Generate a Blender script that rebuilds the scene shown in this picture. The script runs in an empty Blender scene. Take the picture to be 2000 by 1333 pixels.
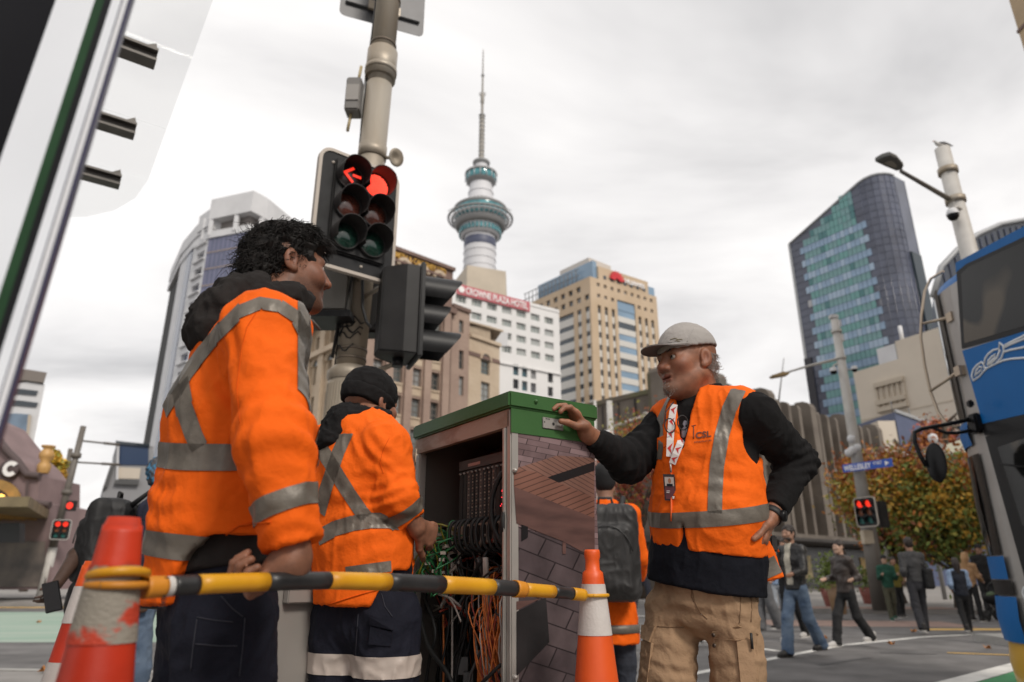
import bpy,bmesh,math,random
import numpy as np
from mathutils import Vector,Matrix
from mathutils.bvhtree import BVHTree
R=math.radians
random.seed(7)
sc=bpy.context.scene
col=sc.collection
F=24.0;FPX=2000*F/36.0;PITCH=R(18.86);CZ=1.0
cd=bpy.data.cameras.new('camera');cam=bpy.data.objects.new('camera',cd);col.objects.link(cam)
cam.location=(0,0,CZ);cam.rotation_euler=(R(90)+PITCH,0,0)
cd.lens=F;cd.sensor_width=36;cd.clip_start=0.05;cd.clip_end=3000
cd.dof.use_dof=True;cd.dof.focus_distance=1.95;cd.dof.aperture_fstop=3.0
sc.camera=cam
SUN_EL,SUN_AZ=42,145
w=bpy.data.worlds.new('World');sc.world=w;w.use_nodes=True
nt=w.node_tree;N=nt.nodes;Lk=nt.links
bgn=N['Background']
sky=N.new('ShaderNodeTexSky');sky.sky_type='NISHITA';sky.sun_disc=False
sky.sun_elevation=R(SUN_EL);sky.sun_rotation=R(SUN_AZ);sky.air_density=1.0;sky.dust_density=4.0
tc=N.new('ShaderNodeTexCoord')
sep=N.new('ShaderNodeSeparateXYZ');Lk.new(tc.outputs['Generated'],sep.inputs[0])
zz=N.new('ShaderNodeMath');zz.operation='MAXIMUM';zz.inputs[1].default_value=0.0;Lk.new(sep.outputs['Z'],zz.inputs[0])
za=N.new('ShaderNodeMath');za.operation='ADD';za.inputs[1].default_value=0.25;Lk.new(zz.outputs[0],za.inputs[0])
dv=N.new('ShaderNodeVectorMath');dv.operation='DIVIDE';Lk.new(tc.outputs['Generated'],dv.inputs[0]);Lk.new(za.outputs[0],dv.inputs[1])
n1=N.new('ShaderNodeTexNoise');n1.inputs['Scale'].default_value=1.15;n1.inputs['Detail'].default_value=6;n1.inputs['Roughness'].default_value=0.52
n1.inputs['Distortion'].default_value=0.35
mpw=N.new('ShaderNodeMapping');mpw.inputs['Location'].default_value=(3.3,1.7,0.4);mpw.inputs['Scale'].default_value=(0.8,1.25,1)
Lk.new(dv.outputs[0],mpw.inputs[0]);Lk.new(mpw.outputs[0],n1.inputs['Vector'])
rp=N.new('ShaderNodeValToRGB');Lk.new(n1.outputs['Fac'],rp.inputs[0])
e=rp.color_ramp.elements
e[0].position=0.37;e[0].color=(5.5,5.4,5.4,1);e[1].position=0.62;e[1].color=(9.8,9.55,9.35,1)
m2=e.new(0.5);m2.color=(8.2,8.0,7.9,1)
mx=N.new('ShaderNodeMix');mx.data_type='RGBA';mx.inputs['Factor'].default_value=0.93
Lk.new(sky.outputs[0],mx.inputs['A']);Lk.new(rp.outputs[0],mx.inputs['B'])
Lk.new(mx.outputs['Result'],bgn.inputs['Color']);bgn.inputs['Strength'].default_value=0.085
sl=bpy.data.lights.new('sun','SUN');so=bpy.data.objects.new('sun',sl);col.objects.link(so)
sl.energy=1.5;sl.angle=R(14);sl.color=(1.0,0.93,0.84)
so.rotation_euler=(R(90-SUN_EL),0,R(180-SUN_AZ));so.location=(0,0,60)
vs=sc.view_settings;vs.view_transform='Standard';vs.look='None';vs.exposure=0.45;vs.gamma=1.0;vs.use_curve_mapping=False
sc.cycles.use_denoising=True
sc.cycles.max_bounces=6;sc.cycles.transparent_max_bounces=12
sc.cycles.caustics_reflective=False;sc.cycles.caustics_refractive=False
CP,SP=math.cos(PITCH),math.sin(PITCH)
def ray(x,y):
 u,v=(x-1000)/FPX,(666.5-y)/FPX
 return Vector((u,CP-v*SP,SP+v*CP))
def P(x,y,Y):
 r=ray(x,y);return Vector((0,0,CZ))+r*(Y/r.y)
def PZ(x,y,z):
 r=ray(x,y);return Vector((0,0,CZ))+r*((z-CZ)/r.z)
def SZ(px,p):
 return px/FPX*(p[1]*CP+(p[2]-CZ)*SP)
V=Vector
ROAD=-0.13
MATS={}
def mat(name,c,rough=0.6,metal=0.0,var=0.0,scale=6.0,bump=0.0,bscale=40.0,c2=None,spec=None,emit=None,estr=1.0,trans=0.0,alpha=1.0,sheen=0.0,coords='Object',stretch=(1,1,1),detail=4.0,lo=0.35,hi=0.65,coat=0.0,rvar=0.0):
 if name in MATS:return MATS[name]
 m=bpy.data.materials.new(name);m.use_nodes=True;MATS[name]=m
 n=m.node_tree.nodes;l=m.node_tree.links;b=n['Principled BSDF']
 b.inputs['Base Color'].default_value=(*c,1);b.inputs['Roughness'].default_value=rough;b.inputs['Metallic'].default_value=metal
 if spec is not None:b.inputs['Specular IOR Level'].default_value=spec
 if trans:b.inputs['Transmission Weight'].default_value=trans
 if alpha<1:b.inputs['Alpha'].default_value=alpha
 if sheen:b.inputs['Sheen Weight'].default_value=sheen;b.inputs['Sheen Roughness'].default_value=0.5
 if coat:b.inputs['Coat Weight'].default_value=coat;b.inputs['Coat Roughness'].default_value=0.08
 if emit:b.inputs['Emission Color'].default_value=(*emit,1);b.inputs['Emission Strength'].default_value=estr
 if var or bump or c2 or rvar:
  t=n.new('ShaderNodeTexCoord');mp=n.new('ShaderNodeMapping');mp.inputs['Scale'].default_value=stretch
  l.new(t.outputs[coords],mp.inputs[0])
 if var or c2 or rvar:
  no=n.new('ShaderNodeTexNoise');no.inputs['Scale'].default_value=scale;no.inputs['Detail'].default_value=detail
  l.new(mp.outputs[0],no.inputs['Vector'])
  r=n.new('ShaderNodeMapRange');r.inputs['From Min'].default_value=lo;r.inputs['From Max'].default_value=hi
  l.new(no.outputs['Fac'],r.inputs['Value'])
  x=n.new('ShaderNodeMix');x.data_type='RGBA';l.new(r.outputs[0],x.inputs['Factor'])
  if c2 is None:
   x.inputs['A'].default_value=(*[v*(1-var)for v in c],1);x.inputs['B'].default_value=(*[min(1,v*(1+var))for v in c],1)
  else:
   x.inputs['A'].default_value=(*c,1);x.inputs['B'].default_value=(*c2,1)
  l.new(x.outputs['Result'],b.inputs['Base Color'])
  if rvar:
   q=n.new('ShaderNodeMapRange');q.inputs['To Min'].default_value=max(0,rough-rvar);q.inputs['To Max'].default_value=min(1,rough+rvar)
   l.new(no.outputs['Fac'],q.inputs['Value']);l.new(q.outputs[0],b.inputs['Roughness'])
 if bump:
  nb=n.new('ShaderNodeTexNoise');nb.inputs['Scale'].default_value=bscale;nb.inputs['Detail'].default_value=5
  l.new(mp.outputs[0],nb.inputs['Vector'])
  bp=n.new('ShaderNodeBump');bp.inputs['Strength'].default_value=bump;bp.inputs['Distance'].default_value=0.5/bscale
  l.new(nb.outputs['Fac'],bp.inputs['Height']);l.new(bp.outputs[0],b.inputs['Normal'])
 return m
def tag(o,label=None,cat=None,group=None,kind=None):
 if label:o['label']=label
 if cat:o['category']=cat
 if group:o['group']=group
 if kind:o['kind']=kind
 return o
def thing(name,loc,label,cat,group=None):
 o=bpy.data.objects.new(name,None);o.location=loc;o.empty_display_size=0.2;col.objects.link(o)
 return tag(o,label,cat,group)
def wloc(o):
 v=V((0,0,0))
 while o is not None:v=v+o.location;o=o.parent
 return v
def mesh_obj(name,me,parent=None,loc=(0,0,0)):
 o=bpy.data.objects.new(name,me);col.objects.link(o);o.parent=parent;o.location=loc
 return o
class MB:
 """collects geometry in world coordinates"""
 def __init__(s):s.v=[];s.f=[];s.m=[];s.mats=[];s.cur=0;s.sm=[];s.smooth=False
 def use(s,m):
  if m not in s.mats:s.mats.append(m)
  s.cur=s.mats.index(m);return s
 def add(s,vs,fs,smooth=None):
  o=len(s.v);s.v+=[tuple(p)for p in vs]
  sm=s.smooth if smooth is None else smooth
  for f in fs:s.f.append([i+o for i in f]);s.m.append(s.cur);s.sm.append(sm)
  return s
 def quad(s,a,b,c,d):return s.add([a,b,c,d],[(0,1,2,3)])
 def poly(s,pts):return s.add(pts,[tuple(range(len(pts)))])
 def box(s,lo,hi,M=None):
  vs=[V((x,y,z))for z in(lo[2],hi[2])for y in(lo[1],hi[1])for x in(lo[0],hi[0])]
  if M is not None:vs=[M@p for p in vs]
  return s.add(vs,[(0,2,3,1),(4,5,7,6),(0,1,5,4),(2,6,7,3),(0,4,6,2),(1,3,7,5)],False)
 def cbox(s,c,sx,sy,sz,M=None):
  return s.box((c[0]-sx/2,c[1]-sy/2,c[2]-sz/2),(c[0]+sx/2,c[1]+sy/2,c[2]+sz/2),M)
 def prism(s,pts,z0,z1):
  n=len(pts);vs=[(p[0],p[1],z0)for p in pts]+[(p[0],p[1],z1)for p in pts]
  return s.add(vs,[tuple(reversed(range(n))),tuple(range(n,2*n))]+[(i,(i+1)%n,n+(i+1)%n,n+i)for i in range(n)],False)
 def extr(s,pts,d):
  n=len(pts);d=V(d);vs=[V(p)for p in pts]+[V(p)+d for p in pts]
  return s.add(vs,[tuple(reversed(range(n))),tuple(range(n,2*n))]+[(i,(i+1)%n,n+(i+1)%n,n+i)for i in range(n)],False)
 def tube(s,pts,r,n=8,caps=True,smooth=True):
  pts=[V(p)for p in pts];rs=r if isinstance(r,(list,tuple))else[r]*len(pts)
  vs=[];up=None
  for i,p in enumerate(pts):
   t=(pts[min(i+1,len(pts)-1)]-pts[max(i-1,0)]).normalized()
   if up is None:
    up=V((0,0,1))if abs(t.z)<0.9 else V((1,0,0))
   a=t.cross(up)
   if a.length<1e-5:a=t.orthogonal()
   a.normalize();b=a.cross(t).normalized();up=b
   for k in range(n):
    q=2*math.pi*k/n;vs.append(p+(a*math.cos(q)+b*math.sin(q))*rs[i])
  fs=[(i*n+k,i*n+(k+1)%n,(i+1)*n+(k+1)%n,(i+1)*n+k)for i in range(len(pts)-1)for k in range(n)]
  s.add(vs,fs,smooth)
  if caps:
   o=len(s.v)-len(vs)
   for ring in(list(reversed(range(n))),list(range(len(vs)-n,len(vs)))):
    s.f.append([o+i for i in ring]);s.m.append(s.cur);s.sm.append(False)
  return s
 def lathe(s,prof,c=(0,0,0),n=32,M=None,smooth=True,a0=0.0,a1=2*math.pi):
  full=abs(a1-a0-2*math.pi)<1e-6;m=n if full else n+1
  vs=[]
  for(r,z)in prof:
   for k in range(m):
    q=a0+(a1-a0)*k/n;p=V((r*math.cos(q),r*math.sin(q),z))
    vs.append((M@p if M is not None else p)+V(c))
  fs=[]
  for i in range(len(prof)-1):
   for k in range(n):
    k2=(k+1)%m
    fs.append((i*m+k,i*m+k2,(i+1)*m+k2,(i+1)*m+k))
  return s.add(vs,fs,smooth)
 def build(s,name,m=None,parent=None,origin=None,bevel=0):
  me=bpy.data.meshes.new(name)
  base=wloc(parent)if parent is not None else V((0,0,0))
  o=V(origin)if origin is not None else base
  me.from_pydata([(p[0]-o.x,p[1]-o.y,p[2]-o.z)for p in s.v],[],s.f)
  ms=s.mats if s.mats else[m]
  for q in ms:me.materials.append(q)
  if s.mats:me.polygons.foreach_set('material_index',s.m)
  me.polygons.foreach_set('use_smooth',s.sm)
  me.update()
  ob=mesh_obj(name,me,parent,o-base if origin is not None else(0,0,0))
  if bevel:
   bm=bmesh.new();bm.from_mesh(me)
   ed=[q for q in bm.edges if len(q.link_faces)==2 and q.calc_face_angle(0)>0.6]
   bmesh.ops.bevel(bm,geom=ed,offset=bevel,segments=2,affect='EDGES',clamp_overlap=True)
   bm.to_mesh(me);bm.free()
  return ob
def frame(axis,up=(0,0,1)):
 z=V(axis).normalized();x=V(up).cross(z)
 if x.length<1e-4:x=V((1,0,0)).cross(z)
 x.normalize();y=z.cross(x)
 return Matrix((x,y,z)).transposed()
def pane_obj(name,me,parent,loc,rz):
 o=bpy.data.objects.new(name,me);col.objects.link(o);o.parent=parent;o.location=loc;o.rotation_euler=(0,0,rz);return o
def text_mesh(s,size,extrude=0.0,bold=0.0,align='LEFT',spacing=1.0):
 c=bpy.data.curves.new('t','FONT');c.body=s;c.size=size;c.extrude=extrude;c.offset=bold;c.align_x=align
 c.space_character=spacing;c.resolution_u=3
 o=bpy.data.objects.new('t',c);col.objects.link(o)
 dg=bpy.context.evaluated_depsgraph_get();me=bpy.data.meshes.new_from_object(o.evaluated_get(dg))
 bpy.data.objects.remove(o);bpy.data.curves.remove(c)
 return me
def text_obj(name,s,size,m,parent,origin,xdir,ydir,extrude=0.004,bold=0.0,align='LEFT',spacing=1.0,fit=None):
 me=text_mesh(s,size,extrude,bold,align,spacing)
 if fit:
  xs=[v.co.x for v in me.vertices];me.transform(Matrix.Diagonal((fit/(max(xs)-min(xs)),1,1,1)))
 x=V(xdir).normalized();y=V(ydir).normalized();z=x.cross(y)
 M3=Matrix((x,y,z)).transposed().to_4x4();me.transform(M3)
 me.materials.clear();me.materials.append(m)
 base=wloc(parent)if parent else V((0,0,0))
 return mesh_obj(name,me,parent,V(origin)-base)
# ================================================================== ground and streets
asphalt=mat('asphalt',(0.125,0.12,0.118),0.85,var=0.3,scale=1.6,detail=10,bump=0.5,bscale=160,c2=None)
asphalt2=mat('asphalt_patch',(0.075,0.072,0.072),0.85,var=0.2,scale=2.0,bump=0.5,bscale=160)
paving=mat('paving_concrete',(0.27,0.255,0.24),0.8,var=0.12,scale=1.7,bump=0.25,bscale=60)
kerbm=mat('kerb_stone',(0.36,0.35,0.33),0.8,var=0.12,scale=4,bump=0.3,bscale=50)
white_paint=mat('road_white',(0.62,0.61,0.58),0.7,var=0.14,scale=5,lo=0.3,hi=0.6)
yellow_paint=mat('road_yellow',(0.68,0.42,0.10),0.7,var=0.15,scale=4)
green_paint=mat('bike_lane_green',(0.24,0.34,0.27),0.8,c2=(0.31,0.38,0.32),scale=0.9,stretch=(0.35,1.5,1))
green_fresh=mat('bike_lane_green_fresh',(0.05,0.25,0.10),0.75,var=0.15,scale=3)
red_tile=mat('red_tactile',(0.27,0.185,0.155),0.8,var=0.12,scale=3)
g=MB();g.quad((-900,-300,ROAD-.02),(900,-300,ROAD-.02),(900,1500,ROAD-.02),(-900,1500,ROAD-.02))
tag(g.build('ground',asphalt),kind='structure')
g=MB();g.quad((-60,3,ROAD),(90,3,ROAD),(90,60,ROAD),(-60,60,ROAD));tag(g.build('road',asphalt),kind='structure')
def slab(name,pts,z0,z1,m,kind='structure'):
 b=MB();b.prism([(p[0],p[1])for p in pts],z0,z1);return tag(b.build(name,m),kind=kind)
near=[(-30,-6),(4.1,-6),(4.1,4.6),(3.2,6.0),(1.6,6.9),(-1.5,7.7),(-6,8.25),(-30,8.6)]
slab('pavement',near,ROAD-.01,0.0,paving)
kp=near[1:]
kb=MB()
for a,b in zip(kp[:-1],kp[1:]):
 a,b=V((*a,0)),V((*b,0));d=(b-a).normalized();n=d.cross(V((0,0,1)))
 kb.extr([a,b,b+n*.15,a+n*.15],(0,0,0.012));kb.extr([a+V((0,0,-.14)),b+V((0,0,-.14)),b+n*.15+V((0,0,-.14)),a+n*.15+V((0,0,-.14))],(0,0,.1385))
tag(kb.build('kerb',kerbm),kind='structure')
slab('pavement',[(-80,27),(-3,27),(3,31),(3,53),(-80,53)],ROAD-.01,0.0,paving)
slab('pavement',[(7.5,22.5),(60,15.5),(80,60),(40,68),(13,46),(7,54),(4.5,54),(4.5,30)],ROAD-.01,0.0,paving)
def strip(name,pts,m,z=.004):
 b=MB();b.poly([V((p[0],p[1],ROAD+z))for p in pts]);return tag(b.build(name,m),kind='structure')
strip('cycle_lane',[(-60,13.0),(-2.2,13.0),(-2.8,23.0),(-60,23.4)],green_paint)
strip('tactile_line',[(-60,25.9),(-6,25.9),(-6,26.55),(-60,26.55)],yellow_paint)
def gline(pa,pb,wd,m,name='lane_line',z=.004):
 a=PZ(*pa,ROAD);b=PZ(*pb,ROAD);d=(b-a).normalized();n=V((-d.y,d.x,0))*wd/2
 return strip(name,[a-n,b-n,b+n,a+n],m,z)
gline((1180,1350),(1640,1262),.13,white_paint);gline((1636,1262),(1800,1245),.13,white_paint);gline((1800,1245),(1900,1240),.13,white_paint)
gline((1140,1217),(1520,1273),.14,white_paint,z=.007)
gline((1150,1206),(1300,1203),.3,white_paint);gline((1800,1230),(2060,1230),.45,yellow_paint,'tactile_line')
gline((1850,1276),(1985,1281),.10,yellow_paint,z=.007);gline((1600,1300),(1700,1285),.10,asphalt2,'tar_seam')
gline((1720,1276),(1830,1279),.06,asphalt2,'tar_seam',.009)
q0=[PZ(x,y,ROAD)for x,y in((1765,1350),(1990,1292),(2100,1272),(2100,1282),(2003,1305),(1850,1350))]
strip('lane_line',q0,white_paint,.005)
strip('cycle_lane',[PZ(x,y,ROAD)for x,y in((1850,1352),(2003,1306),(2100,1283),(2300,1400),(1900,1420))],green_fresh,.006)
strip('tactile_paving',[(6,17.0),(10.5,16.5),(10.8,18.6),(6.2,19.2)],red_tile,.006)
strip('tactile_paving',[(8,22.6),(13.5,21.8),(13.6,23.2),(8.2,24)],red_tile,.142)
rl=random.Random(3)
leafm=mat('fallen_leaf',(0.42,0.17,0.04),0.7,var=0.3,scale=30)
for(x,y)in[(1930,1270),(1785,1237),(1610,1250),(85,1316),(75,1218),(1742,1262)]:
 c=PZ(x,y,0 if y>1308 else ROAD);b=MB();s=.065
 a=rl.random()*6;pts=[]
 for k in range(10):
  q=a+k*math.pi/5;r=s*(1 if k%2==0 else.55);pts.append(c+V((r*math.cos(q),r*math.sin(q),.022+.03*(k%3))))
 b.add(pts+[c+V((0,0,.02))],[(k,(k+1)%10,10)for k in range(10)])
 tag(b.build('fallen_leaf',leafm),{1930:'brown fallen leaf on the asphalt beside the blue bus',1785:'fallen leaf on the road by the man in grey jacket',1610:'fallen leaf on the road between the bearded man and the woman',85:'fallen leaf at the kerb by the left cones',75:'fallen leaf on the green cycle lane',1742:'fallen leaf on the white road line'}[x],'leaf','leaves on the road')
# ================================================================== facade tools
def uvz(A,B,x,y):
 """picture point on the vertical plane through A,B -> (distance along, height)"""
 d=V((B[0]-A[0],B[1]-A[1],0));d.normalize();n=V((d.y,-d.x,0));r=ray(x,y);o=V((0,0,CZ))
 t=(V((A[0],A[1],0))-o).dot(n)/r.dot(n);p=o+r*t
 return((p-V((A[0],A[1],0))).dot(d),p.z)
_wc={}
rv_=random.Random(12)
def variants(g):
 c=g.node_tree.nodes['Principled BSDF'].inputs['Base Color'].default_value;n=g.name;r=g.node_tree.nodes['Principled BSDF'].inputs['Roughness'].default_value
 return[g,g,mat(n+'_dim',tuple(v*.55 for v in c[:3]),r),mat(n+'_sky',tuple(min(.8,v*1.5+.05)for v in c[:3]),r),mat(n+'_blind',tuple(min(.6,v*.6+.22)for v in c[:3]),.5)]
def window_mesh(key,w,h,nx,ny,glass,framem,fr,curtain=None):
 vi=rv_.randrange(5);k=(key,round(w,2),round(h,2),nx,ny,vi)
 if k not in _wc:glass=variants(glass)[vi]
 if k in _wc:return _wc[k]
 b=MB();b.use(glass);b.box((-w/2,.0,-h/2),(w/2,.03,h/2))
 if curtain:
  b.use(curtain);b.quad((-w/2+fr,-.004,-h/2+fr),(-w*.12,-.004,-h/2+fr),(-w*.12,-.004,h/2-fr),(-w/2+fr,-.004,h/2-fr))
 if framem:
  b.use(framem);t=.05
  for s in(-1,1):
   b.box((s*(w/2-fr/2)-fr/2,-t,-h/2),(s*(w/2-fr/2)+fr/2,-.001,h/2))
   b.box((-w/2+fr,-t+.002,s*(h/2-fr/2)-fr/2),(w/2-fr,-.001,s*(h/2-fr/2)+fr/2))
  for i in range(1,nx):
   x=-w/2+w*i/nx;b.box((x-fr/2,-t+.004,-h/2+fr),(x+fr/2,-.001,h/2-fr))
  for i in range(1,ny):
   z=-h/2+h*i/ny;b.box((-w/2+fr,-t+.006,z-fr/2),(w/2-fr,-.001,z+fr/2))
 me=bpy.data.meshes.new('window');me.from_pydata(b.v,[],b.f)
 for q in b.mats:me.materials.append(q)
 me.polygons.foreach_set('material_index',b.m);me.update();_wc[k]=me
 return me
def facade(parent,A,B,z0,z1,wins,wallm,depth=.3,name='wall',wname='window'):
 """wall between A and B with real openings; wins = (u, z, w, h, (mesh args)) centred; returns wall"""
 A=V((A[0],A[1],0));B=V((B[0],B[1],0));L=(B-A).length;d=(B-A)/L;n=d.cross(V((0,0,1)))
 rects=[]
 for wi in wins:
  u,z,ww,hh=wi[:4]
  r=(max(.02,u-ww/2),min(L-.02,u+ww/2),max(z0+.02,z-hh/2),min(z1-.02,z+hh/2))
  if r[1]-r[0]>.05 and r[3]-r[2]>.05:rects.append((r,wi))
 us=sorted(set([0,L]+[round(q,3)for r,_ in rects for q in r[:2]]));zs=sorted(set([z0,z1]+[round(q,3)for r,_ in rects for q in r[2:]]))
 occ=np.zeros((len(us),len(zs)),bool)
 for r,_ in rects:
  i0,i1=us.index(round(r[0],3)),us.index(round(r[1],3));j0,j1=zs.index(round(r[2],3)),zs.index(round(r[3],3));occ[i0:i1,j0:j1]=True
 b=MB();W=lambda u,z,k=0:A+d*u-n*k+V((0,0,z))
 for i in range(len(us)-1):
  j=0
  while j<len(zs)-1:
   if occ[i,j]:j+=1;continue
   j2=j
   while j2+1<len(zs)-1 and not occ[i,j2+1]:j2+=1
   b.quad(W(us[i],zs[j]),W(us[i+1],zs[j]),W(us[i+1],zs[j2+1]),W(us[i],zs[j2+1]));j=j2+1
 for r,_ in rects:
  a0,a1,c0,c1=r;k=depth
  b.quad(W(a0,c0),W(a0,c1),W(a0,c1,k),W(a0,c0,k));b.quad(W(a1,c1),W(a1,c0),W(a1,c0,k),W(a1,c1,k))
  b.quad(W(a1,c0),W(a0,c0),W(a0,c0,k),W(a1,c0,k));b.quad(W(a0,c1),W(a1,c1),W(a1,c1,k),W(a0,c1,k))
 wall=b.build(name,wallm,parent)
 base=wloc(parent);rz=math.atan2(d.y,d.x)
 for r,wi in rects:
  a0,a1,c0,c1=r;style=wi[4]
  if style is None:continue
  me=window_mesh(style[0],a1-a0,c1-c0,*style[1:])
  pane_obj(wname,me,parent,W((a0+a1)/2,(c0+c1)/2,depth*.8)-base,rz)
 return wall
def mass(parent,pts,z0,z1,m,name='building_core',inset=.7,roof=None):
 c=sum((V((p[0],p[1],0))for p in pts),V((0,0,0)))/len(pts);q=[]
 for p in pts:
  v=V((p[0],p[1],0))-c;q.append(c+v*(1-inset*1.5/v.length))
 b=MB();b.prism([(p.x,p.y)for p in q],z0,z1);return b.build(name,m,parent)
def ledge(parent,A,B,z0,z1,out,m,name='cornice',back=.0,ext=0.0):
 A=V((A[0],A[1],0));B=V((B[0],B[1],0));d=(B-A).normalized();n=d.cross(V((0,0,1)))
 a=A-d*ext;c=B+d*ext
 b=MB();b.prism([(p.x,p.y)for p in(a+n*out,c+n*out,c-n*back,a-n*back)],z0,z1);return b.build(name,m,parent)
def xy(p):return(p[0],p[1])
glass_dk=mat('glass_dark',(0.03,0.04,0.05),0.08,spec=0.8)
glass_gr=mat('glass_greenish',(0.10,0.13,0.13),0.12,spec=0.8)
curtain=mat('window_curtain',(0.36,0.38,0.36),0.8)
roof_grey=mat('roof_grey',(0.2,0.2,0.2),0.8)
core_dk=mat('interior_dark',(0.05,0.05,0.05),0.9)
# ================================================================== white tower with blue glazing (left)
wt_white=mat('tower_white',(0.62,0.62,0.63),0.6,var=.05,scale=.3)
wt_glass=mat('tower_purple_glass',(0.13,0.135,0.22),0.15,var=.12,scale=.25,spec=.7)
wt_band=mat('tower_tan_band',(0.30,0.23,0.18),0.5)
wt_navy=mat('tower_navy_glass',(0.07,0.09,0.15),0.15,spec=.7)
pl=[(P(x,430,Y).x,Y)for x,Y in((352,140),(368,126),(389,119),(414,115),(490,112),(506,113.5),(520,115),(592,126),(592,142))]
zt=PZ(517,384,0);ZT=CZ+113.5*ray(517,384).z/ray(517,384).y
T=thing('office_tower',(pl[4][0],pl[4][1],0),'tall white octagonal tower with purple-blue glazing behind the left worker','building')
mass(T,pl,0,ZT-7,core_dk,inset=.8)
zg=ZT-8.2
fl=3.35
facade(T,pl[1],pl[2],0,ZT-3,[],wt_white,name='ribbed_wall')
LA=(V(pl[2])-V(pl[1])).length
b=MB();A3=V((*pl[1],0));d3=(V((*pl[2],0))-A3).normalized();n3=d3.cross(V((0,0,1)))
pA=A3+d3*LA*.55+n3*.12;pB=A3+d3*LA*.93+n3*.12
b.extr([pA+V((0,0,1)),pB+V((0,0,1)),pB+V((0,0,zg)),pA+V((0,0,zg))],n3*-.11);b.build('glazing_strip',wt_navy,T)
LB=(V(pl[3])-V(pl[2])).length
facade(T,pl[2],pl[3],0,ZT-1.2,[(LB*.56,zg+4-k*fl,LB*.52,1.7,('wt',1,1,wt_navy,None,.1))for k in range(20)],wt_white,1.0)
for k in range(20):
 ledge(T,V(pl[2]).lerp(V(pl[3]),.2),V(pl[2]).lerp(V(pl[3]),.92),zg+2.75-k*fl,zg+2.95-k*fl,.5,wt_white,'balcony_ledge')
for(i,j,nc)in((3,4,9),(4,5,2)):
 L=(V(pl[j])-V(pl[i])).length
 for k in range(18):
  z1=zg-k*fl;b=MB();A=V((*pl[i],0));B=V((*pl[j],0));d=(B-A).normalized();n=d.cross(V((0,0,1)))
  b.extr([A+V((0,0,z1-fl+.75)),B+V((0,0,z1-fl+.75)),B+V((0,0,z1)),A+V((0,0,z1))],n*-.2);b.build('window',wt_glass,T)
  ledge(T,pl[i],pl[j],z1-fl+.02,z1-fl+.74,.04,wt_glass,'spandrel',.2)
  ledge(T,pl[i],pl[j],z1-fl+.3,z1-fl+.5,.09,wt_band,'tan_band',-.045)
 for c in range(1,nc):
  p=V(pl[i]).lerp(V(pl[j]),c/nc);b=MB();b.cbox((p.x,p.y,zg/2),.12,.12,zg);b.build('mullion',wt_navy,T)
facade(T,pl[5],pl[6],0,ZT,[],wt_white,name='pier')
L=(V(pl[7])-V(pl[6])).length
facade(T,pl[6],pl[7],0,ZT-6.5,[(L*.5,zg-1-k*fl,L*.8,1.6,('wt2',4,1,wt_navy,wt_white,.12))for k in range(18)],wt_white,.5)
def offs(pts,o):
 c=V((sum(p[0]for p in pts)/len(pts),sum(p[1]for p in pts)/len(pts)));return[(p[0]+(p[0]-c.x)/(V(p)-c).length*o,p[1]+(p[1]-c.y)/(V(p)-c).length*o)for p in pts]
b=MB();b.prism(offs(pl[3:],.6),ZT-4.3,ZT);b.build('crown_band',wt_white,T)
b=MB();b.prism(offs(pl,.3),zg,zg+1.4);b.build('crown_band',wt_white,T)
b=MB();b.prism(offs(pl[:4]+pl[7:],.3),ZT-6.0,ZT-3.2);b.build('crown_band',wt_white,T)
b=MB();b.prism(offs(pl,-1.4),zg+1.4,ZT-4.2);b.build('loggia_wall',mat('loggia',(.22,.2,.19),.8),T)
for(i,t)in((3,.02),(4,-.35),(5,.4),(3,-.4)):
 p=V(pl[i]).lerp(V(pl[(i+1)]),max(0,t))if t>=0 else V(pl[i]).lerp(V(pl[i-1]if i>3 else pl[2]),-t)
 b=MB();b.cbox((p.x,p.y,ZT-5.4),.8,.8,4.4);b.build('crown_post',wt_white,T)
b=MB();b.tube([(pl[4][0]-5,120,ZT),(pl[4][0]-5,120,ZT+4)],.12,5);b.build('antenna',roof_grey,T)
# ================================================================== observation tower
st_white=mat('skytower_white',(0.60,0.60,0.62),0.6,var=.05,scale=.1)
st_grey=mat('skytower_grey',(0.26,0.26,0.26),0.6);st_mast=mat('skytower_mast',(0.30,0.28,0.25),0.6,var=.15,scale=.5)
st_teal=mat('skytower_teal_glass',(0.05,0.22,0.25),0.08,var=.3,scale=.4,spec=.8)
st_navy=mat('skytower_navy',(0.07,0.08,0.13),0.5);st_beige=mat('plinth_beige',(0.50,0.43,0.34),0.7,var=.06,scale=.2)
DT=260.0;TX=P(937,500,DT).x
def tz(y):r=ray(937,y);return CZ+DT*r.z/r.y
def tr(px,y):return px/FPX*(DT*CP+(tz(y)-CZ)*SP)
S=thing('observation_tower',(TX,DT,0),'tall white tower with round teal-windowed pod and grey mast','tower')
def lat(name,prof,m,n=40,smooth=True):
 b=MB();b.lathe([(tr(r,y),tz(y))for r,y in prof],(TX,DT,0),n,smooth=smooth);return b.build(name,m,S)
lat('shaft',[(31,900),(31.5,540),(31,487)],st_white);lat('shaft',[(31,471.5),(30,455),(33,445)],st_white)
for yb in(497,512,526):lat('shaft_ring',[(31.2,yb+.6),(32.2,yb+.5),(32.2,yb-.5),(31.2,yb-.6)],st_white)
lat('dark_band',[(31.2,487),(31.6,486),(31.6,472),(31.2,471.5)],st_navy)
lat('lower_window_band',[(33,466),(38.5,463),(41,450),(38,446)],st_white)
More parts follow.
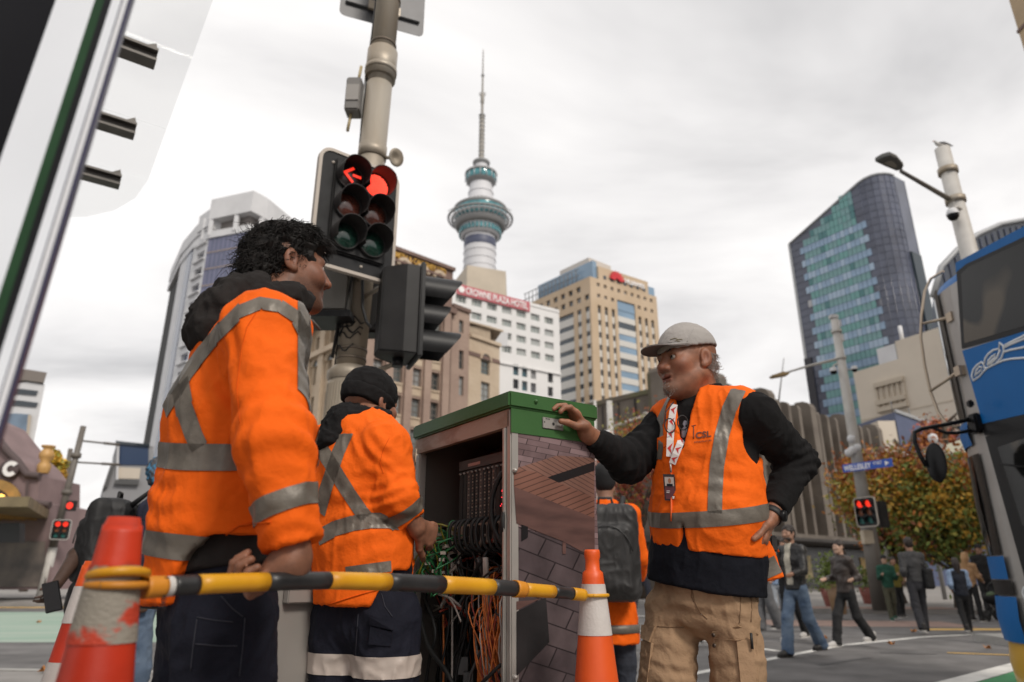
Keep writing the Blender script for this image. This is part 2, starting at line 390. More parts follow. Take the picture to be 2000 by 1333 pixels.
for k in range(32):
 a=2*math.pi*(k+.5)/32;b=MB();r=tr(40.4,457);p=V((TX+r*math.cos(a),DT+r*math.sin(a),tz(457)))
 M=Matrix.Translation(p)@Matrix.Rotation(a,4,'Z');b.cbox((0,0,0),.5,tr(5.3,457),tz(452)-tz(462),M);b.build('pod_window',st_teal,S)
lat('pod_glass',[(40,448),(49,437),(51,428)],st_teal);lat('pod_ring',[(38,449),(47,449),(50,442),(50.5,438),(46,437.5)],st_grey)
lat('pod_glass',[(48,437),(51,424),(50,415)],st_teal);lat('pod_roof',[(50,416),(53,413),(52,411),(30,403)],st_grey)
lat('pod_base',[(31,456),(44,447),(38,446)],st_grey)
b=MB();zr=tz(431);ro=tr(63,431);ri=tr(51,431);b.lathe([(ri,zr-1.5),(ro,zr),(ro,zr+.5),(ro-.5,zr+.5)],(TX,DT,0),48,smooth=False)
lat('sky_walk_ring',[(61,431.5),(64,431),(64.5,428.5),(61.5,429)],st_grey)
for k in range(36):
 a=2*math.pi*k/36;ca,sa=math.cos(a),math.sin(a);b=MB();r1,r2=tr(48,437),tr(63,430)
 b.tube([(TX+r1*ca,DT+r1*sa,tz(440)),(TX+r2*ca,DT+r2*sa,tz(430))],.28,4);b.build('strut',st_white,S)
lat('sky_walk_floor',[(52,433),(57,432),(57,431),(52,432)],st_white)
lat('truss_ring',[(28,404),(29,402),(28,396),(25,395)],st_grey)
for k in range(24):
 a=2*math.pi*k/24;r=tr(27.5,400);b=MB();b.cbox((TX+r*math.cos(a),DT+r*math.sin(a),tz(399.5)),.7,.7,1.6);b.build('truss_post',st_white,S)
lat('upper_shaft',[(26,397),(25,392),(23,372),(21.5,362)],st_white);lat('shaft_ring',[(24.2,381),(25,380.5),(25,379.5),(24,379)],st_white)
lat('upper_pod',[(21,363),(27,359),(29,356)],st_grey);lat('upper_pod_glass',[(29,356),(30.5,349),(29,343)],st_teal)
lat('upper_pod_roof',[(31,344.5),(32,343),(31.5,341),(20,337),(13,336)],st_grey)
for k in range(16):
 a=2*math.pi*k/16;r=tr(30.6,350);b=MB();b.tube([(TX+r*math.cos(a),DT+r*math.sin(a),tz(357)),(TX+r*math.cos(a),DT+r*math.sin(a),tz(343))],.18,4);b.build('mullion',st_white,S)
lat('neck',[(13.5,337),(12.5,322)],st_white);lat('collar',[(12.5,324),(16.5,321),(17,318.5),(16,317),(6,314)],st_grey)
lat('mast',[(5.4,316),(5.2,280),(5.0,227)],st_mast,12);lat('mast_ring',[(5,228),(6.4,227),(6.4,225.5),(2.6,225)],st_grey,12)
lat('mast',[(2.9,226),(2.5,203)],st_mast,10);lat('mast_ring',[(2.5,204),(3.8,202),(3.8,186),(2.5,184)],st_mast,10)
lat('mast',[(2.0,185),(1.8,150)],st_mast,8);lat('mast_ring',[(1.8,151),(3.2,149.5),(3.2,146.5),(1.6,145)],st_grey,8)
lat('spire',[(1.4,147),(1.2,125),(.5,96)],st_mast,6)
for yb in(182.5,186):
 b=MB();r=tr(6.5,yb);b.tube([(TX-r,DT,tz(yb)),(TX+r,DT,tz(yb))],.25,5);b.build('mast_arm',st_mast,S)
for yb in range(232,312,8):lat('mast_ring',[(5.1,yb+.8),(5.9,yb+.6),(5.9,yb-.6),(5.1,yb-.8)],st_grey,12)
for yb in range(104,146,7):lat('spire_ring',[(1.0,yb+.8),(1.9,yb),(1.0,yb-.8)],st_grey,6)
for dx,k in((8,0),(20,1),(34,2),(44,3),(-30,4),(-46,5)):
 b=MB();r=tr(abs(dx)+6,415);sx=1 if dx>0 else-1
 b.tube([(TX+sx*tr(abs(dx),405),DT-4,tz(404+abs(dx)*.2)),(TX+sx*tr(abs(dx)+16,405),DT-4,tz(401+abs(dx)*.45))],.16,4);b.build('rail',st_grey,S)
B0=thing('plinth_building',(TX,215,0),'plain beige block directly below the round tower','building')
c0=P(912,540,205);cl=PZ(880,560,P(912,518,205).z);zt_=P(912,518,205).z
cr=P(988,535,215);b=MB()
b.prism([(cl.x,cl.y),(c0.x,205),(P(988,530,210).x,210),(P(992,530,250).x,250),(P(880,560,250).x,250)],0,zt_);b.build('wall',st_beige,B0)
b=MB();b.prism([(P(875,570,195).x,190),(P(903,570,195).x,190),(P(903,570,195).x,200),(P(875,570,195).x,200)],60,P(890,548,190).z);b.build('roof_plant',mat('roof_plant_grey',(.3,.28,.27),.8),B0)
# ================================================================== stone department store (brown and cream)
st_brown=mat('stone_brown',(0.29,0.205,0.165),0.8,c2=(0.37,0.27,0.215),scale=.35,bump=.3,bscale=3)
st_cream=mat('stone_cream',(0.46,0.36,0.26),0.8,c2=(0.54,0.44,0.33),scale=.3,bump=.3,bscale=3)
st_dark=mat('stone_dark_brown',(0.17,0.11,0.09),0.8,var=.15,scale=.5)
gold=mat('gold_letters',(0.62,0.36,0.08),0.45,metal=.3)
gl_old=mat('glass_old',(0.09,0.10,0.10),0.12,var=.25,scale=.3,spec=.7);fr_old=mat('frame_old',(0.16,0.14,0.12),0.6)
C=V((-13.8,55.0,0));HB=V((-5.9,62.4,0));HL=C+V((-.684,.73,0))*13.0
ZH=30.0
H=thing('stone_building',C,'brown and cream stone department store with arched top windows and gold lettering','building')
HBk=HB+(HL-C)
mass(H,[xy(C),xy(HB),xy(HBk),xy(HL)],0,ZH-.6,core_dk)
LR=(HB-C).length
ocol=[uvz(C,HB,x,700)[0]for x in(738,778,815,851)]
step=(ocol[3]-ocol[1])/2;ocol=[ocol[3]-step*k for k in(3,2,1,0)];ocol=[o for o in ocol if o>.9]
zr0=uvz(C,HB,815,738)[1];dzr=zr0-uvz(C,HB,815,798)[1];wh=dzr*.62;ww=step*.52
wins=[(o,zr0+dzr*k,ww,wh,('old',2,3,gl_old,fr_old,.07))for o in ocol for k in(-4,-3,-2,-1,0,1,2)]
_ar=15*.05;za=uvz(C,HB,822,517)[1]-.85-.8
wins+=[(o,za,1.0,1.6,('olda',2,2,mat('glass_pale',(.42,.43,.43),.3),fr_old,.06))for o in ocol]
zband=zr0+dzr*2.62
facade(H,C,HB,0,zband,wins[:len(ocol)*7],st_brown,.45)
facade(H,C,HB,zband,ZH,wins[len(ocol)*7:],st_dark,.45)
for o in[ocol[0]-step/2]+[a+step/2 for a in ocol]:
 a=C+(HB-C).normalized()*max(0,(o-.38));c2=C+(HB-C).normalized()*min(LR,o+.38);ledge(H,a,c2,0,zband,.35,st_brown,'pilaster')
for o in ocol:
 for k in(-4,-3,-2,-1,0,1,2):
  a=C+(HB-C).normalized()*(o-ww/2);c2=C+(HB-C).normalized()*(o+ww/2);zc=zr0+dzr*k-wh/2
  ledge(H,a,c2,zc-dzr*.30,zc-dzr*.08,.06,st_cream,'spandrel');ledge(H,a,c2,zc-.16,zc+.02,.14,st_cream,'window_sill')
def arch(parent,A,B,u,z,r0,r1,out,m,name='arch',start=0):
 d=(V((B[0],B[1],0))-V((A[0],A[1],0))).normalized();n=d.cross(V((0,0,1)));b=MB();k=12;pts=[]
 for i in range(k+1):
  q=math.pi*i/k;pts.append((math.cos(q),math.sin(q)))
 for i in range(k):
  (c1,s1),(c2,s2)=pts[i],pts[i+1];o=V((A[0],A[1],0))+d*u+V((0,0,z))
  b.extr([o+d*c1*r0+V((0,0,s1*r0)),o+d*c1*r1+V((0,0,s1*r1)),o+d*c2*r1+V((0,0,s2*r1)),o+d*c2*r0+V((0,0,s2*r0))],n*out)
 return b.build(name,m,parent)
def halfdisc(parent,A,B,u,z,r,out,m,name='fanlight'):
 d=(V((B[0],B[1],0))-V((A[0],A[1],0))).normalized();n=d.cross(V((0,0,1)));o=V((A[0],A[1],0))+d*u+V((0,0,z))
 b=MB();b.extr([o+d*math.cos(math.pi*i/12)*r+V((0,0,math.sin(math.pi*i/12)*r))for i in range(13)],n*out);return b.build(name,m,parent)
for o in ocol:
 halfdisc(H,C,HB,o,za+.8,.5,.03,MATS['glass_pale']);arch(H,C,HB,o,za+.8,.5,.85,.25,st_cream)
ledge(H,C,HB,zband-.3,zband+.25,.5,st_dark,ext=.3);ledge(H,C,HB,ZH-.35,ZH,.3,st_dark,'parapet',.5,ext=.1)
ledge(H,C,HB,ZH-1.5,ZH-1.3,.3,st_dark,ext=.1)
dH=(HB-C).normalized();nH=dH.cross(V((0,0,1)))
text_obj('sign_lettering','SMITH & CAUGHEY LTD',.82,gold,H,C+dH*3.6+nH*.12+V((0,0,ZH-1.08)),dH,(0,0,1),.08,.012,fit=6.2)
LLf=(HL-C).length
wl=[]
for o in(3.0,5.6,8.2,10.8):
 for k in(-4,-3,-2,-1,0,1,2):wl.append((LLf-o,zr0+dzr*k,1.05,wh,('oldl',1,3,gl_old,fr_old,.08)))
facade(H,HL,C,0,ZH-2.5,wl,st_cream,.5)
for o in(1.6,4.3,6.9,9.5,12.1):
 dl=(C-HL).normalized();a=HL+dl*(LLf-o-.45);ledge(H,a,a+dl*.9,0,zr0+dzr*1.5,.4,st_cream,'pilaster')
for o in(3.0,5.6,8.2,10.8):
 halfdisc(H,HL,C,LLf-o,zr0+wh/2+.0,.52,.05,gl_old);arch(H,HL,C,LLf-o,zr0+wh/2,.52,.85,.2,st_cream)
for z,h,o in((zr0+dzr*.55,.5,.6),(zr0+dzr*1.6,.7,.9),(ZH-2.6,.5,.6)):ledge(H,HL,C,z,z+h,o,st_cream,ext=.3)
W1=thing('stone_wing',HB,'lower cream stone wing with one arched window right of the brown store','building')
WB=PZ(976,668,P(918,655,64).z);pB=V((P(917,650,64.2).x,64.2,0));zb=P(900,603,63.5).z;zw=P(945,660,65.5).z
pE=V((P(976,668,67.5).x,67.5,0))
hb2=V((HB.x+.05,HB.y+.05,0))
sm=[(uvz(hb2,pB,901,y)[0],uvz(hb2,pB,901,y)[1],.62,h,('bay',1,2,gl_old,fr_old,.06))for y,h in((638,1.3),(703,1.9),(754,1.9))]
facade(W1,hb2,pB,0,zb,sm,st_brown,.35);ledge(W1,hb2,pB,zb-.3,zb+.1,.2,st_dark,'parapet',.4)
ledge(W1,hb2,pB,zr0-12,zr0-11.6,.1,st_cream,'string_course')
u1,z1=uvz(pB,pE,948,718);u2,z2=uvz(pB,pE,948,766);uw=uvz(pB,pE,957,718)[0]-uvz(pB,pE,940,718)[0]
facade(W1,pB,pE,0,zw,[(u1,z1,uw,1.5,('wg',2,3,glass_gr,fr_old,.06)),(u2,z2,uw,2.0,('wg',2,3,glass_gr,fr_old,.06))],st_cream,.35)
halfdisc(W1,pB,pE,u1,z1+.75,uw/2,.03,glass_gr);arch(W1,pB,pE,u1,z1+.75,uw/2,uw/2+.22,.15,st_cream)
ledge(W1,pB,pE,zw-.35,zw,.25,st_cream);ledge(W1,pB,pE,z1-.1+.9,z1+.3+.9,.08,st_dark,'string_course')
mass(W1,[xy(hb2),xy(pB),xy(pE),(pE.x-6,pE.y+8),(hb2.x-6,hb2.y+8)],0,zw-.5,core_dk,inset=.4)
mass(W1,[xy(hb2),xy(pB),(pB.x-5,pB.y+6),(hb2.x-5,hb2.y+6)],0,zb-.3,st_brown,inset=.2)
b=MB();c=V((P(940,640,69).x,69,0));zc=P(940,640,69).z
b.box((c.x-2.2,68.5,zw-1),(c.x+1.0,72,zc));b.build('roof_shed',st_cream,W1)
b=MB();b.extr([V((c.x-2.6,68.2,zc+.9)),V((c.x+2.4,68.2,zc-.6)),V((c.x+2.4,68.2,zc-.8)),V((c.x-2.6,68.2,zc+.7))],(0,4,0));b.build('shed_roof',st_cream,W1)
b=MB();b.extr([V((c.x+1.2,67.6,zw-.2)),V((c.x+2.8,67.6,zw-.2)),V((c.x+2.9,67.6,zc-1.1)),V((c.x+2.2,67.6,zc-1.0))],(0,.3,0));b.build('roof_panel',wt_white,W1)
# ================================================================== white hotel
ho_w=mat('hotel_white',(0.72,0.71,0.70),0.6,var=.03,scale=.2);ho_red=mat('hotel_sign_red',(0.50,0.13,0.15),0.5)
ho_gl=mat('hotel_glass',(0.26,0.29,0.28),0.15,var=.25,scale=.2,spec=.6);ho_fr=mat('hotel_frame',(0.5,0.5,0.48),0.5);sign_w=mat('sign_white',(0.85,0.83,0.82),0.5)
ha=P(872,556,88.5);hb=PZ(1092,612,ha.z);zh=ha.z
HO=thing('hotel_building',(hb.x,hb.y,0),'white hotel block with a red sign band along its roof','building')
hA,hB=V((ha.x,ha.y,0)),V((hb.x,hb.y,0));LH=(hB-hA).length
cols=[uvz(hA,hB,870+.18*x,540+.18*y)[0]for x,y in((665,515),(1125,630))]
du=(cols[1]-cols[0])/3;uc=[cols[0]+du*k for k in range(-4,4)]
zrow=[uvz(hA,hB,870+.18*665,540+.18*y)[1]for y in(370,790)];dr=(zrow[0]-zrow[1])/3
wins=[(u,zrow[0]-dr*k,du*.66,dr*.52,('ho%d'%((i*7+k*3)%3),3 if(i+k)%3 else 2,1,ho_gl,ho_fr,.09,curtain if(i*5+k)%4 else None))for i,u in enumerate(uc)for k in range(4)]
lowz=uvz(hA,hB,870+.18*860,540+.18*930)[1]
gl_low=mat('hotel_low_glass',(0.03,0.03,0.035),.3,c2=(.05,.12,.15),scale=.8)
for cx in(765,860,955,1140):
 for cy,hh in((1035,115),(1190,100),(1340,110)):
  u,z=uvz(hA,hB,870+.18*cx,540+.18*(cy+(cx-860)*.22));wins.append((u,z,du*.37,dr*hh/140,('hol',1,1,gl_low,None,.1)))
facade(HO,hA,hB,0,zh,wins,ho_w,.35)
mass(HO,[xy(hA),xy(hB),(hB.x-8,hB.y+14),(hA.x-8,hA.y+14)],0,zh-.3,ho_w,inset=.5)
b=MB();b.quad(hB,(hB.x-5,hB.y+14,0),(hB.x-5,hB.y+14,zh),(hB.x,hB.y,zh));b.build('side_wall',ho_w,HO)
ledge(HO,hA,hB,lowz-1.0,lowz-.8,.25,ho_w,'string_course');ledge(HO,hA,hB,zh,zh+.5,.1,ho_w,'parapet',.4)
dh=(hB-hA).normalized();nh=dh.cross(V((0,0,1)))
us0,us1=uvz(hA,hB,891,570)[0],uvz(hA,hB,1033,605)[0]
zs1=uvz(hA,hB,960,575)[1]+.2;zs0=uvz(hA,hB,960,592)[1]
ledge(HO,hA+dh*us0,hA+dh*us1,zs0,zs1,.25,ho_red,'sign_band')
text_obj('sign_lettering','CROWNE PLAZA HOTEL',(zs1-zs0)*.92,sign_w,HO,hA+dh*(us0+1.35)+nh*.3+V((0,0,zs0+.28)),dh,(0,0,1),.05,.02,fit=us1-us0-1.8)
b=MB();o=hA+dh*(us0+.7)+nh*.27+V((0,0,(zs0+zs1)/2));b.extr([o+dh*math.cos(k*math.pi/6)*.5+V((0,0,math.sin(k*math.pi/6)*.5))for k in range(12)],nh*.06);b.build('sign_emblem',sign_w,HO)
# ================================================================== beige office block
be=mat('office_beige',(0.50,0.375,0.25),0.7,c2=(0.56,0.43,0.30),scale=.15);be_p=mat('office_pale_panel',(0.62,0.60,0.56),0.6)
be_gl=mat('office_window_dark',(0.06,0.075,0.09),.12,spec=.7);be_bl=mat('office_blue_glass',(0.22,0.33,0.45),.08,var=.15,scale=.1,spec=.8)
ck=P(1152,540,130);zk=ck.z
kl=PZ(1022,598,zk);kr=PZ(1282,580,zk);kC,kL,kR=V((ck.x,ck.y,0)),V((kl.x,kl.y,0)),V((kr.x,kr.y,0))
K=thing('office_block',kC,'beige office block with red emblem sign behind the white hotel','building')
mass(K,[xy(kC),xy(kR),xy(kR+kL-kC),xy(kL)],0,zk-.5,core_dk)
LL,LRr=(kC-kL).length,(kR-kC).length
zrow=[uvz(kC,kR,1010+.225*735,500+.225*y)[1]for y in(560,1100)];dk=(zrow[0]-zrow[1])/5
def ku(cx,cy=700):return uvz(kC,kR,1010+.225*cx,500+.225*cy)[0]
def kz(cx,cy):return uvz(kC,kR,1010+.225*cx,500+.225*cy)[1]
def kul(cx,cy=700):return uvz(kL,kC,1010+.225*cx,500+.225*cy)[0]
wr=[];ztopr=kz(715,430)
sq=ku(765,270)-ku(735,270)
ups=[ku(705,250)+(ku(1165,400)-ku(705,250))/8*k for k in range(9)]
zup=kz(705,250);zu2=kz(705,345)
for i,u in enumerate(ups):
 wr.append((u,zup,sq*.85,sq*.85,('sq',1,1,be_gl,be_p,.1)))
 if i not in(3,4,5):wr.append((u,zu2,sq*.85,sq*.85,('sq',1,1,be_gl,be_p,.1)))
tw=sq*.85
tall=[ups[0],ups[1],ups[2],ups[6],ups[7],ups[8]]
for u in tall:
 wr.append((u,(ztopr+2)/2,tw,ztopr-2,None))
cu0,cu1=(ups[2]+ups[3])/2+.3,(ups[5]+ups[6])/2-.3
ztc=kz(950,410)+.2;wr.append(((cu0+cu1)/2,(ztc+2)/2,cu1-cu0,ztc-2,None))
facade(K,kC,kR,0,zk,wr,be,.5)
dk_=(kR-kC).normalized();nk=dk_.cross(V((0,0,1)))
def inset_panel(parent,A,d,n,u0,u1,z0,z1,m,name,dep):
 b=MB();a=A+d*u0-n*dep;c=A+d*u1-n*dep
 b.extr([a+V((0,0,z0)),c+V((0,0,z0)),c+V((0,0,z1)),a+V((0,0,z1))],n*-.2);return b.build(name,m,parent)
for i,u in enumerate(tall):
 for k in range(-1,13):
  z=zrow[0]-dk*k
  if z-dk<2:continue
  zb_=min(z-dk*.42,ztopr)
  inset_panel(K,kC,dk_,nk,u-tw/2+.01,u+tw/2-.01,z-dk*.98,zb_,be_p if i<3 or k<0 else be_p,'pale_panel',.2)
  if z-dk*.02<ztopr:inset_panel(K,kC,dk_,nk,u-tw/2+.01,u+tw/2-.01,z-dk*.41,z+dk*.01,be_gl,'window',.32)
for k in range(-3,12):
 z=zrow[0]-dk*k-.5
 if z>ztc:continue
 top=min(z+dk*.5,ztc)
 inset_panel(K,kC,dk_,nk,cu0+.02,cu1-.02,z,top,be_bl if k<0 else(be_gl if k%3==0 else be_bl),'window',.3)
 inset_panel(K,kC,dk_,nk,cu0+.02,cu1-.02,z-dk*.49,z-.02,be_bl if k<-1 else be_p,'pale_panel',.2)
wl=[];dkl=(kC-kL).normalized();nkl=dkl.cross(V((0,0,1)))
lups=[kul(605,360),kul(535,395)];ds=lups[0]-lups[1];lu=[lups[0]-ds*k for k in range(0,10)]
zl1=uvz(kL,kC,1010+.225*605,500+.225*360)[1];zl0=zl1+dk*.9
for k,u in enumerate(lu):
 if k:wl.append((u,zl0,ds*.52,ds*.52,('sql',1,1,be_gl,None,.1)))
 wl.append((u,zl1,ds*.52,ds*.52,('sql',1,1,be_gl,None,.1)))
zlt=uvz(kL,kC,1010+.225*610,500+.225*440)[1]
for k in(0,1):wl.append((lu[k],(zlt+2)/2,ds*.52,zlt-2,None))
bu1,bu0=lu[2]+ds*.3,lu[4]-ds*.1
wl.append(((bu0+bu1)/2,(zlt+2)/2,bu1-bu0,zlt-2,None))
facade(K,kL,kC,0,zk,wl,be,.5)
for k in range(0,14):
 z=zlt-dk*k
 if z-dk<2:continue
 for u0,u1 in((lu[0]-ds*.25,lu[0]+ds*.25),(lu[1]-ds*.25,lu[1]+ds*.25),(bu0+.02,bu1-.02)):
  inset_panel(K,kL,dkl,nkl,u0,u1,z-dk*.36,z,be_gl,'window',.32);inset_panel(K,kL,dkl,nkl,u0,u1,z-dk*.985,z-dk*.37,be_p,'pale_panel',.2)
zs=P(1170,518,130.9).z
pa=kC+dk_*ku(705,150);pb=kC+dk_*ku(1135,250)
b=MB();b.prism([xy(pa),xy(pb),xy(pb-nk*6),xy(pa-nk*6)],zk-.01,zs);b.build('sign_parapet',be,K)
zz_=(zk+zs)/2
for u in[ku(760,170)+(ku(1100,290)-ku(760,170))/6*k for k in range(7)]:
 inset_panel(K,kC,dk_,nk,u-sq*.4,u+sq*.4,zk+.35,zk+.35+sq*.8,be_gl,'window',-.08)
emb=mat('emblem_red',(0.62,0.03,0.04),.5);su=ku(855,150)
for k in range(8):
 a=R(14+k*152/7);o=kC+dk_*su+nk*.3+V((0,0,zs-2.3));b=MB();ax=dk_*math.cos(a)+V((0,0,math.sin(a)));pe=dk_*-math.sin(a)+V((0,0,math.cos(a)))
 b.extr([o+ax*.35,o+ax*1.3+pe*.32,o+ax*2.2+pe*.15,o+ax*2.2-pe*.15,o+ax*1.3-pe*.32],nk*.2);b.build('emblem_petal',emb,K)
text_obj('sign_lettering','HUAWEI',1.5,sign_w,K,kC+dk_*(su+2.3)+nk*.3+V((0,0,zs-2.2)),dk_,(0,0,1),.1,.03)
b=MB();b.prism([xy(pb+V((.0,0,0))-nk*.5),xy(kR-nk*.5),xy(kR-nk*8),xy(pb-nk*8)],zk,zk+(zs-zk)*.75);b.build('corner_glass',be_bl,K)
q=kC+dkl*-.2-nkl*1.2;ql=kL+dkl*(LL*.18)-nkl*1.2;zg_=P(1150,520,131).z+1.3
b=MB();b.prism([xy(ql),xy(q),xy(pa-nk*.5),xy(pa-nk*9),xy(ql-nkl*9)],zk,zg_);b.build('penthouse_glass',be_bl,K)
b=MB();ql2=ql.lerp(q,.3);b.prism([xy(ql2-nkl*2),xy(q-nkl*2-dkl*3),xy(q-nkl*9-dkl*3),xy(ql2-nkl*9)],zg_,zg_+2.4);b.build('plant_room',mat('plant_room_cream',(.55,.5,.45),.7),K)
for k in range(14):
 a=kL.lerp(kC,.02+k*.06);b=MB();b.tube([V((a.x,a.y,zk))-nkl*.3,V((a.x,a.y,zk+3.0))-nkl*.3],.1,4);b.build('balustrade_post',roof_grey,K)
for h in(1.5,3.0):
 b=MB();b.tube([kL-nkl*.3+V((0,0,zk+h)),kL.lerp(kC,.84)-nkl*.3+V((0,0,zk+h))],.1,4);b.build('balustrade_rail',roof_grey,K)
facade(K,kR,kR+(kL-kC),0,zk,[],be)
# ================================================================== brown concrete building with fins
fb=mat('fin_concrete',(0.115,0.095,0.078),0.8,c2=(0.17,0.145,0.12),scale=.5,bump=.3,bscale=6);fb_m=mat('fin_moss',(0.13,0.125,0.07),0.9,c2=(0.12,0.10,0.08),scale=.6)
fb_c=mat('lattice_cream',(0.46,0.39,0.31),0.6);fb_d=mat('fin_dark',(0.045,0.04,0.037),.8)
fC=V((13.3,45.0,0));fR=V((38.0,67.0,0));fL=V((5.2,53.9,0));ZF=13.6
FB=thing('concrete_building',fC,'brown concrete building with tall rounded fins behind the orange-vested man','building')
mass(FB,[xy(fC),xy(fR),xy(fR+fL-fC),xy(fL)],0,ZF-.8,fb,inset=.6)
dR=(fR-fC).normalized();nR=dR.cross(V((0,0,1)));LRf=(fR-fC).length
def fin(p,d,n,wd,zlo,zhi,out,m,name='fin'):
 b=MB();prof=[(out,zlo),(out,zhi-out*.5),(out*.82,zhi-out*.15),(out*.45,zhi),(-.2,zhi),(-.2,zlo)]
 b.extr([p+n*a+V((0,0,z))-d*wd/2 for a,z in prof],d*wd);return b.build(name,m,FB)
nf=20
for k in range(nf+1):
 u=.3+(LRf-.6)*k/nf;p=fC+dR*u;big=(k%4==0)
 fin(p,dR,nR,.95 if big else.42,3.6,ZF+(.45 if big else.0),1.05 if big else.7,fb if not big else fb)
 if k<nf:
  um=u+(LRf-.6)/nf/2
  for zc,hh in((6.2,2.0),(9.4,2.2)):
   a=fC+dR*(um-.42)+nR*.1;c=fC+dR*(um+.42)+nR*.1
   if(k%4)in(1,2)or zc<8:
    b=MB();b.use(fb_d);b.extr([a+V((0,0,zc)),c+V((0,0,zc)),c+V((0,0,zc+hh)),a+V((0,0,zc+hh))],nR*-.05)
    b.use(fb_c)
    for j in range(4):
     f=a.lerp(c,.08+j*.28);b.box((-.055,-.09,zc),(.055,.0,zc+hh),Matrix.Translation(f)@Matrix.Rotation(math.atan2(dR.y,dR.x),4,'Z'))
    for z2 in(zc+.12,zc+hh*.52,zc+hh-.1):b.box((-.45,-.07,z2-.06),(.45,.005,z2+.06),Matrix.Translation(a.lerp(c,.5))@Matrix.Rotation(math.atan2(dR.y,dR.x),4,'Z'))
    b.build('lattice_window',None,FB)
ledge(FB,fC,fR,3.2,3.65,1.4,fb,'canopy_edge');ledge(FB,fC,fR,3.0,3.19,3.4,fb_d,'canopy',ext=.5);ledge(FB,fC,fR,8.35,8.75,.35,fb,'band')
dL=(fC-fL).normalized();nL=dL.cross(V((0,0,1)))
b=MB();b.quad(fL,fC,fC+V((0,0,ZF)),fL+V((0,0,ZF)));b.build('wall',fb,FB)
ledge(FB,fL,fL.lerp(fC,.62),ZF-.1,ZF+.25,.1,fb_m,'mossy_coping',.6)
for k in range(5):p=fL.lerp(fC,.1+k*.13);fin(p,dL,nL,.12,0,ZF-.2,.12,fb_d,'joint')
pt=fL.lerp(fC,.73);fin(pt,dL,nL,1.5,0,ZF+1.6,.9,fb,'fin');fin(pt-dL*1.0,dL,nL,.5,4,ZF+1.5,.6,fb_m,'mossy_fin');fin(fL.lerp(fC,.92),dL,nL,1.1,0,ZF+.7,.8,fb_m,'mossy_fin')
ledge(FB,fL,fC,3.0,3.4,2.4,fb_d,'canopy')
shop=mat('shop_dark',(.025,.022,.02),.25);
ledge(FB,fC,fR,.0,2.9,.05,shop,'shop_front')
for u,c,wd in((3,(.45,.25,.06),1.2),(6.5,(.35,.05,.04),1.0),(10,(.5,.4,.2),1.4),(15,(.10,.2,.3),1.5),(20,(.45,.3,.1),1.4),(25,(.3,.3,.3),2)):
 ledge(FB,fC+dR*u,fC+dR*(u+wd),.7,2.3,.12,mat('shop_poster_%d'%int(u),c,.5,var=.5,scale=2),'shop_poster',-.055)
for u,c,wd in((1,(.3,.06,.04),1.0),(4,(.35,.2,.05),1.1),(7,(.2,.05,.2),.8)):
 ledge(FB,fL+dL*u,fL+dL*(u+wd),.6,2.4,.14,mat('shop_poster_l%d'%int(u),c,.5,var=.5,scale=2),'shop_poster',-.01)
# ================================================================== blue glass tower with slanted roof
bt_t=mat('blue_tower_teal',(0.16,0.31,0.32),0.12,var=.18,scale=.12,spec=.6);bt_b=mat('blue_tower_pale',(0.25,0.36,0.50),0.12,var=.14,scale=.3,spec=.6)
bt_n=mat('blue_tower_navy',(0.085,0.095,0.135),0.16,var=.2,scale=.2,spec=.6);bt_g=mat('blue_tower_grey',(0.34,0.35,0.36),0.4)
tR=P(1700,437,140);tL=PZ(1545,503,tR.z);tA,tB=V((tL.x,tL.y,0)),V((tR.x,tR.y,0))
BT=thing('glass_tower',tB,'tall blue-green glass tower with slanted rounded roof on the right','building')
dt=(tB-tA).normalized();nt_=dt.cross(V((0,0,1)));LT=(tB-tA).length
def tu(cx,cy):return uvz(tA,tB,1520+.3676*cx,330+.3676*cy)
zl_,zr_=tu(62,400)[1],tu(425,75)[1];ur_=tu(425,75)[0]
ext=[tA];
path=[tA,tA+dt*(ur_)]
cr_=LT*.26;cen=tA+dt*ur_-nt_*cr_
for k in range(1,7):
 a=k*math.pi/2/6;path.append(cen+dt*math.sin(a)*cr_+nt_*math.cos(a)*cr_)
path.append(path[-1]-nt_*LT*.22);path.append(tA-nt_*LT*.9)
def roofz(p):
 u=(p-tA).dot(dt);return zl_+(zr_-zl_)*max(0,min(1,u/ur_))+(0 if u<=ur_ else 1.0*math.sin(min(1,(u-ur_)/cr_)*math.pi/2))
n=len(path);vs=[p.copy()for p in path]+[V((p.x,p.y,roofz(p)))for p in path]
b=MB();b.add([p-nt_*.0 for p in vs],[(i,(i+1)%n,n+(i+1)%n,n+i)for i in range(n)]+[tuple(range(n,2*n))]);b.build('curtain_wall',bt_n,BT)
zrow0=tu(430,160)[1];zpb=tu(300,365)[1];zpb2=tu(312,436)[1];fl=zpb-zpb2
u0,u1=tu(120,450)[0],tu(470,300)[0];nc=16;cw=(u1-u0)/nc
panes=[]
for r in range(-5,32):
 zc=zpb-r*fl*.5
 pale=(r%2==0)
 if zc<2:break
 for c in range(nc):
  if pale and r<0:isp=False
  else:isp=pale
  if not isp and c in(0,nc-1):
   if r>=0:continue
  uc_=u0+cw*(c+.5)
  if r<0:
   lim={-1:1,-2:3,-3:6,-4:9,-5:11}[r]
   if c<lim or c>nc-3:continue
  panes.append((uc_,zc,isp,r))
pm={}
for isp in range(6):
 b=MB();b.box((-cw*.46,-.12,-fl*.235),(cw*.46,.1,fl*.235));me=bpy.data.meshes.new('pane');me.from_pydata(b.v,[],b.f);me.materials.append([bt_t,bt_b,mat('pane_teal_light',(.15,.34,.33),.1),mat('pane_blue_light',(.36,.47,.60),.1),mat('pane_teal_dark',(.07,.2,.21),.1),mat('pane_blue_grey',(.42,.42,.44),.3)][isp]);pm[isp]=me
rz=math.atan2(dt.y,dt.x);base=wloc(BT);rest=MB()
panes.sort(key=lambda q:q[3])
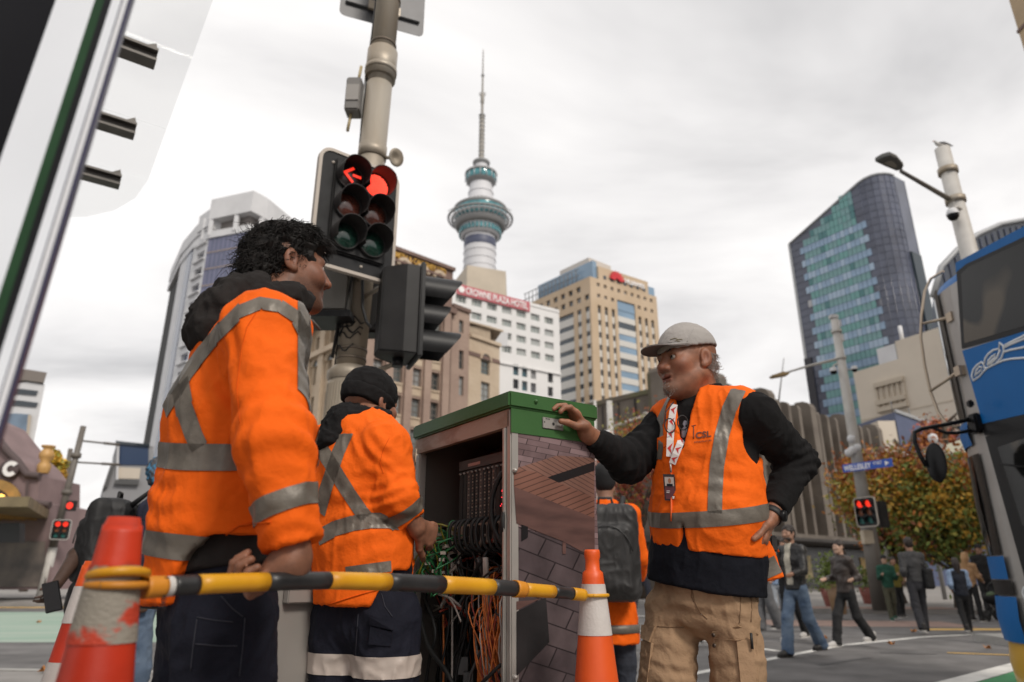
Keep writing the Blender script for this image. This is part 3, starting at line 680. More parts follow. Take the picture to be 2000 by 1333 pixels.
for i,(u,z,isp,r)in enumerate(panes):
 p=tA+dt*u+nt_*.05+V((0,0,z))
 if i<300:pane_obj('pane',pm[isp+rv_.choice((0,0,0,2,2,4 if not isp or rv_.random()<.3 else 0))],BT,p-base,rz)
 else:rest.use(bt_b if isp else bt_t).box((-cw*.46,-.12,-fl*.235),(cw*.46,.1,fl*.235),Matrix.Translation(p)@Matrix.Rotation(rz,4,'Z'))
if rest.v:tag(rest.build('pane_field',None,BT),kind='stuff')
fullw=tu(425,75)[0]
for r in range(-8,34):
 z=zpb-(r+.5)*fl*.5
 uu=0.0
 if z>zl_:uu=(z-zl_)/(zr_-zl_)*fullw
 if uu>fullw or z<2:continue
 pts=[tA+dt*uu+nt_*.03]+[p+(p-cen).normalized()*.03 for p in path[1:8]]
 b=MB();b.tube([V((p.x,p.y,z))for p in pts],.06,4);b.build('floor_line',bt_g if r<-30 else bt_n,BT)
for k,p in enumerate(path[1:9]):
 b=MB();o=(p-cen).normalized()*.05;b.tube([p+o,V((p.x,p.y,roofz(p)))+o],.08,4);b.build('mullion',bt_n,BT)
b=MB();rp_=[V((p.x,p.y,roofz(p)))for p in path[:8]];b.tube(rp_,.35,5);b.build('roof_edge',bt_g,BT)
b=MB();b.tube([tA,V((tA.x,tA.y,zl_))],.35,5);b.build('edge_trim',bt_g,BT)
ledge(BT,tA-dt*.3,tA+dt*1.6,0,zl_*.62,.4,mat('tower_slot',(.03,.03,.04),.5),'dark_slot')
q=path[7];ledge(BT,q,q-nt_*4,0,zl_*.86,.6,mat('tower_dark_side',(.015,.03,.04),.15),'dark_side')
# ================================================================== cream block, blue wall, green glass canopy, far right buildings
cb_m=mat('cream_block',(0.60,0.53,0.44),0.75,var=.05,scale=.2);cb_t=mat('cream_trim',(0.50,0.43,0.34),.7)
a=P(1666,728,92);bq=P(1870,625,70);
CB=thing('cream_block_building',(a.x,a.y,0),'blank cream stepped building below the glass tower','building')
cA=V((a.x,a.y,0));zA=a.z;cBp=PZ(1895,660,zA);cBv=V((cBp.x,cBp.y,0));dc=(cBv-cA).normalized();ncb=dc.cross(V((0,0,1)))
um=uvz(cA,cBv,1752,690)[0];zhi=uvz(cA,cBv,1755,665)[1];Lc=(cBv-cA).length
b=MB();b.prism([xy(cA),xy(cA+dc*um),xy(cA+dc*um-ncb*9),xy(cA-ncb*9)],0,zA);b.build('wall',cb_m,CB)
b=MB();b.prism([xy(cA+dc*um),xy(cBv+dc*8),xy(cBv+dc*8-ncb*9),xy(cA+dc*um-ncb*9)],0,zhi);b.build('wall',cb_m,CB)
for(x0,x1,y)in((1710,1767,752),(1714,1772,786),(1717,1776,800)):
 s_=uvz(cA,cBv,x0,y+3);e_=uvz(cA,cBv,x1,y-8);ledge(CB,cA+dc*s_[0],cA+dc*e_[0],s_[1]-.3,s_[1]+.3,.5,cb_t,'ledge')
for k in range(6):
 u=uvz(cA,cBv,1712+k*11,770)[0];zq=uvz(cA,cBv,1740,768)[1];ledge(CB,cA+dc*u,cA+dc*(u+.3),zq-2.2,zq+1.6,.25,cb_t,'rib')
for zz2 in(.35,.55,.75):ledge(CB,cA,cBv+dc*8,zA*zz2,zA*zz2+.15,.06,cb_t,'joint')
s_=uvz(cA,cBv,1717,712);e_=uvz(cA,cBv,1757,695);b=MB()
b.prism([xy(cA+dc*s_[0]),xy(cA+dc*(um-.1)),xy(cA+dc*(um-.1)-ncb*3),xy(cA+dc*s_[0]-ncb*3)],zA,zA+2.2);b.build('roof_sign_box',wt_white,CB)
b=MB();p=cA+dc*(um+.4)-ncb;b.tube([p+V((0,0,zhi)),p+V((0,0,zhi+2.2))],.25,6);b.build('roof_vent',wt_white,CB)
bw=mat('blue_wall',(0.075,0.095,0.17),.5,var=.08,scale=.5)
a=P(1747,805,62);bb_=PZ(1850,842,a.z);BW=thing('blue_wall_building',(a.x,a.y,0),'low navy blue walled building above the autumn tree','building')
aa,bq_=V((a.x,a.y,0)),V((bb_.x,bb_.y,0));b=MB();b.prism([xy(aa),xy(aa.lerp(bq_,1.3)),xy(aa.lerp(bq_,1.3)+V((3,8,0))),xy(aa+V((-1,8,0)))],0,a.z);b.build('wall',bw,BW)
ledge(BW,aa,aa.lerp(bq_,1.3),a.z-.05,a.z+.25,.15,bt_g,'coping')
b=MB();b.prism([(aa.x-1.6,aa.y+.2),(aa.x-.05,aa.y+.1),(aa.x-.05,aa.y+6),(aa.x-1.6,aa.y+6)],0,a.z-.8);b.build('side_wall',cb_m,BW)
for k in range(4):
 p=aa.lerp(bq_,k/3.2);b=MB();b.tube([V((p.x,p.y+.3,a.z)),V((p.x,p.y+.3,a.z+1.1))],.05,4);b.build('railing_post',roof_grey,BW)
cz=mat('curved_tower_glass',(0.045,0.055,0.075),.15,var=.25,scale=.1,spec=.6)
CT=thing('curved_tower',(P(1960,500,100).x,100,0),'dark glazed tower with curved top behind the bus roof','building')
prof=[(1812,900),(1822,580),(1838,522),(1870,488),(1910,458),(1955,438),(2005,429),(2060,428),(2110,436),(2110,900)]
b=MB();b.extr([P(x,y,100)for x,y in prof],(22,30,0));b.build('curtain_wall',cz,CT)
b=MB();b.tube([P(x,y,99.9)for x,y in prof[1:-1]],.45,5);b.build('roof_edge',bt_g,CT)
for k in range(24):
 x=1842+k*12;ytop=np.interp(x,[q[0]for q in prof[1:-1]],[q[1]for q in prof[1:-1]]);p=P(x,ytop+10,99.85);b=MB();b.tube([p,V((p.x,p.y,20))],.12,4);b.build('mullion',bt_n,CT)
tc_m=mat('tan_cladding',(0.42,0.31,0.19),.7,var=.1,scale=1);TN=thing('tan_building',(P(2000,60,16).x+3,16,0),'corner of a tan clad building at the top right edge','building')
ec=P(1984,45,16)
b=MB();b.box((ec.x,6,0),(ec.x+9,16,26));b.build('wall',tc_m,TN)
for k in range(12):
 b=MB();b.box((ec.x-.03,5.97,2.0+k*2.0),(ec.x+8.9,16.03,2.1+k*2.0));b.build('panel_joint',st_dark,TN)
for k in range(4):
 b=MB();b.box((ec.x-.025,15.2-k*2.4,0.1),(ec.x+.1,15.28-k*2.4,25.9));b.build('panel_joint',st_dark,TN)
# ================================================================== shared street materials
galv=mat('galvanised_steel',(0.42,0.38,0.32),0.5,metal=.35,c2=(0.33,0.27,0.20),scale=3.5,stretch=(1,1,.25),bump=.1,bscale=30,rvar=.15)
galv_l=mat('pole_pale_grey',(0.50,0.48,0.45),0.55,var=.1,scale=3)
pole_dk=mat('pole_dark_bronze',(0.13,0.115,0.10),0.55,var=.1,scale=3)
blk=mat('signal_black',(0.016,0.016,0.017),0.45,spec=.3,var=.3,scale=9,bump=.05,bscale=60)
blk2=mat('signal_housing',(0.022,0.021,0.021),0.5,spec=.3,var=.2,scale=5)
rubber=mat('black_rubber',(0.015,0.015,0.015),0.6)
alu_edge=mat('board_edge',(0.52,0.46,0.40),0.5)
red_on=mat('lamp_red_lit',(0.5,0.02,0.01),.4,emit=(1.0,0.035,0.014),estr=.8)
red_dots=MATS['lamp_red_lit']
amber_off=mat('lamp_amber_off',(0.08,0.022,0.014),.18,var=.3,scale=30,coat=.8);green_off=mat('lamp_green_off',(0.007,0.032,0.022),.18,var=.3,scale=30,coat=.8)
visor_red=mat('visor_inside',(0.03,0.026,0.026),.5)
def visor(mb,M,r,ln,cut=.30,n=20,tilt=.0):
 """tunnel visor with an open underside along local +z; M maps local to world, local y is up"""
 a0,a1=R(-90+58),R(270-58);vs=[]
 for ring,(rr,t)in enumerate(((r,0),(r*1.02,1))):
  for k in range(n+1):
   q=a0+(a1-a0)*k/n;h=math.sin(q)
   L=0 if t==0 else ln*(.52+.48*min(1,(h+.85)/1.45));vs.append(M@V((rr*math.cos(q),rr*math.sin(q),L)))
 f=[(k,k+1,n+2+k,n+1+k)for k in range(n)]
 mb.add(vs,f,True);o=len(vs)
 vs2=[]
 for ring,(rr,t)in enumerate(((r-.004,0),(r*1.02-.004,1))):
  for k in range(n+1):
   q=a0+(a1-a0)*k/n;h=math.sin(q)
   L=0 if t==0 else ln*(.52+.48*min(1,(h+.85)/1.45));vs2.append(M@V((rr*math.cos(q),rr*math.sin(q),L)))
 mb.add(vs2,[tuple(reversed(q))for q in f],True)
 mb.add([vs[n+1+k]for k in range(n+1)]+[vs2[n+1+k]for k in range(n+1)],[(k,k+1,n+2+k,n+1+k)for k in range(n)],False)
def disc(mb,M,r,z=0,n=24,dome=.0):
 vs=[M@V((0,0,z+dome))];
 for j,f in enumerate((.5,.85,1)):
  vs+=[M@V((r*f*math.cos(2*math.pi*k/n),r*f*math.sin(2*math.pi*k/n),z+dome*(1-f*f)))for k in range(n)]
 fs=[(0,1+k,1+(k+1)%n)for k in range(n)]
 for j in range(2):fs+=[(1+j*n+k,1+(j+1)*n+k,1+(j+1)*n+(k+1)%n,1+j*n+(k+1)%n)for k in range(n)]
 mb.add(vs,fs,True)
def rrect(w,h,r,n=5):
 pts=[]
 for cx,cy,a in((w/2-r,h/2-r,0),(-w/2+r,h/2-r,90),(-w/2+r,-h/2+r,180),(w/2-r,-h/2+r,270)):
  for k in range(n+1):q=R(a+90*k/n);pts.append((cx+r*math.cos(q),cy+r*math.sin(q)))
 return pts
def basis(x,y,o):
 x=V(x).normalized();y=V(y).normalized();z=x.cross(y);m=Matrix((x,y,z)).transposed().to_4x4();m.translation=V(o);return m
def mpts(M,pts,z=0):return[M@V((p[0],p[1],z))for p in pts]
# ================================================================== near traffic signal on its pole
PB,PT=P(686,700,5.0),P(745,130,5.0)
dp=(PT-PB)/(PT.z-PB.z)
def pole_at(z):return PB+dp*(z-PB.z)
TS=thing('traffic_signal',pole_at(0),'tall weathered signal pole with red arrow and red disc lit','traffic light')
pr=SZ(28,pole_at(2.9))
b=MB();b.tube([pole_at(0),pole_at(2.42)],pr*1.36,32)
for k in range(40):
 a=2*math.pi*k/40;o=V((math.cos(a),math.sin(a),0))*pr*1.36;b.tube([pole_at(.02)+o,pole_at(2.35)+o],.004,4,False)
b.build('pole_sleeve',galv,TS)
b=MB();b.lathe([(pr*.9,2.50),(pr*1.15,2.49),(pr*1.48,2.45),(pr*1.5,2.41),(pr*1.4,2.38)],pole_at(0),32);o_=b.build('sleeve_cap',galv,TS);o_.location=pole_at(2.43)-pole_at(0)-V((0,0,2.43))
b=MB();b.tube([pole_at(2.4),pole_at(5.1)],[pr,pr*1.0],32);b.build('pole',galv,TS)
b=MB();b.tube([pole_at(5.1),pole_at(9.0)],[pr*.97,pr*.9],32);b.build('upper_pole',galv,TS)
zc=pole_at(0);
def col_(y,rr,h,m,name):
 z=P(720,y,5).z;b=MB();b.tube([pole_at(z-h/2),pole_at(z+h/2)],pr*rr,32);return b.build(name,m,TS)
col_(130,1.2,.30,galv,'collar');col_(141,1.26,.05,galv,'collar_lip')
strapm=mat('strap_band',(.16,.13,.10),.6,metal=.4)
for y in(91,139,290,311,686,704,4):col_(y,1.04,.018,strapm,'strap')
col_(300,1.07,.12,galv,'clamp_band')
b=MB();b.tube([pole_at(z)+V((-pr*.98,-.03,0))for z in(2.5,3.2,4.0,4.7,5.6,6.4)],.007,6);b.build('cable',rubber,TS)
wm=mat('cable_white',(.5,.48,.44),.6);b=MB();b.tube([pole_at(z)+V((-pr*(1.06+.08*math.sin(z*4)),-.02,0))for z in np.arange(4.4,7.4,.15)],.006,6);b.build('cable',wm,TS)
zd=P(700,195,5).z;c=pole_at(zd)+V((-pr-.09,-.02,0));b=MB();b.cbox(c,.13,.15,.34);b.build('detector_box',mat('detector_grey',(.2,.19,.18),.5),TS,bevel=.012)
b=MB();b.cbox(c+V((.0,-.07,.0)),.11,.03,.16);b.build('detector_face',mat('detector_face',(.33,.31,.29),.5),TS)
ym=mat('yellowed_rod',(.45,.36,.2),.5)
for s in(-1,1):b=MB();b.tube([c+V((.02*s,0,s*.17)),c+V((.035*s,0,s*.34))],.014,8);b.build('conduit_rod',ym,TS)
zd=P(767,308,5).z;c=P(768,309,4.95);M=Matrix.Translation(c)@frame((.75,-.55,-.25)).to_4x4();b=MB();rd=SZ(18,c)
b.lathe([(.0,.0),(rd*.5,.012),(rd,.035),(rd*.98,.045),(rd*.5,.022),(0,.012)],n=24,M=M);b.build('dish',galv,TS)
b=MB();b.tube([pole_at(zd)+V((pr*.9,0,0)),c],.016,8);b.build('dish_arm',galv,TS)
zs_=P(662,28,5.3).z;a_=P(662,28,5.25);c_=PZ(826,74,zs_);ex=(c_-a_).normalized();wd=(c_-a_).length
spm=mat('sign_back',(.12,.12,.125),.5,metal=.2,var=.12,scale=4);M=basis(ex,(0,0,1),a_+ex*wd/2+V((0,0,.62)))
SN=thing('sign_plate',M.translation,'back of a grey rounded sign plate high on the signal pole','sign')
b=MB();b.extr(mpts(M,rrect(wd,1.24,.06)),M.to_3x3()@V((0,0,.006)));b.build('plate',spm,SN)
for z in(-.45,.1):b=MB();b.box((-wd/2+.05,z-.022,.0065),(wd/2-.05,z+.022,.04),M);b.build('rail',spm,SN,bevel=.006)
b=MB();b.box((-.16,-.5,.041),(.16,-.4,.07),M);b.build('clamp',galv,SN)
def signal_board(T,TL,TR,BRpx,lamps,rl,vis,vlen,lit,frame_m=alu_edge,detail=True):
 A,B=V((TL.x,TL.y,0)),V((TR.x,TR.y,0));d=(B-A).normalized();n=d.cross(V((0,0,1)));w=(B-A).length
 zb=uvz(A,B,*BRpx)[1];h=TL.z-zb
 M=basis(d,(0,0,1),TL+d*w/2-V((0,0,h/2)))
 b=MB();r=w*.13;b.extr(mpts(M,rrect(w,h,r)),n*.02);b.build('backboard',blk,T)
 b=MB();op,ip=rrect(w+.045,h+.045,r+.022),rrect(w-.004,h-.004,r-.002);k=len(op)
 for z0 in(-.012,.028):b.add(mpts(M,op,z0)+mpts(M,ip,z0),[(i,(i+1)%k,k+(i+1)%k,k+i)if z0>0 else(i,k+i,k+(i+1)%k,(i+1)%k)for i in range(k)])
 b.add(mpts(M,op,-.012)+mpts(M,op,.028),[(i,(i+1)%k,k+(i+1)%k,k+i)for i in range(k)]);b.add(mpts(M,ip,.028)+mpts(M,ip,-.012),[(i,(i+1)%k,k+(i+1)%k,k+i)for i in range(k)])
 b.build('board_frame',frame_m,T)
 return M,w,h,d,n
TL=P(629,291,4.3);TR=PZ(773,348,TL.z)
M,bw_,bh_,bd,bn=signal_board(TS,TL,TR,(757,553),None,0,None,0,None)
A_,B_=V((TL.x,TL.y,0)),V((TR.x,TR.y,0))
MI=M.inverted();rl=bw_*.165
cxs=(-.165*bw_,.185*bw_);czs=(.235*bh_,.0*bh_,-.235*bh_)
zlamp=[uvz(A_,B_,728,y)[1]-M.translation.z for y in(372,424,486)]
czs=[(zlamp[0]+.0),(zlamp[0]+zlamp[2])/2,zlamp[2]]
ul=[uvz(A_,B_,x,y)[0]-bw_/2 for x,y in((677,352),(727,373))]
lz=(zlamp[0]-zlamp[2])/2
b=MB();b.box((ul[0]-rl*1.15,czs[2]-rl*1.35,.021),(ul[1]+rl*1.2,czs[0]+rl*1.3,.05),M);b.build('lamp_housing',blk2,TS,bevel=.015)
vl=.15
for ci,cx in enumerate(ul):
 for ri,cz_ in enumerate(czs):
  ML=M@Matrix.Translation((cx,cz_,.06));lm=(None if ci==0 else red_on)if ri==0 else(amber_off if ri==1 else green_off)
  b=MB();b.lathe([(rl*1.03,-.02),(rl*1.06,.012),(rl*.96,.014),(rl*.96,.0)],n=28,M=ML);lo=b.build('lamp_ring',blk2,TS)
  b=MB();disc(b,ML,rl*.95,.002,28,.03);lens=b.build('lens',lm if lm else mat('lamp_black_lens',(.02,.012,.012),.3),TS)
  if ri==0 and ci==1:
   b=MB();rr=random.Random(2)
   for i in range(-7,8):
    for j in range(-7,8):
     if(i*i+j*j)**.5*.13<.97:
      q=ML@V((i*.13*rl*.95,j*.13*rl*.95,.006+.03*(1-(i*i+j*j)*.0169)));b.cbox(q,.007,.007,.007)
   tag(b.build('led_dots',mat('led_dot',(.6,.05,.03),.4,emit=(1,.10,.06),estr=1.0),lens),kind='stuff')
  if ri==0 and ci==0:
   b=MB();a=rl*.95;zq=.034;wd_=.2*a
   for p,q in(((-.62,0),(.08,.60)),((-.62,0),(.08,-.62)),((.10,-.0),(.72,-.0))):
    p,q=V((p[0]*a,p[1]*a,zq)),V((q[0]*a,q[1]*a,zq));dd=(q-p).normalized();nn=V((-dd.y,dd.x,0))*wd_/2
    b.extr([ML@(p-nn-dd*wd_*.35),ML@(q-nn),ML@(q+nn),ML@(p+nn-dd*wd_*.35)],bn*.004)
   b.build('arrow',red_on,lens)
  b=MB();visor(b,ML,rl*1.06,vl);b.build('visor',visor_red,TS)
for(x,z)in((-.36,.40),(.18,.44),(-.36,-.42),(.1,-.44),(.4,.2)):
 b=MB();b.lathe([(.012,0),(.010,.008),(0,.010)],n=10,M=M@Matrix.Translation((x*bw_,z*bh_,.021)));b.build('bolt',alu_edge,TS)
for z in(.36,-.36):
 b=MB();p=M@V((.1*bw_,z*bh_,-.01));q=pole_at(p.z);b.tube([p,q],.025,8);b.build('bracket',galv,TS)
sd=V((.93,.36,0)).normalized();sx=V((0,0,1)).cross(sd).normalized()
top=P(800,530,4.65);bot=P(790,705,4.65);zt2,zb2=top.z,P(790,700,4.65).z
cs=P(808,620,4.7);SH=thing('side_signal_head',(cs.x,cs.y,zb2),'black signal head turned sideways with two visors showing','traffic light')
Ms=basis(sx,(0,0,1),V((cs.x,cs.y,(zt2+zb2)/2)));hh=(zt2-zb2)
b=MB();sec=[(-.17,0),(.17,0),(.17,-.10),(.09,-.26),(-.09,-.26),(-.17,-.10)]
b.add([Ms@V((x,s*hh/2*(1 if z>-.2 else.94),z))for s in(-1,1)for x,z in sec],[tuple(range(6)),tuple(reversed(range(6,12)))]+[(i,i+6,(i+1)%6+6,(i+1)%6)for i in range(6)]);b.build('housing',blk2,SH,bevel=.01)
b=MB();b.box((-.19,-hh/2-.02,.0),(.19,hh/2+.02,.035),Ms);b.build('front_plate',blk,SH,bevel=.008)
for k,z in enumerate((.29,-.02,-.33)):
 ML=Ms@Matrix.Translation((0,z*hh,.04))
 b=MB();disc(b,ML,.1,.0,20,.02);b.build('lens',(amber_off,amber_off,green_off)[k],SH)
 if k!=1:b=MB();visor(b,ML,.125,.30);b.build('visor',blk,SH)
b=MB();visor(b,Ms@Matrix.Translation((0,-.02*hh,.04)),.115,.22);b.build('visor',blk,SH)
b=MB();b.tube([V((cs.x,cs.y,zb2))-sd*.1,V((cs.x,cs.y,zb2-.06))-sd*.1],.04,12);b.build('mount_stub',blk,SH)
b=MB();z=zb2-.03;b.tube([V((cs.x,cs.y,z))-sd*.1,pole_at(z-.05)],.018,8);b.build('mount_arm',galv,SH)
b=MB();z=zt2-.1;b.tube([V((cs.x,cs.y,z))-sd*.2,pole_at(z)],.018,8);b.build('mount_arm',galv,SH)
b=MB();pts=[P(x,y,4.72)for x,y in((708,548),(708,600),(716,630),(726,642),(738,628),(748,595),(757,560),(760,540))];b.tube(pts,.012,8);b.build('looped_cable',rubber,TS)
hp=P(652,570,4.9);b=MB();b.cbox(hp,.3,.26,.42);b.build('controller_hood',mat('hood_grey',(.21,.20,.18),.55),TS,bevel=.02)
b=MB();b.cbox(hp-V((0,0,.24)),.36,.32,.05);b.build('hood_rim',blk,TS)
for dx in(.07,.1):b=MB();b.tube([hp+V((.14+dx*.3,-.1,.2)),hp+V((.13,-.1,-.2)),pole_at(2.9)+V((-pr,-.05,0)),pole_at(2.55)+V((-pr*1.1,-.05-dx*.3,0))],.012,6);b.build('cable',rubber,TS)
rw=random.Random(5)
for k in range(7):
 z=2.5+rw.random()*.35;b=MB();a0=math.pi+rw.random();pts=[pole_at(z+.03*math.sin(i*1.3+k))+V((math.cos(a0+i*.22),-abs(math.sin(a0+i*.22)),0))*pr*(1.03+.05*rw.random())for i in range(8)];b.tube(pts,.006,5);b.build('cable_tie',rubber,TS)
b=MB();bh=P(728,600,5.2);b.cbox(bh,.2,.2,.5);b.build('rear_housing',blk2,TS,bevel=.02)
# ================================================================== open control cabinet
gcab=mat('cabinet_green',(0.03,0.10,0.024),0.45,c2=(0.038,0.118,0.03),scale=5,bump=.06,bscale=60,coat=.1)
bare=mat('cabinet_bare_metal',(0.36,0.26,0.20),0.5,c2=(0.26,0.15,0.10),scale=7,stretch=(1,1,2),lo=.5,hi=.62,bump=.1,bscale=50)
alu=mat('cabinet_aluminium',(0.44,0.42,0.39),0.42,metal=.5,var=.08,scale=9)
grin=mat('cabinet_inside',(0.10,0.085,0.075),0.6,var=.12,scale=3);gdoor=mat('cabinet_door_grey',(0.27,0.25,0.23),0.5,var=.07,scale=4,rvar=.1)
n0=P(997,765,2.0);ZL=n0.z;cn=V((n0.x,n0.y,0));A=PZ(815,833,ZL);Bc=PZ(1143,797,ZL)
fu=(V((A.x,A.y,0))-cn);CW=fu.length;fu.normalize();fv=V((fu.y,-fu.x,0));fv=fv if fv.x>0 else-fv;CD=(V((Bc.x,Bc.y,0))-cn).dot(fv)
CAB=thing('control_cabinet',cn+fu*CW/2+fv*CD/2,'open traffic control cabinet with green lid and wiring inside','cabinet')
MC=basis(fu,fv,cn)if fu.cross(fv).z>0 else None
def C3(u,v,z):return cn+fu*u+fv*v+V((0,0,z))
def cbx(u0,u1,v0,v1,z0,z1):
 b=MB();b.add([C3(u,v,z)for z in(z0,z1)for v in(v0,v1)for u in(u0,u1)],[(0,2,3,1),(4,5,7,6),(0,1,5,4),(2,6,7,3),(0,4,6,2),(1,3,7,5)]);return b
ZB=ZL-.05
cbx(-.012,CW+.012,-.012,CD+.012,ZB,ZL).build('lid',gcab,CAB,bevel=.006)
cbx(.008,CW-.008,.0,.02,ZB-.055,ZB-.002).build('top_rail',bare,CAB)
cbx(-.002,.022,.0,.03,.0,ZB-.003).build('corner_post',alu,CAB,bevel=.004)
cbx(.022,.036,-.006,.012,.05,ZB-.056).build('door_seal',alu,CAB,bevel=.003)
cbx(CW-.03,CW,.0,.03,.0,ZB-.056).build('corner_post',alu,CAB,bevel=.004)
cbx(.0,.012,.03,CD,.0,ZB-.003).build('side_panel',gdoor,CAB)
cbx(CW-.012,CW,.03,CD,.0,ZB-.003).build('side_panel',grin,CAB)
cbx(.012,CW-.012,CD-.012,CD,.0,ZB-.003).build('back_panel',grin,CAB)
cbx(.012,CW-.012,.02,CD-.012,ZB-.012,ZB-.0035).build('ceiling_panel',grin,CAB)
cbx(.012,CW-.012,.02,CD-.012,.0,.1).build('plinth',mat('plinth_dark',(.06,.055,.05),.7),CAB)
cbx(-.004,-.0005,.0,CD,ZB-.075,ZB-.0005).build('green_band',gcab,CAB)
for v,z,r in((.085,ZL-.022,.007),(.21,ZL-.022,.006)):
 b=MB();M=basis(fv,(0,0,1),C3(-.012,v,z));b.lathe([(r,0),(r*.8,.006),(0,.008)],n=10,M=M);b.build('rivet',gcab,CAB)
cbx(-.02,-.0125,CD*.50,CD*.74,ZL-.038,ZL-.012).build('lid_catch',gcab,CAB,bevel=.004)
kp0,kp1=uvz(cn,cn+fv,1057,815),uvz(cn,cn+fv,1098,843)
cbx(-.008,-.0045,kp0[0],kp1[0],kp1[1],kp0[1]).build('key_plate',alu,CAB,bevel=.002)
for(fx,fz,r)in((.5,.48,.005),(.08,.55,.0025),(.92,.45,.0025),(.16,.85,.002),(.24,.85,.002),(.3,.85,.002)):
 b=MB();M=basis(fv,(0,0,1),C3(-.0083,kp0[0]+(kp1[0]-kp0[0])*fx,kp1[1]+(kp0[1]-kp1[1])*fz));disc(b,M,r,.0004,10);b.build('key_hole',rubber,CAB)
def brickmat(name,c1,c2,mortar,sc_,rot,shear=(1,1,1),off=.5,msize=.015,rw=.5,rh=.25):
 m=bpy.data.materials.new(name);m.use_nodes=True;n=m.node_tree.nodes;l=m.node_tree.links;bs=n['Principled BSDF'];bs.inputs['Roughness'].default_value=.32
 t=n.new('ShaderNodeTexCoord');mp=n.new('ShaderNodeMapping');mp.inputs['Rotation'].default_value=(0,0,rot);mp.inputs['Scale'].default_value=shear;l.new(t.outputs['Object'],mp.inputs[0])
 br=n.new('ShaderNodeTexBrick');br.inputs['Color1'].default_value=(*c1,1);br.inputs['Color2'].default_value=(*c2,1);br.inputs['Mortar'].default_value=(*mortar,1)
 br.inputs['Scale'].default_value=sc_;br.inputs['Mortar Size'].default_value=msize;br.inputs['Brick Width'].default_value=rw;br.inputs['Row Height'].default_value=rh;br.offset=off;l.new(mp.outputs[0],br.inputs['Vector'])
 no=n.new('ShaderNodeTexNoise');no.inputs['Scale'].default_value=14;no.inputs['Detail'].default_value=8;l.new(t.outputs['Object'],no.inputs['Vector'])
 x=n.new('ShaderNodeMix');x.data_type='RGBA';x.blend_type='OVERLAY';x.inputs['Factor'].default_value=.7;l.new(br.outputs['Color'],x.inputs['A']);l.new(no.outputs['Fac'],x.inputs['B'])
 l.new(x.outputs['Result'],bs.inputs['Base Color']);return m
pav1=brickmat('print_paving_small',(.14,.092,.095),(.25,.175,.18),(.06,.04,.042),6.0,R(9),(1,2.4,1),.5,.012,.5,.25)
pav2=brickmat('print_paving_large',(.062,.046,.050),(.10,.075,.078),(.025,.018,.02),3.6,R(24),(1,1.5,1),.5,.010,.5,.28)
def plankmat(name,c,rot,scale):
 m=bpy.data.materials.new(name);m.use_nodes=True;n=m.node_tree.nodes;l=m.node_tree.links;bs=n['Principled BSDF'];bs.inputs['Roughness'].default_value=.32
 t=n.new('ShaderNodeTexCoord');mp=n.new('ShaderNodeMapping');mp.inputs['Rotation'].default_value=(0,0,rot);l.new(t.outputs['Object'],mp.inputs[0])
 wv=n.new('ShaderNodeTexWave');wv.wave_type='BANDS';wv.bands_direction='Y';wv.wave_profile='SIN';wv.inputs['Scale'].default_value=scale;wv.inputs['Distortion'].default_value=.6;wv.inputs['Detail'].default_value=2;l.new(mp.outputs[0],wv.inputs['Vector'])
 r=n.new('ShaderNodeValToRGB');r.color_ramp.elements[0].position=.0;r.color_ramp.elements[0].color=(*[v*.35 for v in c],1);r.color_ramp.elements[1].position=.16;r.color_ramp.elements[1].color=(*c,1);l.new(wv.outputs['Fac'],r.inputs[0])
 no=n.new('ShaderNodeTexNoise');no.inputs['Scale'].default_value=6;no.inputs['Detail'].default_value=8;l.new(t.outputs['Object'],no.inputs['Vector'])
 x=n.new('ShaderNodeMix');x.data_type='RGBA';x.blend_type='OVERLAY';x.inputs['Factor'].default_value=.6;l.new(r.outputs[0],x.inputs['A']);l.new(no.outputs['Fac'],x.inputs['B']);l.new(x.outputs['Result'],bs.inputs['Base Color']);return m
w_a=plankmat('print_timber_upper',(.21,.11,.085),R(20),24);w_b=plankmat('print_timber_lower',(.20,.095,.07),R(-20),20)
w_s=mat('print_bench_side',(.075,.042,.038),.32,c2=(.14,.075,.065),scale=5,stretch=(1,4,1));w_k=mat('print_black',(.012,.011,.012),.32);w_c=mat('print_dark_block',(.022,.02,.021),.32,var=.3,scale=6)
MP=basis(fv,(0,0,1),C3(-.0005,0,0));MPi=MP.inverted()
def art(name,px,m,k,parent,edge=True):
 pts=[]
 for x,y in px:
  u,z=uvz(cn,cn+fv,x,y);pts.append((min(max(u,.004),CD-.001),max(.02,min(z,ZB-.076)),.0006*k))
 me=bpy.data.meshes.new(name);me.from_pydata(pts,[],[tuple(reversed(range(len(pts))))if False else tuple(range(len(pts)))]);me.materials.append(m)
 me.update()
 o=bpy.data.objects.new(name,me);col.objects.link(o);o.parent=parent;o.matrix_local=Matrix.Translation(-wloc(parent))@MP if parent is CAB else Matrix.Identity(4);return o
c1=lambda x,y:(800+.225*x,740+.225*y);c2=lambda x,y:(800+.25*x,1000+.25*y)
wrap=art('printed_wrap',[(900,700),(900,1500),(1300,1500),(1300,700)],pav1,1,CAB)
art('print_lower_paving',[c1(900,1270),c1(1560,1480),(1300,1120),(1300,1500),(900,1500)],pav2,2,wrap)
art('print_timber',[c1(900,785),c1(1280,668),c1(1600,690),c1(1600,730),c1(1190,862),c1(1080,818),c1(900,800)],w_a,2,wrap)
art('print_gap',[c1(1190,858),c1(1600,722),c1(1600,800),c1(1292,905)],w_k,3,wrap)
art('print_timber',[c1(1292,905),c1(1600,800),c1(1600,1050)],w_a,3,wrap)
art('print_timber',[c1(900,780),c1(1100,815),c1(1292,905),c1(1600,1035),c1(1600,1212),c1(900,938)],w_b,4,wrap)
art('print_bench_side',[c1(900,938),c1(1600,1212),c1(1600,1560),c2(1190,230),c2(830,90)],w_s,5,wrap)
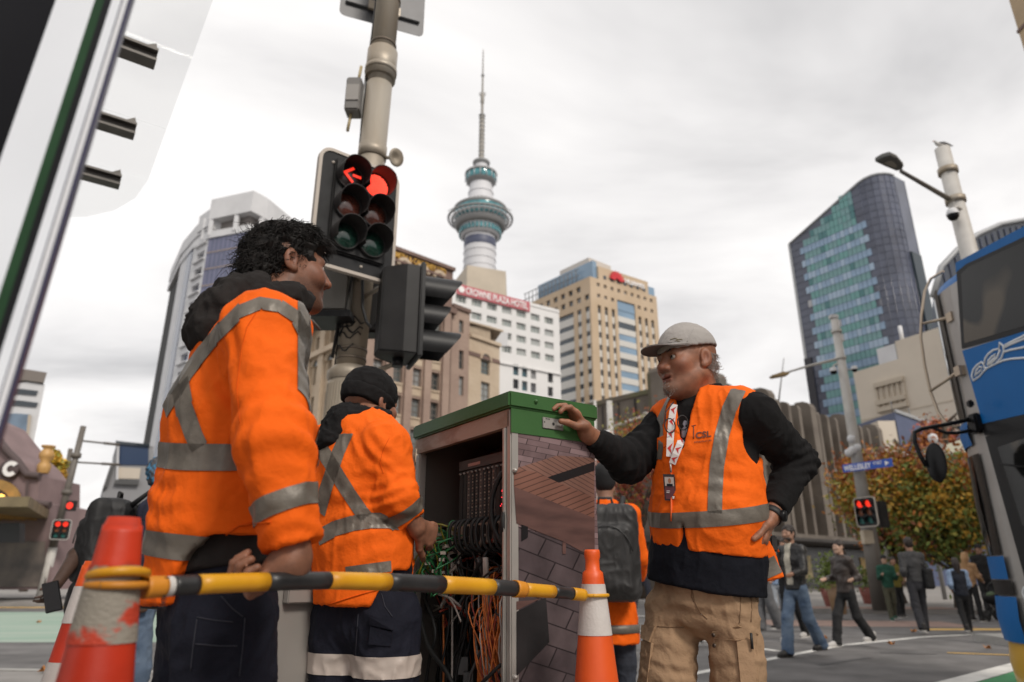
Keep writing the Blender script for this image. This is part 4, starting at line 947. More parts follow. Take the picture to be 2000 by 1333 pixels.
art('print_bench_leg',[c2(868,100),c2(918,118),c2(918,200),c2(868,230)],w_k,6,wrap);art('print_bench_leg',[c2(1188,235),c2(1215,245),c2(1215,330),c2(1188,330)],w_s,6,wrap)
art('print_block',[c2(830,780),c2(1060,668),c2(1086,1018),c2(830,1285)],w_c,5,wrap);art('print_block_top',[c2(830,700),c2(960,690),c2(1040,668),c2(830,770)],w_s,4,wrap)
for v,z in(((.012),uvz(cn,cn+fv,1007,920)[1]),(.012,uvz(cn,cn+fv,1013,1322)[1])):
 b=MB();b.lathe([(.007,0),(.006,.008),(0,.010)],n=10,M=basis(fv,(0,0,1),C3(-.003,v,z)));b.build('screw',alu,CAB)
hinge=C3(CW-.004,-.004,0);dtip=PZ(556,829,ZB-.03);dd=(V((dtip.x,dtip.y,0))-V((hinge.x,hinge.y,0)));DLn=dd.length;dd.normalize();dn=V((-dd.y,dd.x,0))
dn=dn if dn.y>0 else-dn
def dbx(a0,a1,t0,t1,z0,z1):
 b=MB();b.add([V((hinge.x,hinge.y,0))+dd*a+dn*t+V((0,0,z))for z in(z0,z1)for t in(t0,t1)for a in(a0,a1)],[(0,2,3,1),(4,5,7,6),(0,1,5,4),(2,6,7,3),(0,4,6,2),(1,3,7,5)]);return b
DR=dbx(.01,DLn,.0,.022,.06,ZB-.035).build('door',gdoor,CAB,bevel=.003)
dbx(.01,DLn+.002,-.012,-.001,ZB-.05,ZB-.033).build('door_flange',alu,DR);dbx(.01,.03,-.012,-.001,.06,ZB-.051).build('door_flange',bare,DR);dbx(DLn-.02,DLn,-.012,-.001,.06,ZB-.051).build('door_flange',alu,DR)
zp=P(600,1175,2.3).z
dbx(DLn*.18,DLn*.90,-.03,-.002,zp,zp+.22).build('document_tray',gdoor,DR,bevel=.003)
dbx(DLn*.1,DLn*.2,-.012,-.002,.3,ZB-.2).build('stiffener',alu,DR)
for f in(.88,.5):b=MB();b.lathe([(.006,0),(.004,.006),(0,.008)],n=8,M=basis(dd,(0,0,1),V((hinge.x,hinge.y,zp+.02))+dd*DLn*f-dn*.03));b.build('screw',alu,DR)
dbx(.001,.012,-.008,.012,.9,1.0).build('hinge_label',mat('label_yellow',(.6,.4,.03),.5),DR)
def inu(x,y,v):
 a=C3(CW,v,0);c=C3(0,v,0);s,z=uvz(a,c,x,y);return CW-s,z
eq=mat('equipment_black',(.022,.022,.024),.4,var=.2,scale=20);eq2=mat('equipment_grey',(.09,.09,.09),.45);cream=mat('terminal_cream',(.42,.37,.31),.5,var=.1,scale=30)
u0,z1=inu(903,905,.10);u1,z0=inu(1000,1010,.10);ur=max(u1,.02)
RK=cbx(ur,u0,.10,CD-.03,z0,z1).build('controller_rack',eq,CAB,bevel=.004)
cbx(ur,u0,.088,.099,z1-.03,z1+.002).build('rack_cap',eq2,RK)
nb=12
for k in range(nb):
 a=ur+(u0-ur)*(k+.08)/nb;c=ur+(u0-ur)*(k+.92)/nb
 cd_=cbx(a,c,.09,.098,z0+.005,z1-.034).build('circuit_card',eq if k%3 else eq2,RK)
 for j in range(14):
  if k in(3,4,5,6,7,8,9):b=cbx(a+(c-a)*.3,a+(c-a)*.55,.0875,.0895,z0+.012+j*(z1-z0-.06)/14,z0+.017+j*(z1-z0-.06)/14);b.build('indicator',cream if j%2 else mat('indicator_dim',(.2,.16,.14),.5),cd_)
 b=MB();b.lathe([(.004,0),(.003,.006),(0,.007)],n=8,M=basis(-fu,(0,0,1),C3((a+c)/2,.088,z1-.042)));b.build('thumb_screw',alu,cd_)
cbx(ur+(u0-ur)*.55,ur+(u0-ur)*.8,.0865,.0875,z1-.022,z1-.012).build('rack_label',mat('label_pink',(.6,.42,.38),.5),RK)
redled=mat('led_red',(.5,.02,.02),.4,emit=(1,.03,.05),estr=1.2)
rr=random.Random(9)
for k in range(14):
 a=ur+.012+rr.random()*.035;z=z0+.03+rr.random()*.07;b=MB();b.cbox(C3(a,.086,z),.003,.003,.003);b.build('led',redled,RK)
cbx(.03,CW-.02,.07,CD-.02,z0-.012,z0-.001).build('shelf',eq2,CAB)
SH_=cbx(.03,u0+.02,.055,.09,z0-.075,z0-.013).build('terminal_rail',cream,CAB,bevel=.003)
for k in range(9):cbx(.04+k*.035,.052+k*.035,.048,.0545,z0-.07,z0-.02).build('terminal_block',eq,SH_)
def cable(pts,r,m,name='cable',par=CAB,n=6):
 b=MB();pts=[V(p)for p in pts];out=[]
 for i in range(len(pts)-1):
  p0,p1,p2,p3=pts[max(i-1,0)],pts[i],pts[i+1],pts[min(i+2,len(pts)-1)]
  for t in(0,.25,.5,.75):out.append(.5*((2*p1)+(p2-p0)*t+(2*p0-5*p1+4*p2-p3)*t*t+(3*p1-p0-3*p2+p3)*t**3))
 out.append(pts[-1]);b.tube(out,r,n);return b.build(name,m,par)
for k in range(11):
 u=.035+k*.034+rr.random()*.01;cable([C3(u,.085,z0-.0),C3(u,.03,z0-.005),C3(u+.006,.018,z0-.04),C3(u+.004,.03,z0-.09),C3(u,.08,z0-.11)],.0055,rubber,'cable')
cable([C3(.055,.08,z0+.10),C3(.07,.03,z0+.13),C3(.11,.01,z0+.06),C3(.115,.015,z0-.03),C3(.08,.04,z0-.10)],.008,rubber)
cable([C3(.03,.05,z0+.02),C3(.03,.0,z0-.0),C3(.032,.0,z0-.05),C3(.04,.04,z0-.09)],.008,rubber)
gw=mat('wire_green',(.02,.16,.05),.4);yw=mat('wire_yellow_green',(.25,.22,.02),.4);rwm=mat('wire_red',(.32,.05,.03),.4);ww_=mat('wire_white',(.45,.40,.36),.45);ow=mat('wire_painted_glow',(.62,.17,.035),.4,var=.3,scale=40);bk=rubber  # ow puts the warm orange light on the lower wires into their colour
for k in range(26):
 u=CW-.04-rr.random()*.20;z=z0-.02-rr.random()*.08;pts=[C3(u-.05,.09,z0-.03-rr.random()*.05)]
 for j in range(4):pts.append(C3(u+.03*j*rr.uniform(-.2,1),.0+rr.uniform(-.03,.05),z-j*.05+rr.uniform(-.03,.03)))
 cable(pts,.0028,gw if k%4 else yw,'wire',n=5)
for k in range(12):
 p=C3(CW-.05-rr.random()*.2,rr.uniform(-.02,.04),z0-.03-rr.random()*.14);b=MB();b.cbox(p,.018,.008,.01);b.build('wire_ferrule',cream,CAB)
for k in range(34):
 u=.04+rr.random()*(CW-.1);pts=[C3(u,.06+rr.random()*.1,z0-.05)];z=z0-.08
 for j in range(5):pts.append(C3(min(CW-.03,max(.03,u+rr.uniform(-.09,.09))),.02+rr.random()*.1,z-j*.055+rr.uniform(-.03,.03)))
 cable(pts,rr.choice((.003,.0035,.005)),rr.choice((bk,bk,bk,eq2,rwm,ww_)),'wire',n=5)
cbx(.05,.26,.14,.24,z0-.34,z0-.18).build('power_unit',mat('unit_cream',(.34,.29,.25),.5),CAB,bevel=.006)
cbx(.27,.36,.12,.22,z0-.32,z0-.16).build('relay_box',eq2,CAB,bevel=.006)
for k in range(5):
 u=.13+k*.085;st=cbx(u,u+.022,CD-.06,CD-.02,.15,z0-.38).build('terminal_strip',cream if k in(2,3,4)else mat('strip_brown',(.2,.09,.05),.5),CAB)
 for j in range(26):cbx(u+.004,u+.018,CD-.063,CD-.0601,.17+j*.02,.182+j*.02).build('terminal',eq if j%2 else ww_,st)
for k in range(110):
 ub=.04+rr.random()*.13;vb=.03+rr.random()*.08;ut=.03+rr.random()*.26;zb_=.62+rr.random()*.06;zt_=z0-.16-rr.random()*.14
 cable([C3(ub,vb,zb_-.4),C3(ub+.01,vb,zb_),C3((ub+ut)/2+rr.uniform(-.03,.03),vb-.02,(zb_+zt_)/2),C3(ut,vb+rr.uniform(-.03,.05),zt_),C3(ut+.03,.2,zt_+.03)],.0024,rr.choice((ow,ow,ow,ww_,rwm)),'wire',n=5)
def pan(x,y,v):u,z=inu(x,y,v);return C3(u,v,z)
b=MB();b.extr([pan(931,1340,.05),pan(949,1340,.05),pan(940,1290,.06),pan(934,1270,.06)],fv*.01);b.build('painted_glow_fan',ow,CAB)  # flat orange shape added to paint the glow low in the cabinet
b=MB();q=pan(985,1315,.07);b.tube([q-V((0,0,.2)),q+V((0,0,.004))],.038,20);b.build('black_canister',eq,CAB);b=MB();b.tube([q,q+V((0,0,.012))],.041,20);b.build('canister_cap',eq2,CAB)
cable([pan(930,1345,.0),pan(958,1318,.0),pan(978,1300,.02),pan(990,1305,.05)],.005,rubber);cable([pan(818,1190,.02),pan(835,1260,.01),pan(870,1310,.01),pan(890,1350,.02)],.008,rubber);cable([pan(822,1150,.03),pan(850,1230,.02),pan(838,1290,.02),pan(830,1350,.02)],.006,rubber)
for k in range(40):
 u=rr.uniform(.16,CW-.03);v=rr.uniform(.02,.2);w_=rr.uniform(-.05,.05)
 cable([C3(u,v,z0-.12),C3(min(CW-.02,max(.02,u+w_)),v+.02,z0-.3),C3(min(CW-.02,max(.02,u-w_)),v,z0-.5),C3(min(CW-.02,max(.02,u+w_*1.5)),v+.02,z0-.7),C3(u,v,.2)],rr.choice((.0035,.005,.007)),rr.choice((bk,bk,bk,bk,eq2,ow,ww_)),'wire',n=5)
for x,y in((905,1300),(915,1330)):b=MB();b.cbox(pan(x,y,.08),.03,.03,.05);b.build('connector',eq2,CAB)
# ================================================================== cones and barrier bars
cone_o=mat('cone_orange',(0.80,0.115,0.015),0.45,c2=(0.72,0.085,0.012),scale=5,bump=.05,bscale=40);cone_r=mat('cone_red_orange',(0.66,0.045,0.012),0.45,c2=(0.45,0.03,0.01),scale=4,bump=.08,bscale=30)
cone_w=mat('cone_white_band',(0.62,0.58,0.55),0.5,c2=(0.5,0.44,0.41),scale=8,bump=.3,bscale=140)
cone_d=mat('cone_grimy_band',(0.30,0.27,0.225),0.7,c2=(0.52,0.05,0.02),scale=11,stretch=(1,1,1.6),lo=.52,hi=.56,detail=8,bump=.6,bscale=120);cone_s=mat('cone_scuffed',(0.63,0.045,0.012),.5,c2=(.10,.04,.03),scale=9,lo=.56,hi=.7,detail=8,bump=.1,bscale=40)
base_m=mat('cone_base_black',(.03,.03,.03),.8,var=.2,scale=10)
def cone(topx,topy,Y,wtop,rr_,bands,label,neck=True):
 """bands: list of (picture y where the band starts, material)"""
 t=P(topx,topy,Y);H=t.z;T=thing('traffic_cone',(t.x,t.y,0),label,'cone','traffic cones holding the barrier bars')
 r0=SZ(wtop/2,t);rb=rr_
 def rad(z):return r0+(rb-r0)*(1-z/H)
 zs=[P(topx,y,Y).z for y,_ in bands]+[.04]
 for i,(y,m)in enumerate(bands):
  za,zb=zs[i],max(.04,zs[i+1]);b=MB();n_=36
  pr_=[(rad(za+(zb-za)*k/6)+(.0015 if i%2 else 0),za+(zb-za)*k/6)for k in range(7)]
  if i==0:
   if neck:pr_=[(0,H+.0),(r0*.93,H),(r0*1.02,H-.006),(r0*1.02,H-.018),(r0*.9,H-.026),(r0*.93,H-.05)]+[q for q in pr_ if q[1]<H-.055]
   else:pr_=[(r0*.5,H-.004),(r0*.86,H),(r0,H-.012)]+pr_[1:]
  b.lathe([(max(r,1e-4),z)for r,z in reversed(pr_)],(t.x,t.y,0),n_);b.build('cone_body' if i%2==0 else 'reflective_band',m,T)
 b=MB();s=rb*1.32;b.box((t.x-s,t.y-s,0),(t.x+s,t.y+s,.035));b.build('base',base_m,T,bevel=.01)
 return T
cone(1156,1074,1.86,30,.135,[(1074,cone_o),(1141,cone_w),(1240,cone_o)],'clean orange cone with one white band right of the cabinet')
cone(243,1011,.93,66,.132,[(1011,cone_s),(1105,cone_d),(1255,cone_r)],'nearest scuffed red-orange cone with a grimy scraped band',False)
cone(181,1096,1.85,30,.168,[(1096,cone_o),(1145,cone_w),(1216,cone_r),(1290,cone_w)],'red and white banded cone behind the grimy cone',False)
bar_y=mat('bar_yellow',(0.72,0.36,0.015),0.42,c2=(0.62,0.27,0.01),scale=8,bump=.05,bscale=60,rvar=.1);bar_k=mat('bar_black',(0.022,0.022,0.023),0.42,var=.3,scale=12,rvar=.12);bar_o=mat('bar_orange_cap',(0.62,0.24,0.02),.5,var=.1,scale=10);lab=mat('bar_label',(.6,.58,.55),.6)
BAR=thing('barrier_bar',P(640,1134,1.25),'yellow and black striped barrier bar stretched between the front cones','barrier')
knots=[(282,1148,.96,20.5),(320,1146,.985,19.5),(400,1141,1.03,18.5),(520,1136.5,1.12,17.5),(640,1134,1.22,16.5),(757,1137,1.34,16.5),(862,1142,1.46,16.5),(960,1147,1.59,15.2),(1008,1150.5,1.65,14.5),(1023,1152,1.67,13),(1080,1156,1.74,12),(1118,1160,1.79,11),(1142,1163,1.81,10.5)]
kx=[k[0]for k in knots]
def bar_pt(x):return P(x,np.interp(x,kx,[k[1]for k in knots]),np.interp(x,kx,[k[2]for k in knots]))
def bar_r(x):return SZ(np.interp(x,kx,[k[3]for k in knots]),bar_pt(x))
for x0,x1,m,nm,f in((281,320,bar_o,'end_cap',1.04),(320,336,lab,'label_band',.97),(336,385,bar_k,'black_section',1),(385,520,bar_y,'yellow_section',1),(520,640,bar_k,'black_section',1),(640,757,bar_y,'yellow_section',1),(757,862,bar_k,'black_section',1),(862,960,bar_y,'yellow_section',1),(960,1006,bar_k,'black_section',1),(1004,1023,bar_o,'collar',1.12),(1023,1080,bar_y,'yellow_section',1),(1080,1117,bar_k,'black_section',1),(1117,1141,bar_y,'end_cap',1.08)):
 b=MB();xs=np.linspace(x0,x1,6);b.tube([bar_pt(x)for x in xs],[bar_r(x)*f for x in xs],24);b.build(nm,m,BAR)
lp=bar_pt(326);ld=(bar_pt(340)-lp).normalized();
text_obj('label_text','HIGHWAY',.0085,rubber,BAR,lp+V((.002,-bar_r(326)*1.0,.012)),(0,0,-1),ld,.0003,.0002)
def ring(c,r,m,th,parent,tilt=(0,0,1),flat=1.0):
 b=MB();M=Matrix.Translation(c)@frame(tilt).to_4x4();b.tube([M@V((r*math.cos(2*math.pi*k/32),r*math.sin(2*math.pi*k/32),0))for k in range(33)],th,8,False);return b.build('cone_loop',m,parent)
def cone_r_at(T,H,r0,rb,z):return r0+(rb-r0)*(1-z/H)
c_r=P(1156,1163,1.86);ring(c_r,SZ(28,c_r)+.004,bar_y,.0045,BAR)
c_l=P(228,1143,.93);ring(c_l,SZ(50,c_l),bar_o,.005,BAR);ring(c_l+V((0,0,.012)),SZ(49,c_l),bar_y,.006,BAR,(-.12,.1,1))
B2=thing('barrier_bar',P(245,1172,1.9),'dark second barrier bar running behind the left worker from the banded cone','barrier')
b=MB();b.tube([P(178,1168,1.86),P(250,1174,1.95),P(345,1180,2.1),P(520,1192,2.2)],[.014,.018,.018,.018],14);b.build('bar',bar_k,B2)
b=MB();q=P(180,1168,1.86);b.tube([P(168,1170,1.86),P(186,1163,1.88),P(200,1158,1.9)],.018,14);b.build('end_fitting',mat('chrome_fitting',(.55,.54,.52),.2,metal=.9),B2);ring(P(173,1172,1.85),SZ(19,P(173,1172,1.85)),bar_y,.007,B2);ring(P(173,1166,1.85),SZ(18,P(173,1172,1.85)),bar_y,.007,B2,(.1,.1,1))
# ================================================================== kiosk edge close at the left, glass canopy beyond
kk=mat('kiosk_black_glass',(.004,.004,.006),.3,var=.3,scale=3,spec=.05);kw=mat('kiosk_white_metal',(.94,.94,.94),.22,metal=1.0,var=.03,scale=4);kg=mat('kiosk_green',(.022,.065,.028),.4,var=.2,scale=6,spec=.1);kb_=mat('kiosk_trim_black',(.006,.006,.008),.35,spec=.1);kn=mat('kiosk_trim_navy',(.02,.018,.06),.4)
KI=thing('street_kiosk',P(60,900,.7)*1,'blurred black, white and green panel edge of a kiosk at far left','kiosk');KI.location.z=0
seams=[(-230,.64),(22,.61),(104,.607),(124,.606),(140,.604),(160,.603),(163,.603),(174,.601),(183,.60)]
_a,_b=P(257,0,.6),P(57,660,.6);klean=(_a.x-_b.x)/(_a.z-_b.z)
def kline(x,Y,z):
 p=P(x,250,Y);return V((p.x+klean*(z-p.z),p.y,z))
for(s0,s1,m,nm)in((0,1,kk,'black_panel'),(1,2,kw,'white_panel'),(2,3,kg,'green_strip'),(3,4,kb_,'black_trim'),(4,5,kw,'white_trim'),(5,6,kn,'seam'),(6,7,kw,'white_trim'),(7,8,kn,'edge_trim')):
 b=MB();zt9=3.0;q=[kline(*seams[s0],0),kline(*seams[s1],0),kline(*seams[s1],zt9),kline(*seams[s0],zt9)]
 b.extr(q,(-.012,.02,0));b.build(nm,m,KI)
cgl=mat('canopy_glass',(.62,.68,.68),.05,alpha=.11,spec=.5);cst=mat('canopy_steel',(.13,.12,.11),.5,metal=.3,var=.15,scale=6)
c1_=V((-2.56,4.0,4.47));cdv=V((-.575,.818,0));cin=V((-.818,-.575,0))
CP_=thing('glass_canopy',c1_+cin*1.4,'glass street canopy on steel brackets overhead at left','canopy')
tips=[P(303,128,4.0)];zc_=tips[0].z
tips+=[PZ(x,y,zc_)for x,y in((262,268),(233,366),(143,434))]
line_d=(tips[2]-tips[0]).normalized();inn=V((-line_d.y,line_d.x,0));inn=inn if inn.x<0 else-inn
for i,t in enumerate(tips[:3]):
 lng=1.5;pr2=[(.0,.0),(lng,0),(lng,.10),(.22,.10),(.10,.16),(.08,.085),(.0,.07)]
 b=MB();w2=.05
 for z0_,z1_,hw in((0,.02,.06),(.02,.085,.012),(.085,.105,.06)):
  b.add([t+inn*a+line_d*s+V((0,0,z))for z in(z0_,z1_)for s in(-hw,hw)for a in(0,lng)],[(0,2,3,1),(4,5,7,6),(0,1,5,4),(2,6,7,3),(0,4,6,2),(1,3,7,5)])
 b.extr([t+inn*.12-line_d*.01+V((0,0,.105)),t+inn*.02-line_d*.01+V((0,0,.18)),t-inn*.0-line_d*.01+V((0,0,.105))],line_d*.02)
 b.build('bracket',cst,CP_)
gz=V((0,0,.16));outer=-inn*.22
s_=[tips[0]-line_d*2.6,tips[0]-line_d*.02,tips[1]-line_d*.01,tips[2]-line_d*.01]
for i in range(3):
 a,c=s_[i]+line_d*.01,s_[i+1];b=MB();b.extr([a+outer+gz,c+outer+gz,c+inn*1.5+gz,a+inn*1.5+gz],(0,0,.015));b.build('glass_panel',cgl,CP_)
a=tips[2]+line_d*.01;b=MB();pts=[a+outer+gz]+[a+line_d*1.5*math.sin(q)+outer*math.cos(q)+inn*.9*(1-math.cos(q))+gz for q in(.3,.6,.9,1.2,1.5)]+[a+line_d*1.5+inn*1.5+gz,a+inn*1.5+gz];b.extr(pts,(0,0,.015));b.build('glass_panel',cgl,CP_)
b=MB();a=tips[1]+inn*.55+line_d*.55;b.cbox(a+V((0,0,.05)),.25,.18,.12);b.build('junction_box',cst,CP_)
b=MB();a=tips[0]+inn*.62-line_d*3;c=tips[2]+inn*.62+line_d*1.2;b.tube([a+V((0,0,.03)),c+V((0,0,.03))],.05,6);b.build('gutter',cst,CP_)
b=MB();a=tips[0]+inn*1.5-line_d*3;c=tips[2]+inn*1.5+line_d*1.2;n_=inn
SB=thing('shop_building',a.lerp(c,.5)*1,'pale shop wall that carries the glass canopy at left','building');SB.location.z=0
b.prism([xy(a),xy(c),xy(c+n_*5),xy(a+n_*5)],0,7);b.build('wall',wt_white,SB)
# ================================================================== blue double-decker bus
BX=4.7;zroof=4.05;zflo=.12
busblue=mat('bus_blue',(0.003,0.115,0.36),0.4,spec=.2,var=.04,scale=3);bus_sil=mat('bus_silver',(0.36,0.34,0.325),0.35,metal=.35,var=.06,scale=3);bus_blk=mat('bus_black',(.009,.009,.010),.3,spec=.2)
bus_gl=mat('bus_window',(.010,.010,.010),.08,spec=.25,c2=(.085,.068,.05),scale=1.3,lo=.50,hi=.54,detail=1);bus_wh=mat('bus_white_line',(.72,.74,.76),.4);bus_y=mat('bus_yellow',(.62,.33,.01),.35,coat=.4);rail_m=mat('guard_rail',(.42,.34,.26),.35,metal=.6)  # bus_gl: crisp brown noise paints reflection and interior shapes into the glass colour
BUS=thing('double_decker_bus',(BX+1.25,1.5,ROAD),'blue and silver double-decker bus with white bird outline at the right edge','bus')
def plan(off=0,n=8):
 pts=[(BX-off,6.55)]
 for k in range(n+1):
  a=R(90*k/n);pts.append((BX+.55-(.55+off)*math.cos(a),6.75+(.75+off)*math.sin(a)))
 return pts
pl_=plan();mirror=[(2*(BX+1.25)-x,y)for x,y in reversed(pl_)]
full=[(BX,-5)]+pl_+mirror+[(BX+2.5,-5)]
b=MB();b.prism(list(reversed(full)),zflo,zroof-.12);b.build('body',bus_sil,BUS)
b=MB();cenx,ceny=BX+1.25,1.5
def shr(p,o):return(p[0]+(o if p[0]<cenx else-o),p[1]-(o if p[1]>0 else-o))
rings=[([p for p in full],zroof-.12),([shr(p,.03)for p in full],zroof-.03),([shr(p,.12)for p in full],zroof+.03),([shr(p,.4)for p in full],zroof+.06)]
k_=len(full);vs=[(p[0],p[1],z)for r_,z in rings for p in r_]
b.add(vs,[(i*k_+j,(i+1)*k_+j,(i+1)*k_+(j+1)%k_,i*k_+(j+1)%k_)for i in range(3)for j in range(k_)]+[tuple(reversed(range(3*k_,4*k_)))],True);b.build('roof',busblue,BUS)
SA,SBp=V((BX,9,0)),V((BX,4,0))
def side(name,px,m,out=.01,parent=BUS,z=True):
 pts=[]
 for x,y in px:
  u,zz=uvz(SA,SBp,x,y);pts.append(V((BX-out,9-u,zz)))
 b=MB();b.extr(pts,(out+.004 if out<.02 else.012,0,0));return b.build(name,m,parent)
cB=lambda x,y:(1760+.39*x,430+.39*y)
side('roof_edge_panel',[cB(278,215),cB(615,35),cB(800,-60),cB(800,10),cB(615,92),cB(300,245),cB(280,262)],busblue,.012)
UW=side('upper_window',[cB(283,262),cB(330,222),cB(615,88),cB(900,-50),cB(900,440),cB(615,560),cB(310,645)],bus_blk,.014)
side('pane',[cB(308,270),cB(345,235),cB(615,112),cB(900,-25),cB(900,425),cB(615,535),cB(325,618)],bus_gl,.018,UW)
SP_=side('side_panel',[cB(312,655),cB(615,560),cB(900,455),cB(900,880),cB(615,975),cB(415,1020)],busblue,.013)
side('waist_band',[cB(415,1022),cB(615,978),cB(900,890),cB(900,960),cB(615,1050),cB(425,1080)],bus_blk,.016)
cL=lambda x,y:(1760+.355*x,860+.355*y)
DW=side('door',[cL(470,-20),cL(700,-80),cL(900,-130),cL(900,800),cL(700,800)],bus_blk,.015)
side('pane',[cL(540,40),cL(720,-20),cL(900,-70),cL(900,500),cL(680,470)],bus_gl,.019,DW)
side('handrail',[cL(560,128),cL(760,150),cL(760,160),cL(560,138)],bus_blk,.03,DW)
def ribbon(px,wd,name='bird_line'):
 pts=[]
 for x,y in px:u,zz=uvz(SA,SBp,*cB(x,y));pts.append(V((BX-.0155,9-u,zz)))
 b=MB();b.tube(pts,wd,5);return b.build(name,bus_wh,SP_)
for ln_ in([(370,805),(362,780),(370,750),(390,725),(412,712),(424,725),(425,740),(440,742),(480,722),(512,690),(524,655),(520,630),(503,615),(500,645),(470,652),(445,672),(430,695),(424,725)],[(370,805),(400,785),(425,755),(440,742)],[(378,785),(384,755),(400,735),(414,738),(412,750),(385,775)],[(440,728),(445,705),(462,685),(482,672),(478,690),(455,712),(442,728)],[(505,650),(490,690),(455,725)],[(523,640),(560,622),(615,600),(700,560)],[(520,662),(560,650),(615,640),(700,615)],[(480,722),(520,704),(560,696),(615,692),(720,690)],[(528,628),(570,606),(615,585),(700,535)]):ribbon(ln_,.011)
def wrap_strip(name,z0,z1,a0,a1,m,off=.012,bulge=0,n=10):
 b=MB();vs=[]
 for z in(z0,(z0+z1)/2,z1):
  o=off+(bulge if z==(z0+z1)/2 else 0)
  for k in range(n+1):
   a=R(a0+(a1-a0)*k/n);vs.append((BX+.55-(.55+o)*math.cos(a),6.75+(.75+o)*math.sin(a),z))
 b.add(vs,[(r*(n+1)+k+1,r*(n+1)+k,(r+1)*(n+1)+k,(r+1)*(n+1)+k+1)for r in range(2)for k in range(n)],True);return b.build(name,m,BUS)
wsg=mat('bus_windscreen',(.02,.021,.021),.05,spec=.9)
zz1=P(1850,560,7.0).z;zz0=P(1880,815,7.0).z
wrap_strip('upper_windscreen',zz0,zz1-.1,28,90,wsg,.015,.01);wrap_strip('windscreen_seal',zz0-.04,zz1-.04,18,27.5,bus_blk,.016)
wrap_strip('front_brow',P(1890,872,7.0).z,zz0-.06,14,90,busblue,.02,.02)
z2,z3=P(1945,1085,7.0).z,P(1892,890,7.0).z
wrap_strip('lower_windscreen',z2,z3,20,90,wsg,.015,.02);wrap_strip('windscreen_seal',z2,z3,8,19.5,bus_blk,.016)
wrap_strip('nose_panel',z2-.22,z2-.01,4,90,busblue,.03);wrap_strip('headlamp_panel',.81,z2-.23,2,90,bus_blk,.025)
wrap_strip('nose_panel',.40,.80,0,90,busblue,.03,.02);wrap_strip('bumper',.02,.39,0,90,bus_y,.0,.02)
g0=[P(x,y,Y)for x,y,Y in((1843,530,7.1),(1818,545,7.25),(1806,570,7.3),(1800,615,7.3),(1798,660,7.3),(1806,715,7.3),(1817,765,7.3),(1832,805,7.25),(1848,828,7.15),(1872,836,7.05))]
b=MB();b.tube(g0,.016,8);b.build('guard_rail',rail_m,BUS)
for i,(x,y)in((4,(1858,620)),(6,(1874,725))):
 b=MB();q=P(x,y,6.85);a=g0[4].lerp(g0[3],.6)if i==4 else g0[6].lerp(g0[5],.0);b.tube([a,q],[.013,.02],8);b.build('guard_bracket',rail_m,BUS);b=MB();b.cbox(q,.06,.09,.1);b.build('bracket_foot',rail_m,BUS)
ma=[P(x,y,Y)for x,y,Y in((1903,818,6.8),(1850,829,6.85),(1800,838,6.9),(1786,845,6.9),(1787,865,6.9),(1797,890,6.88),(1810,912,6.85))]
MR=MB();MR.tube(ma,.021,8);MR=MR.build('mirror_arm',bus_blk,BUS)
b=MB();b.tube([P(1905,840,6.8),P(1870,846,6.85),P(1848,846,6.87),P(1822,836,6.88)],.018,8);b.build('arm_brace',bus_blk,MR)
b=MB();b.cbox(P(1905,828,6.78),.08,.14,.2);b.build('arm_mount',bus_blk,MR,bevel=.02)
mc=P(1830,905,6.82);Mm=Matrix.Translation(mc)@frame((-.55,-.6,.1)).to_4x4();b=MB();b.lathe([(.0,-.12),(.08,-.09),(.13,-.03),(.15,.03),(.14,.04),(0,.045)],n=20,M=Mm@Matrix.Diagonal((.62,1.35,1,1)));b.build('mirror_head',bus_blk,MR)
b=MB();b.cbox(P(1895,789,6.6),.05,.07,.07);b.build('side_camera',bus_blk,BUS,bevel=.015)
b=MB();q=P(1972,1162,6.55);M=basis((0,-1,0),(0,0,1),V((BX-.05,q.y,q.z)))
b.lathe([(.075,0),(.075,.008),(.06,.008),(.06,.0)],n=24,M=M);b.build('round_badge',bus_wh,BUS)
for k in range(3):
 for x in(BX+.16,BX+2.34):
  if k<2:c=V((x,(5.0,-2.6)[k],ROAD+.5));b=MB();b.lathe([(.2,-.15),(.46,-.15),(.5,-.1),(.5,.1),(.46,.15),(.2,.15)],c,28,M=Matrix.Rotation(R(90),4,'Y'));wh_=b.build('wheel',rubber,BUS);b=MB();b.lathe([(0,-.1),(.2,-.1),(.28,-.14),(.28,.14),(.2,.1),(0,.1)],c,20,M=Matrix.Rotation(R(90),4,'Y'));b.build('rim',bus_sil,wh_)
for k in range(5):
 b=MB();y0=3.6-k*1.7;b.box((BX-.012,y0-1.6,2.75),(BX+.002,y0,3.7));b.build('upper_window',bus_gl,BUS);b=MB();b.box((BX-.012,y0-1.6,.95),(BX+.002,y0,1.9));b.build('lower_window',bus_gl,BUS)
# ================================================================== street poles
def pole_thing(name,foot,top,r0,r1,m,label,cat,group=None,n=16):
 T=thing(name,foot,label,cat,group);b=MB();b.tube([foot,foot.lerp(top,.5),top],[r0,(r0+r1)/2,r1],n);b.build('pole',m,T);return T
Yp=12.0;top=P(1840,291,Yp);low=P(1893,495,Yp);dl_=(top-low)/(top.z-low.z);foot=low+dl_*(ROAD-low.z);rp_=SZ(14,top)
slab('traffic_island',[(foot.x-.8,foot.y-.8),(foot.x+6,foot.y-.8),(foot.x+6,foot.y+1.2),(foot.x-.8,foot.y+1.2)],ROAD-.01,0,kerbm)
foot.z=0
LPt=pole_thing('lamp_post',foot,top,rp_*1.35,rp_*.95,galv_l,'pale grey lamp post behind the bus with a long arm','lamp post')
for y in(335,392):p=P(np.interp(y,(291,495),(1840,1893)),y,Yp);b=MB();b.tube([p-V((0,0,.06)),p+V((0,0,.06))],rp_*1.25,16);b.build('clamp_band',galv,LPt)
b=MB();p=P(1864,345,Yp);b.cbox(p,.06,.14,.42);b.build('junction_box',galv_l,LPt)
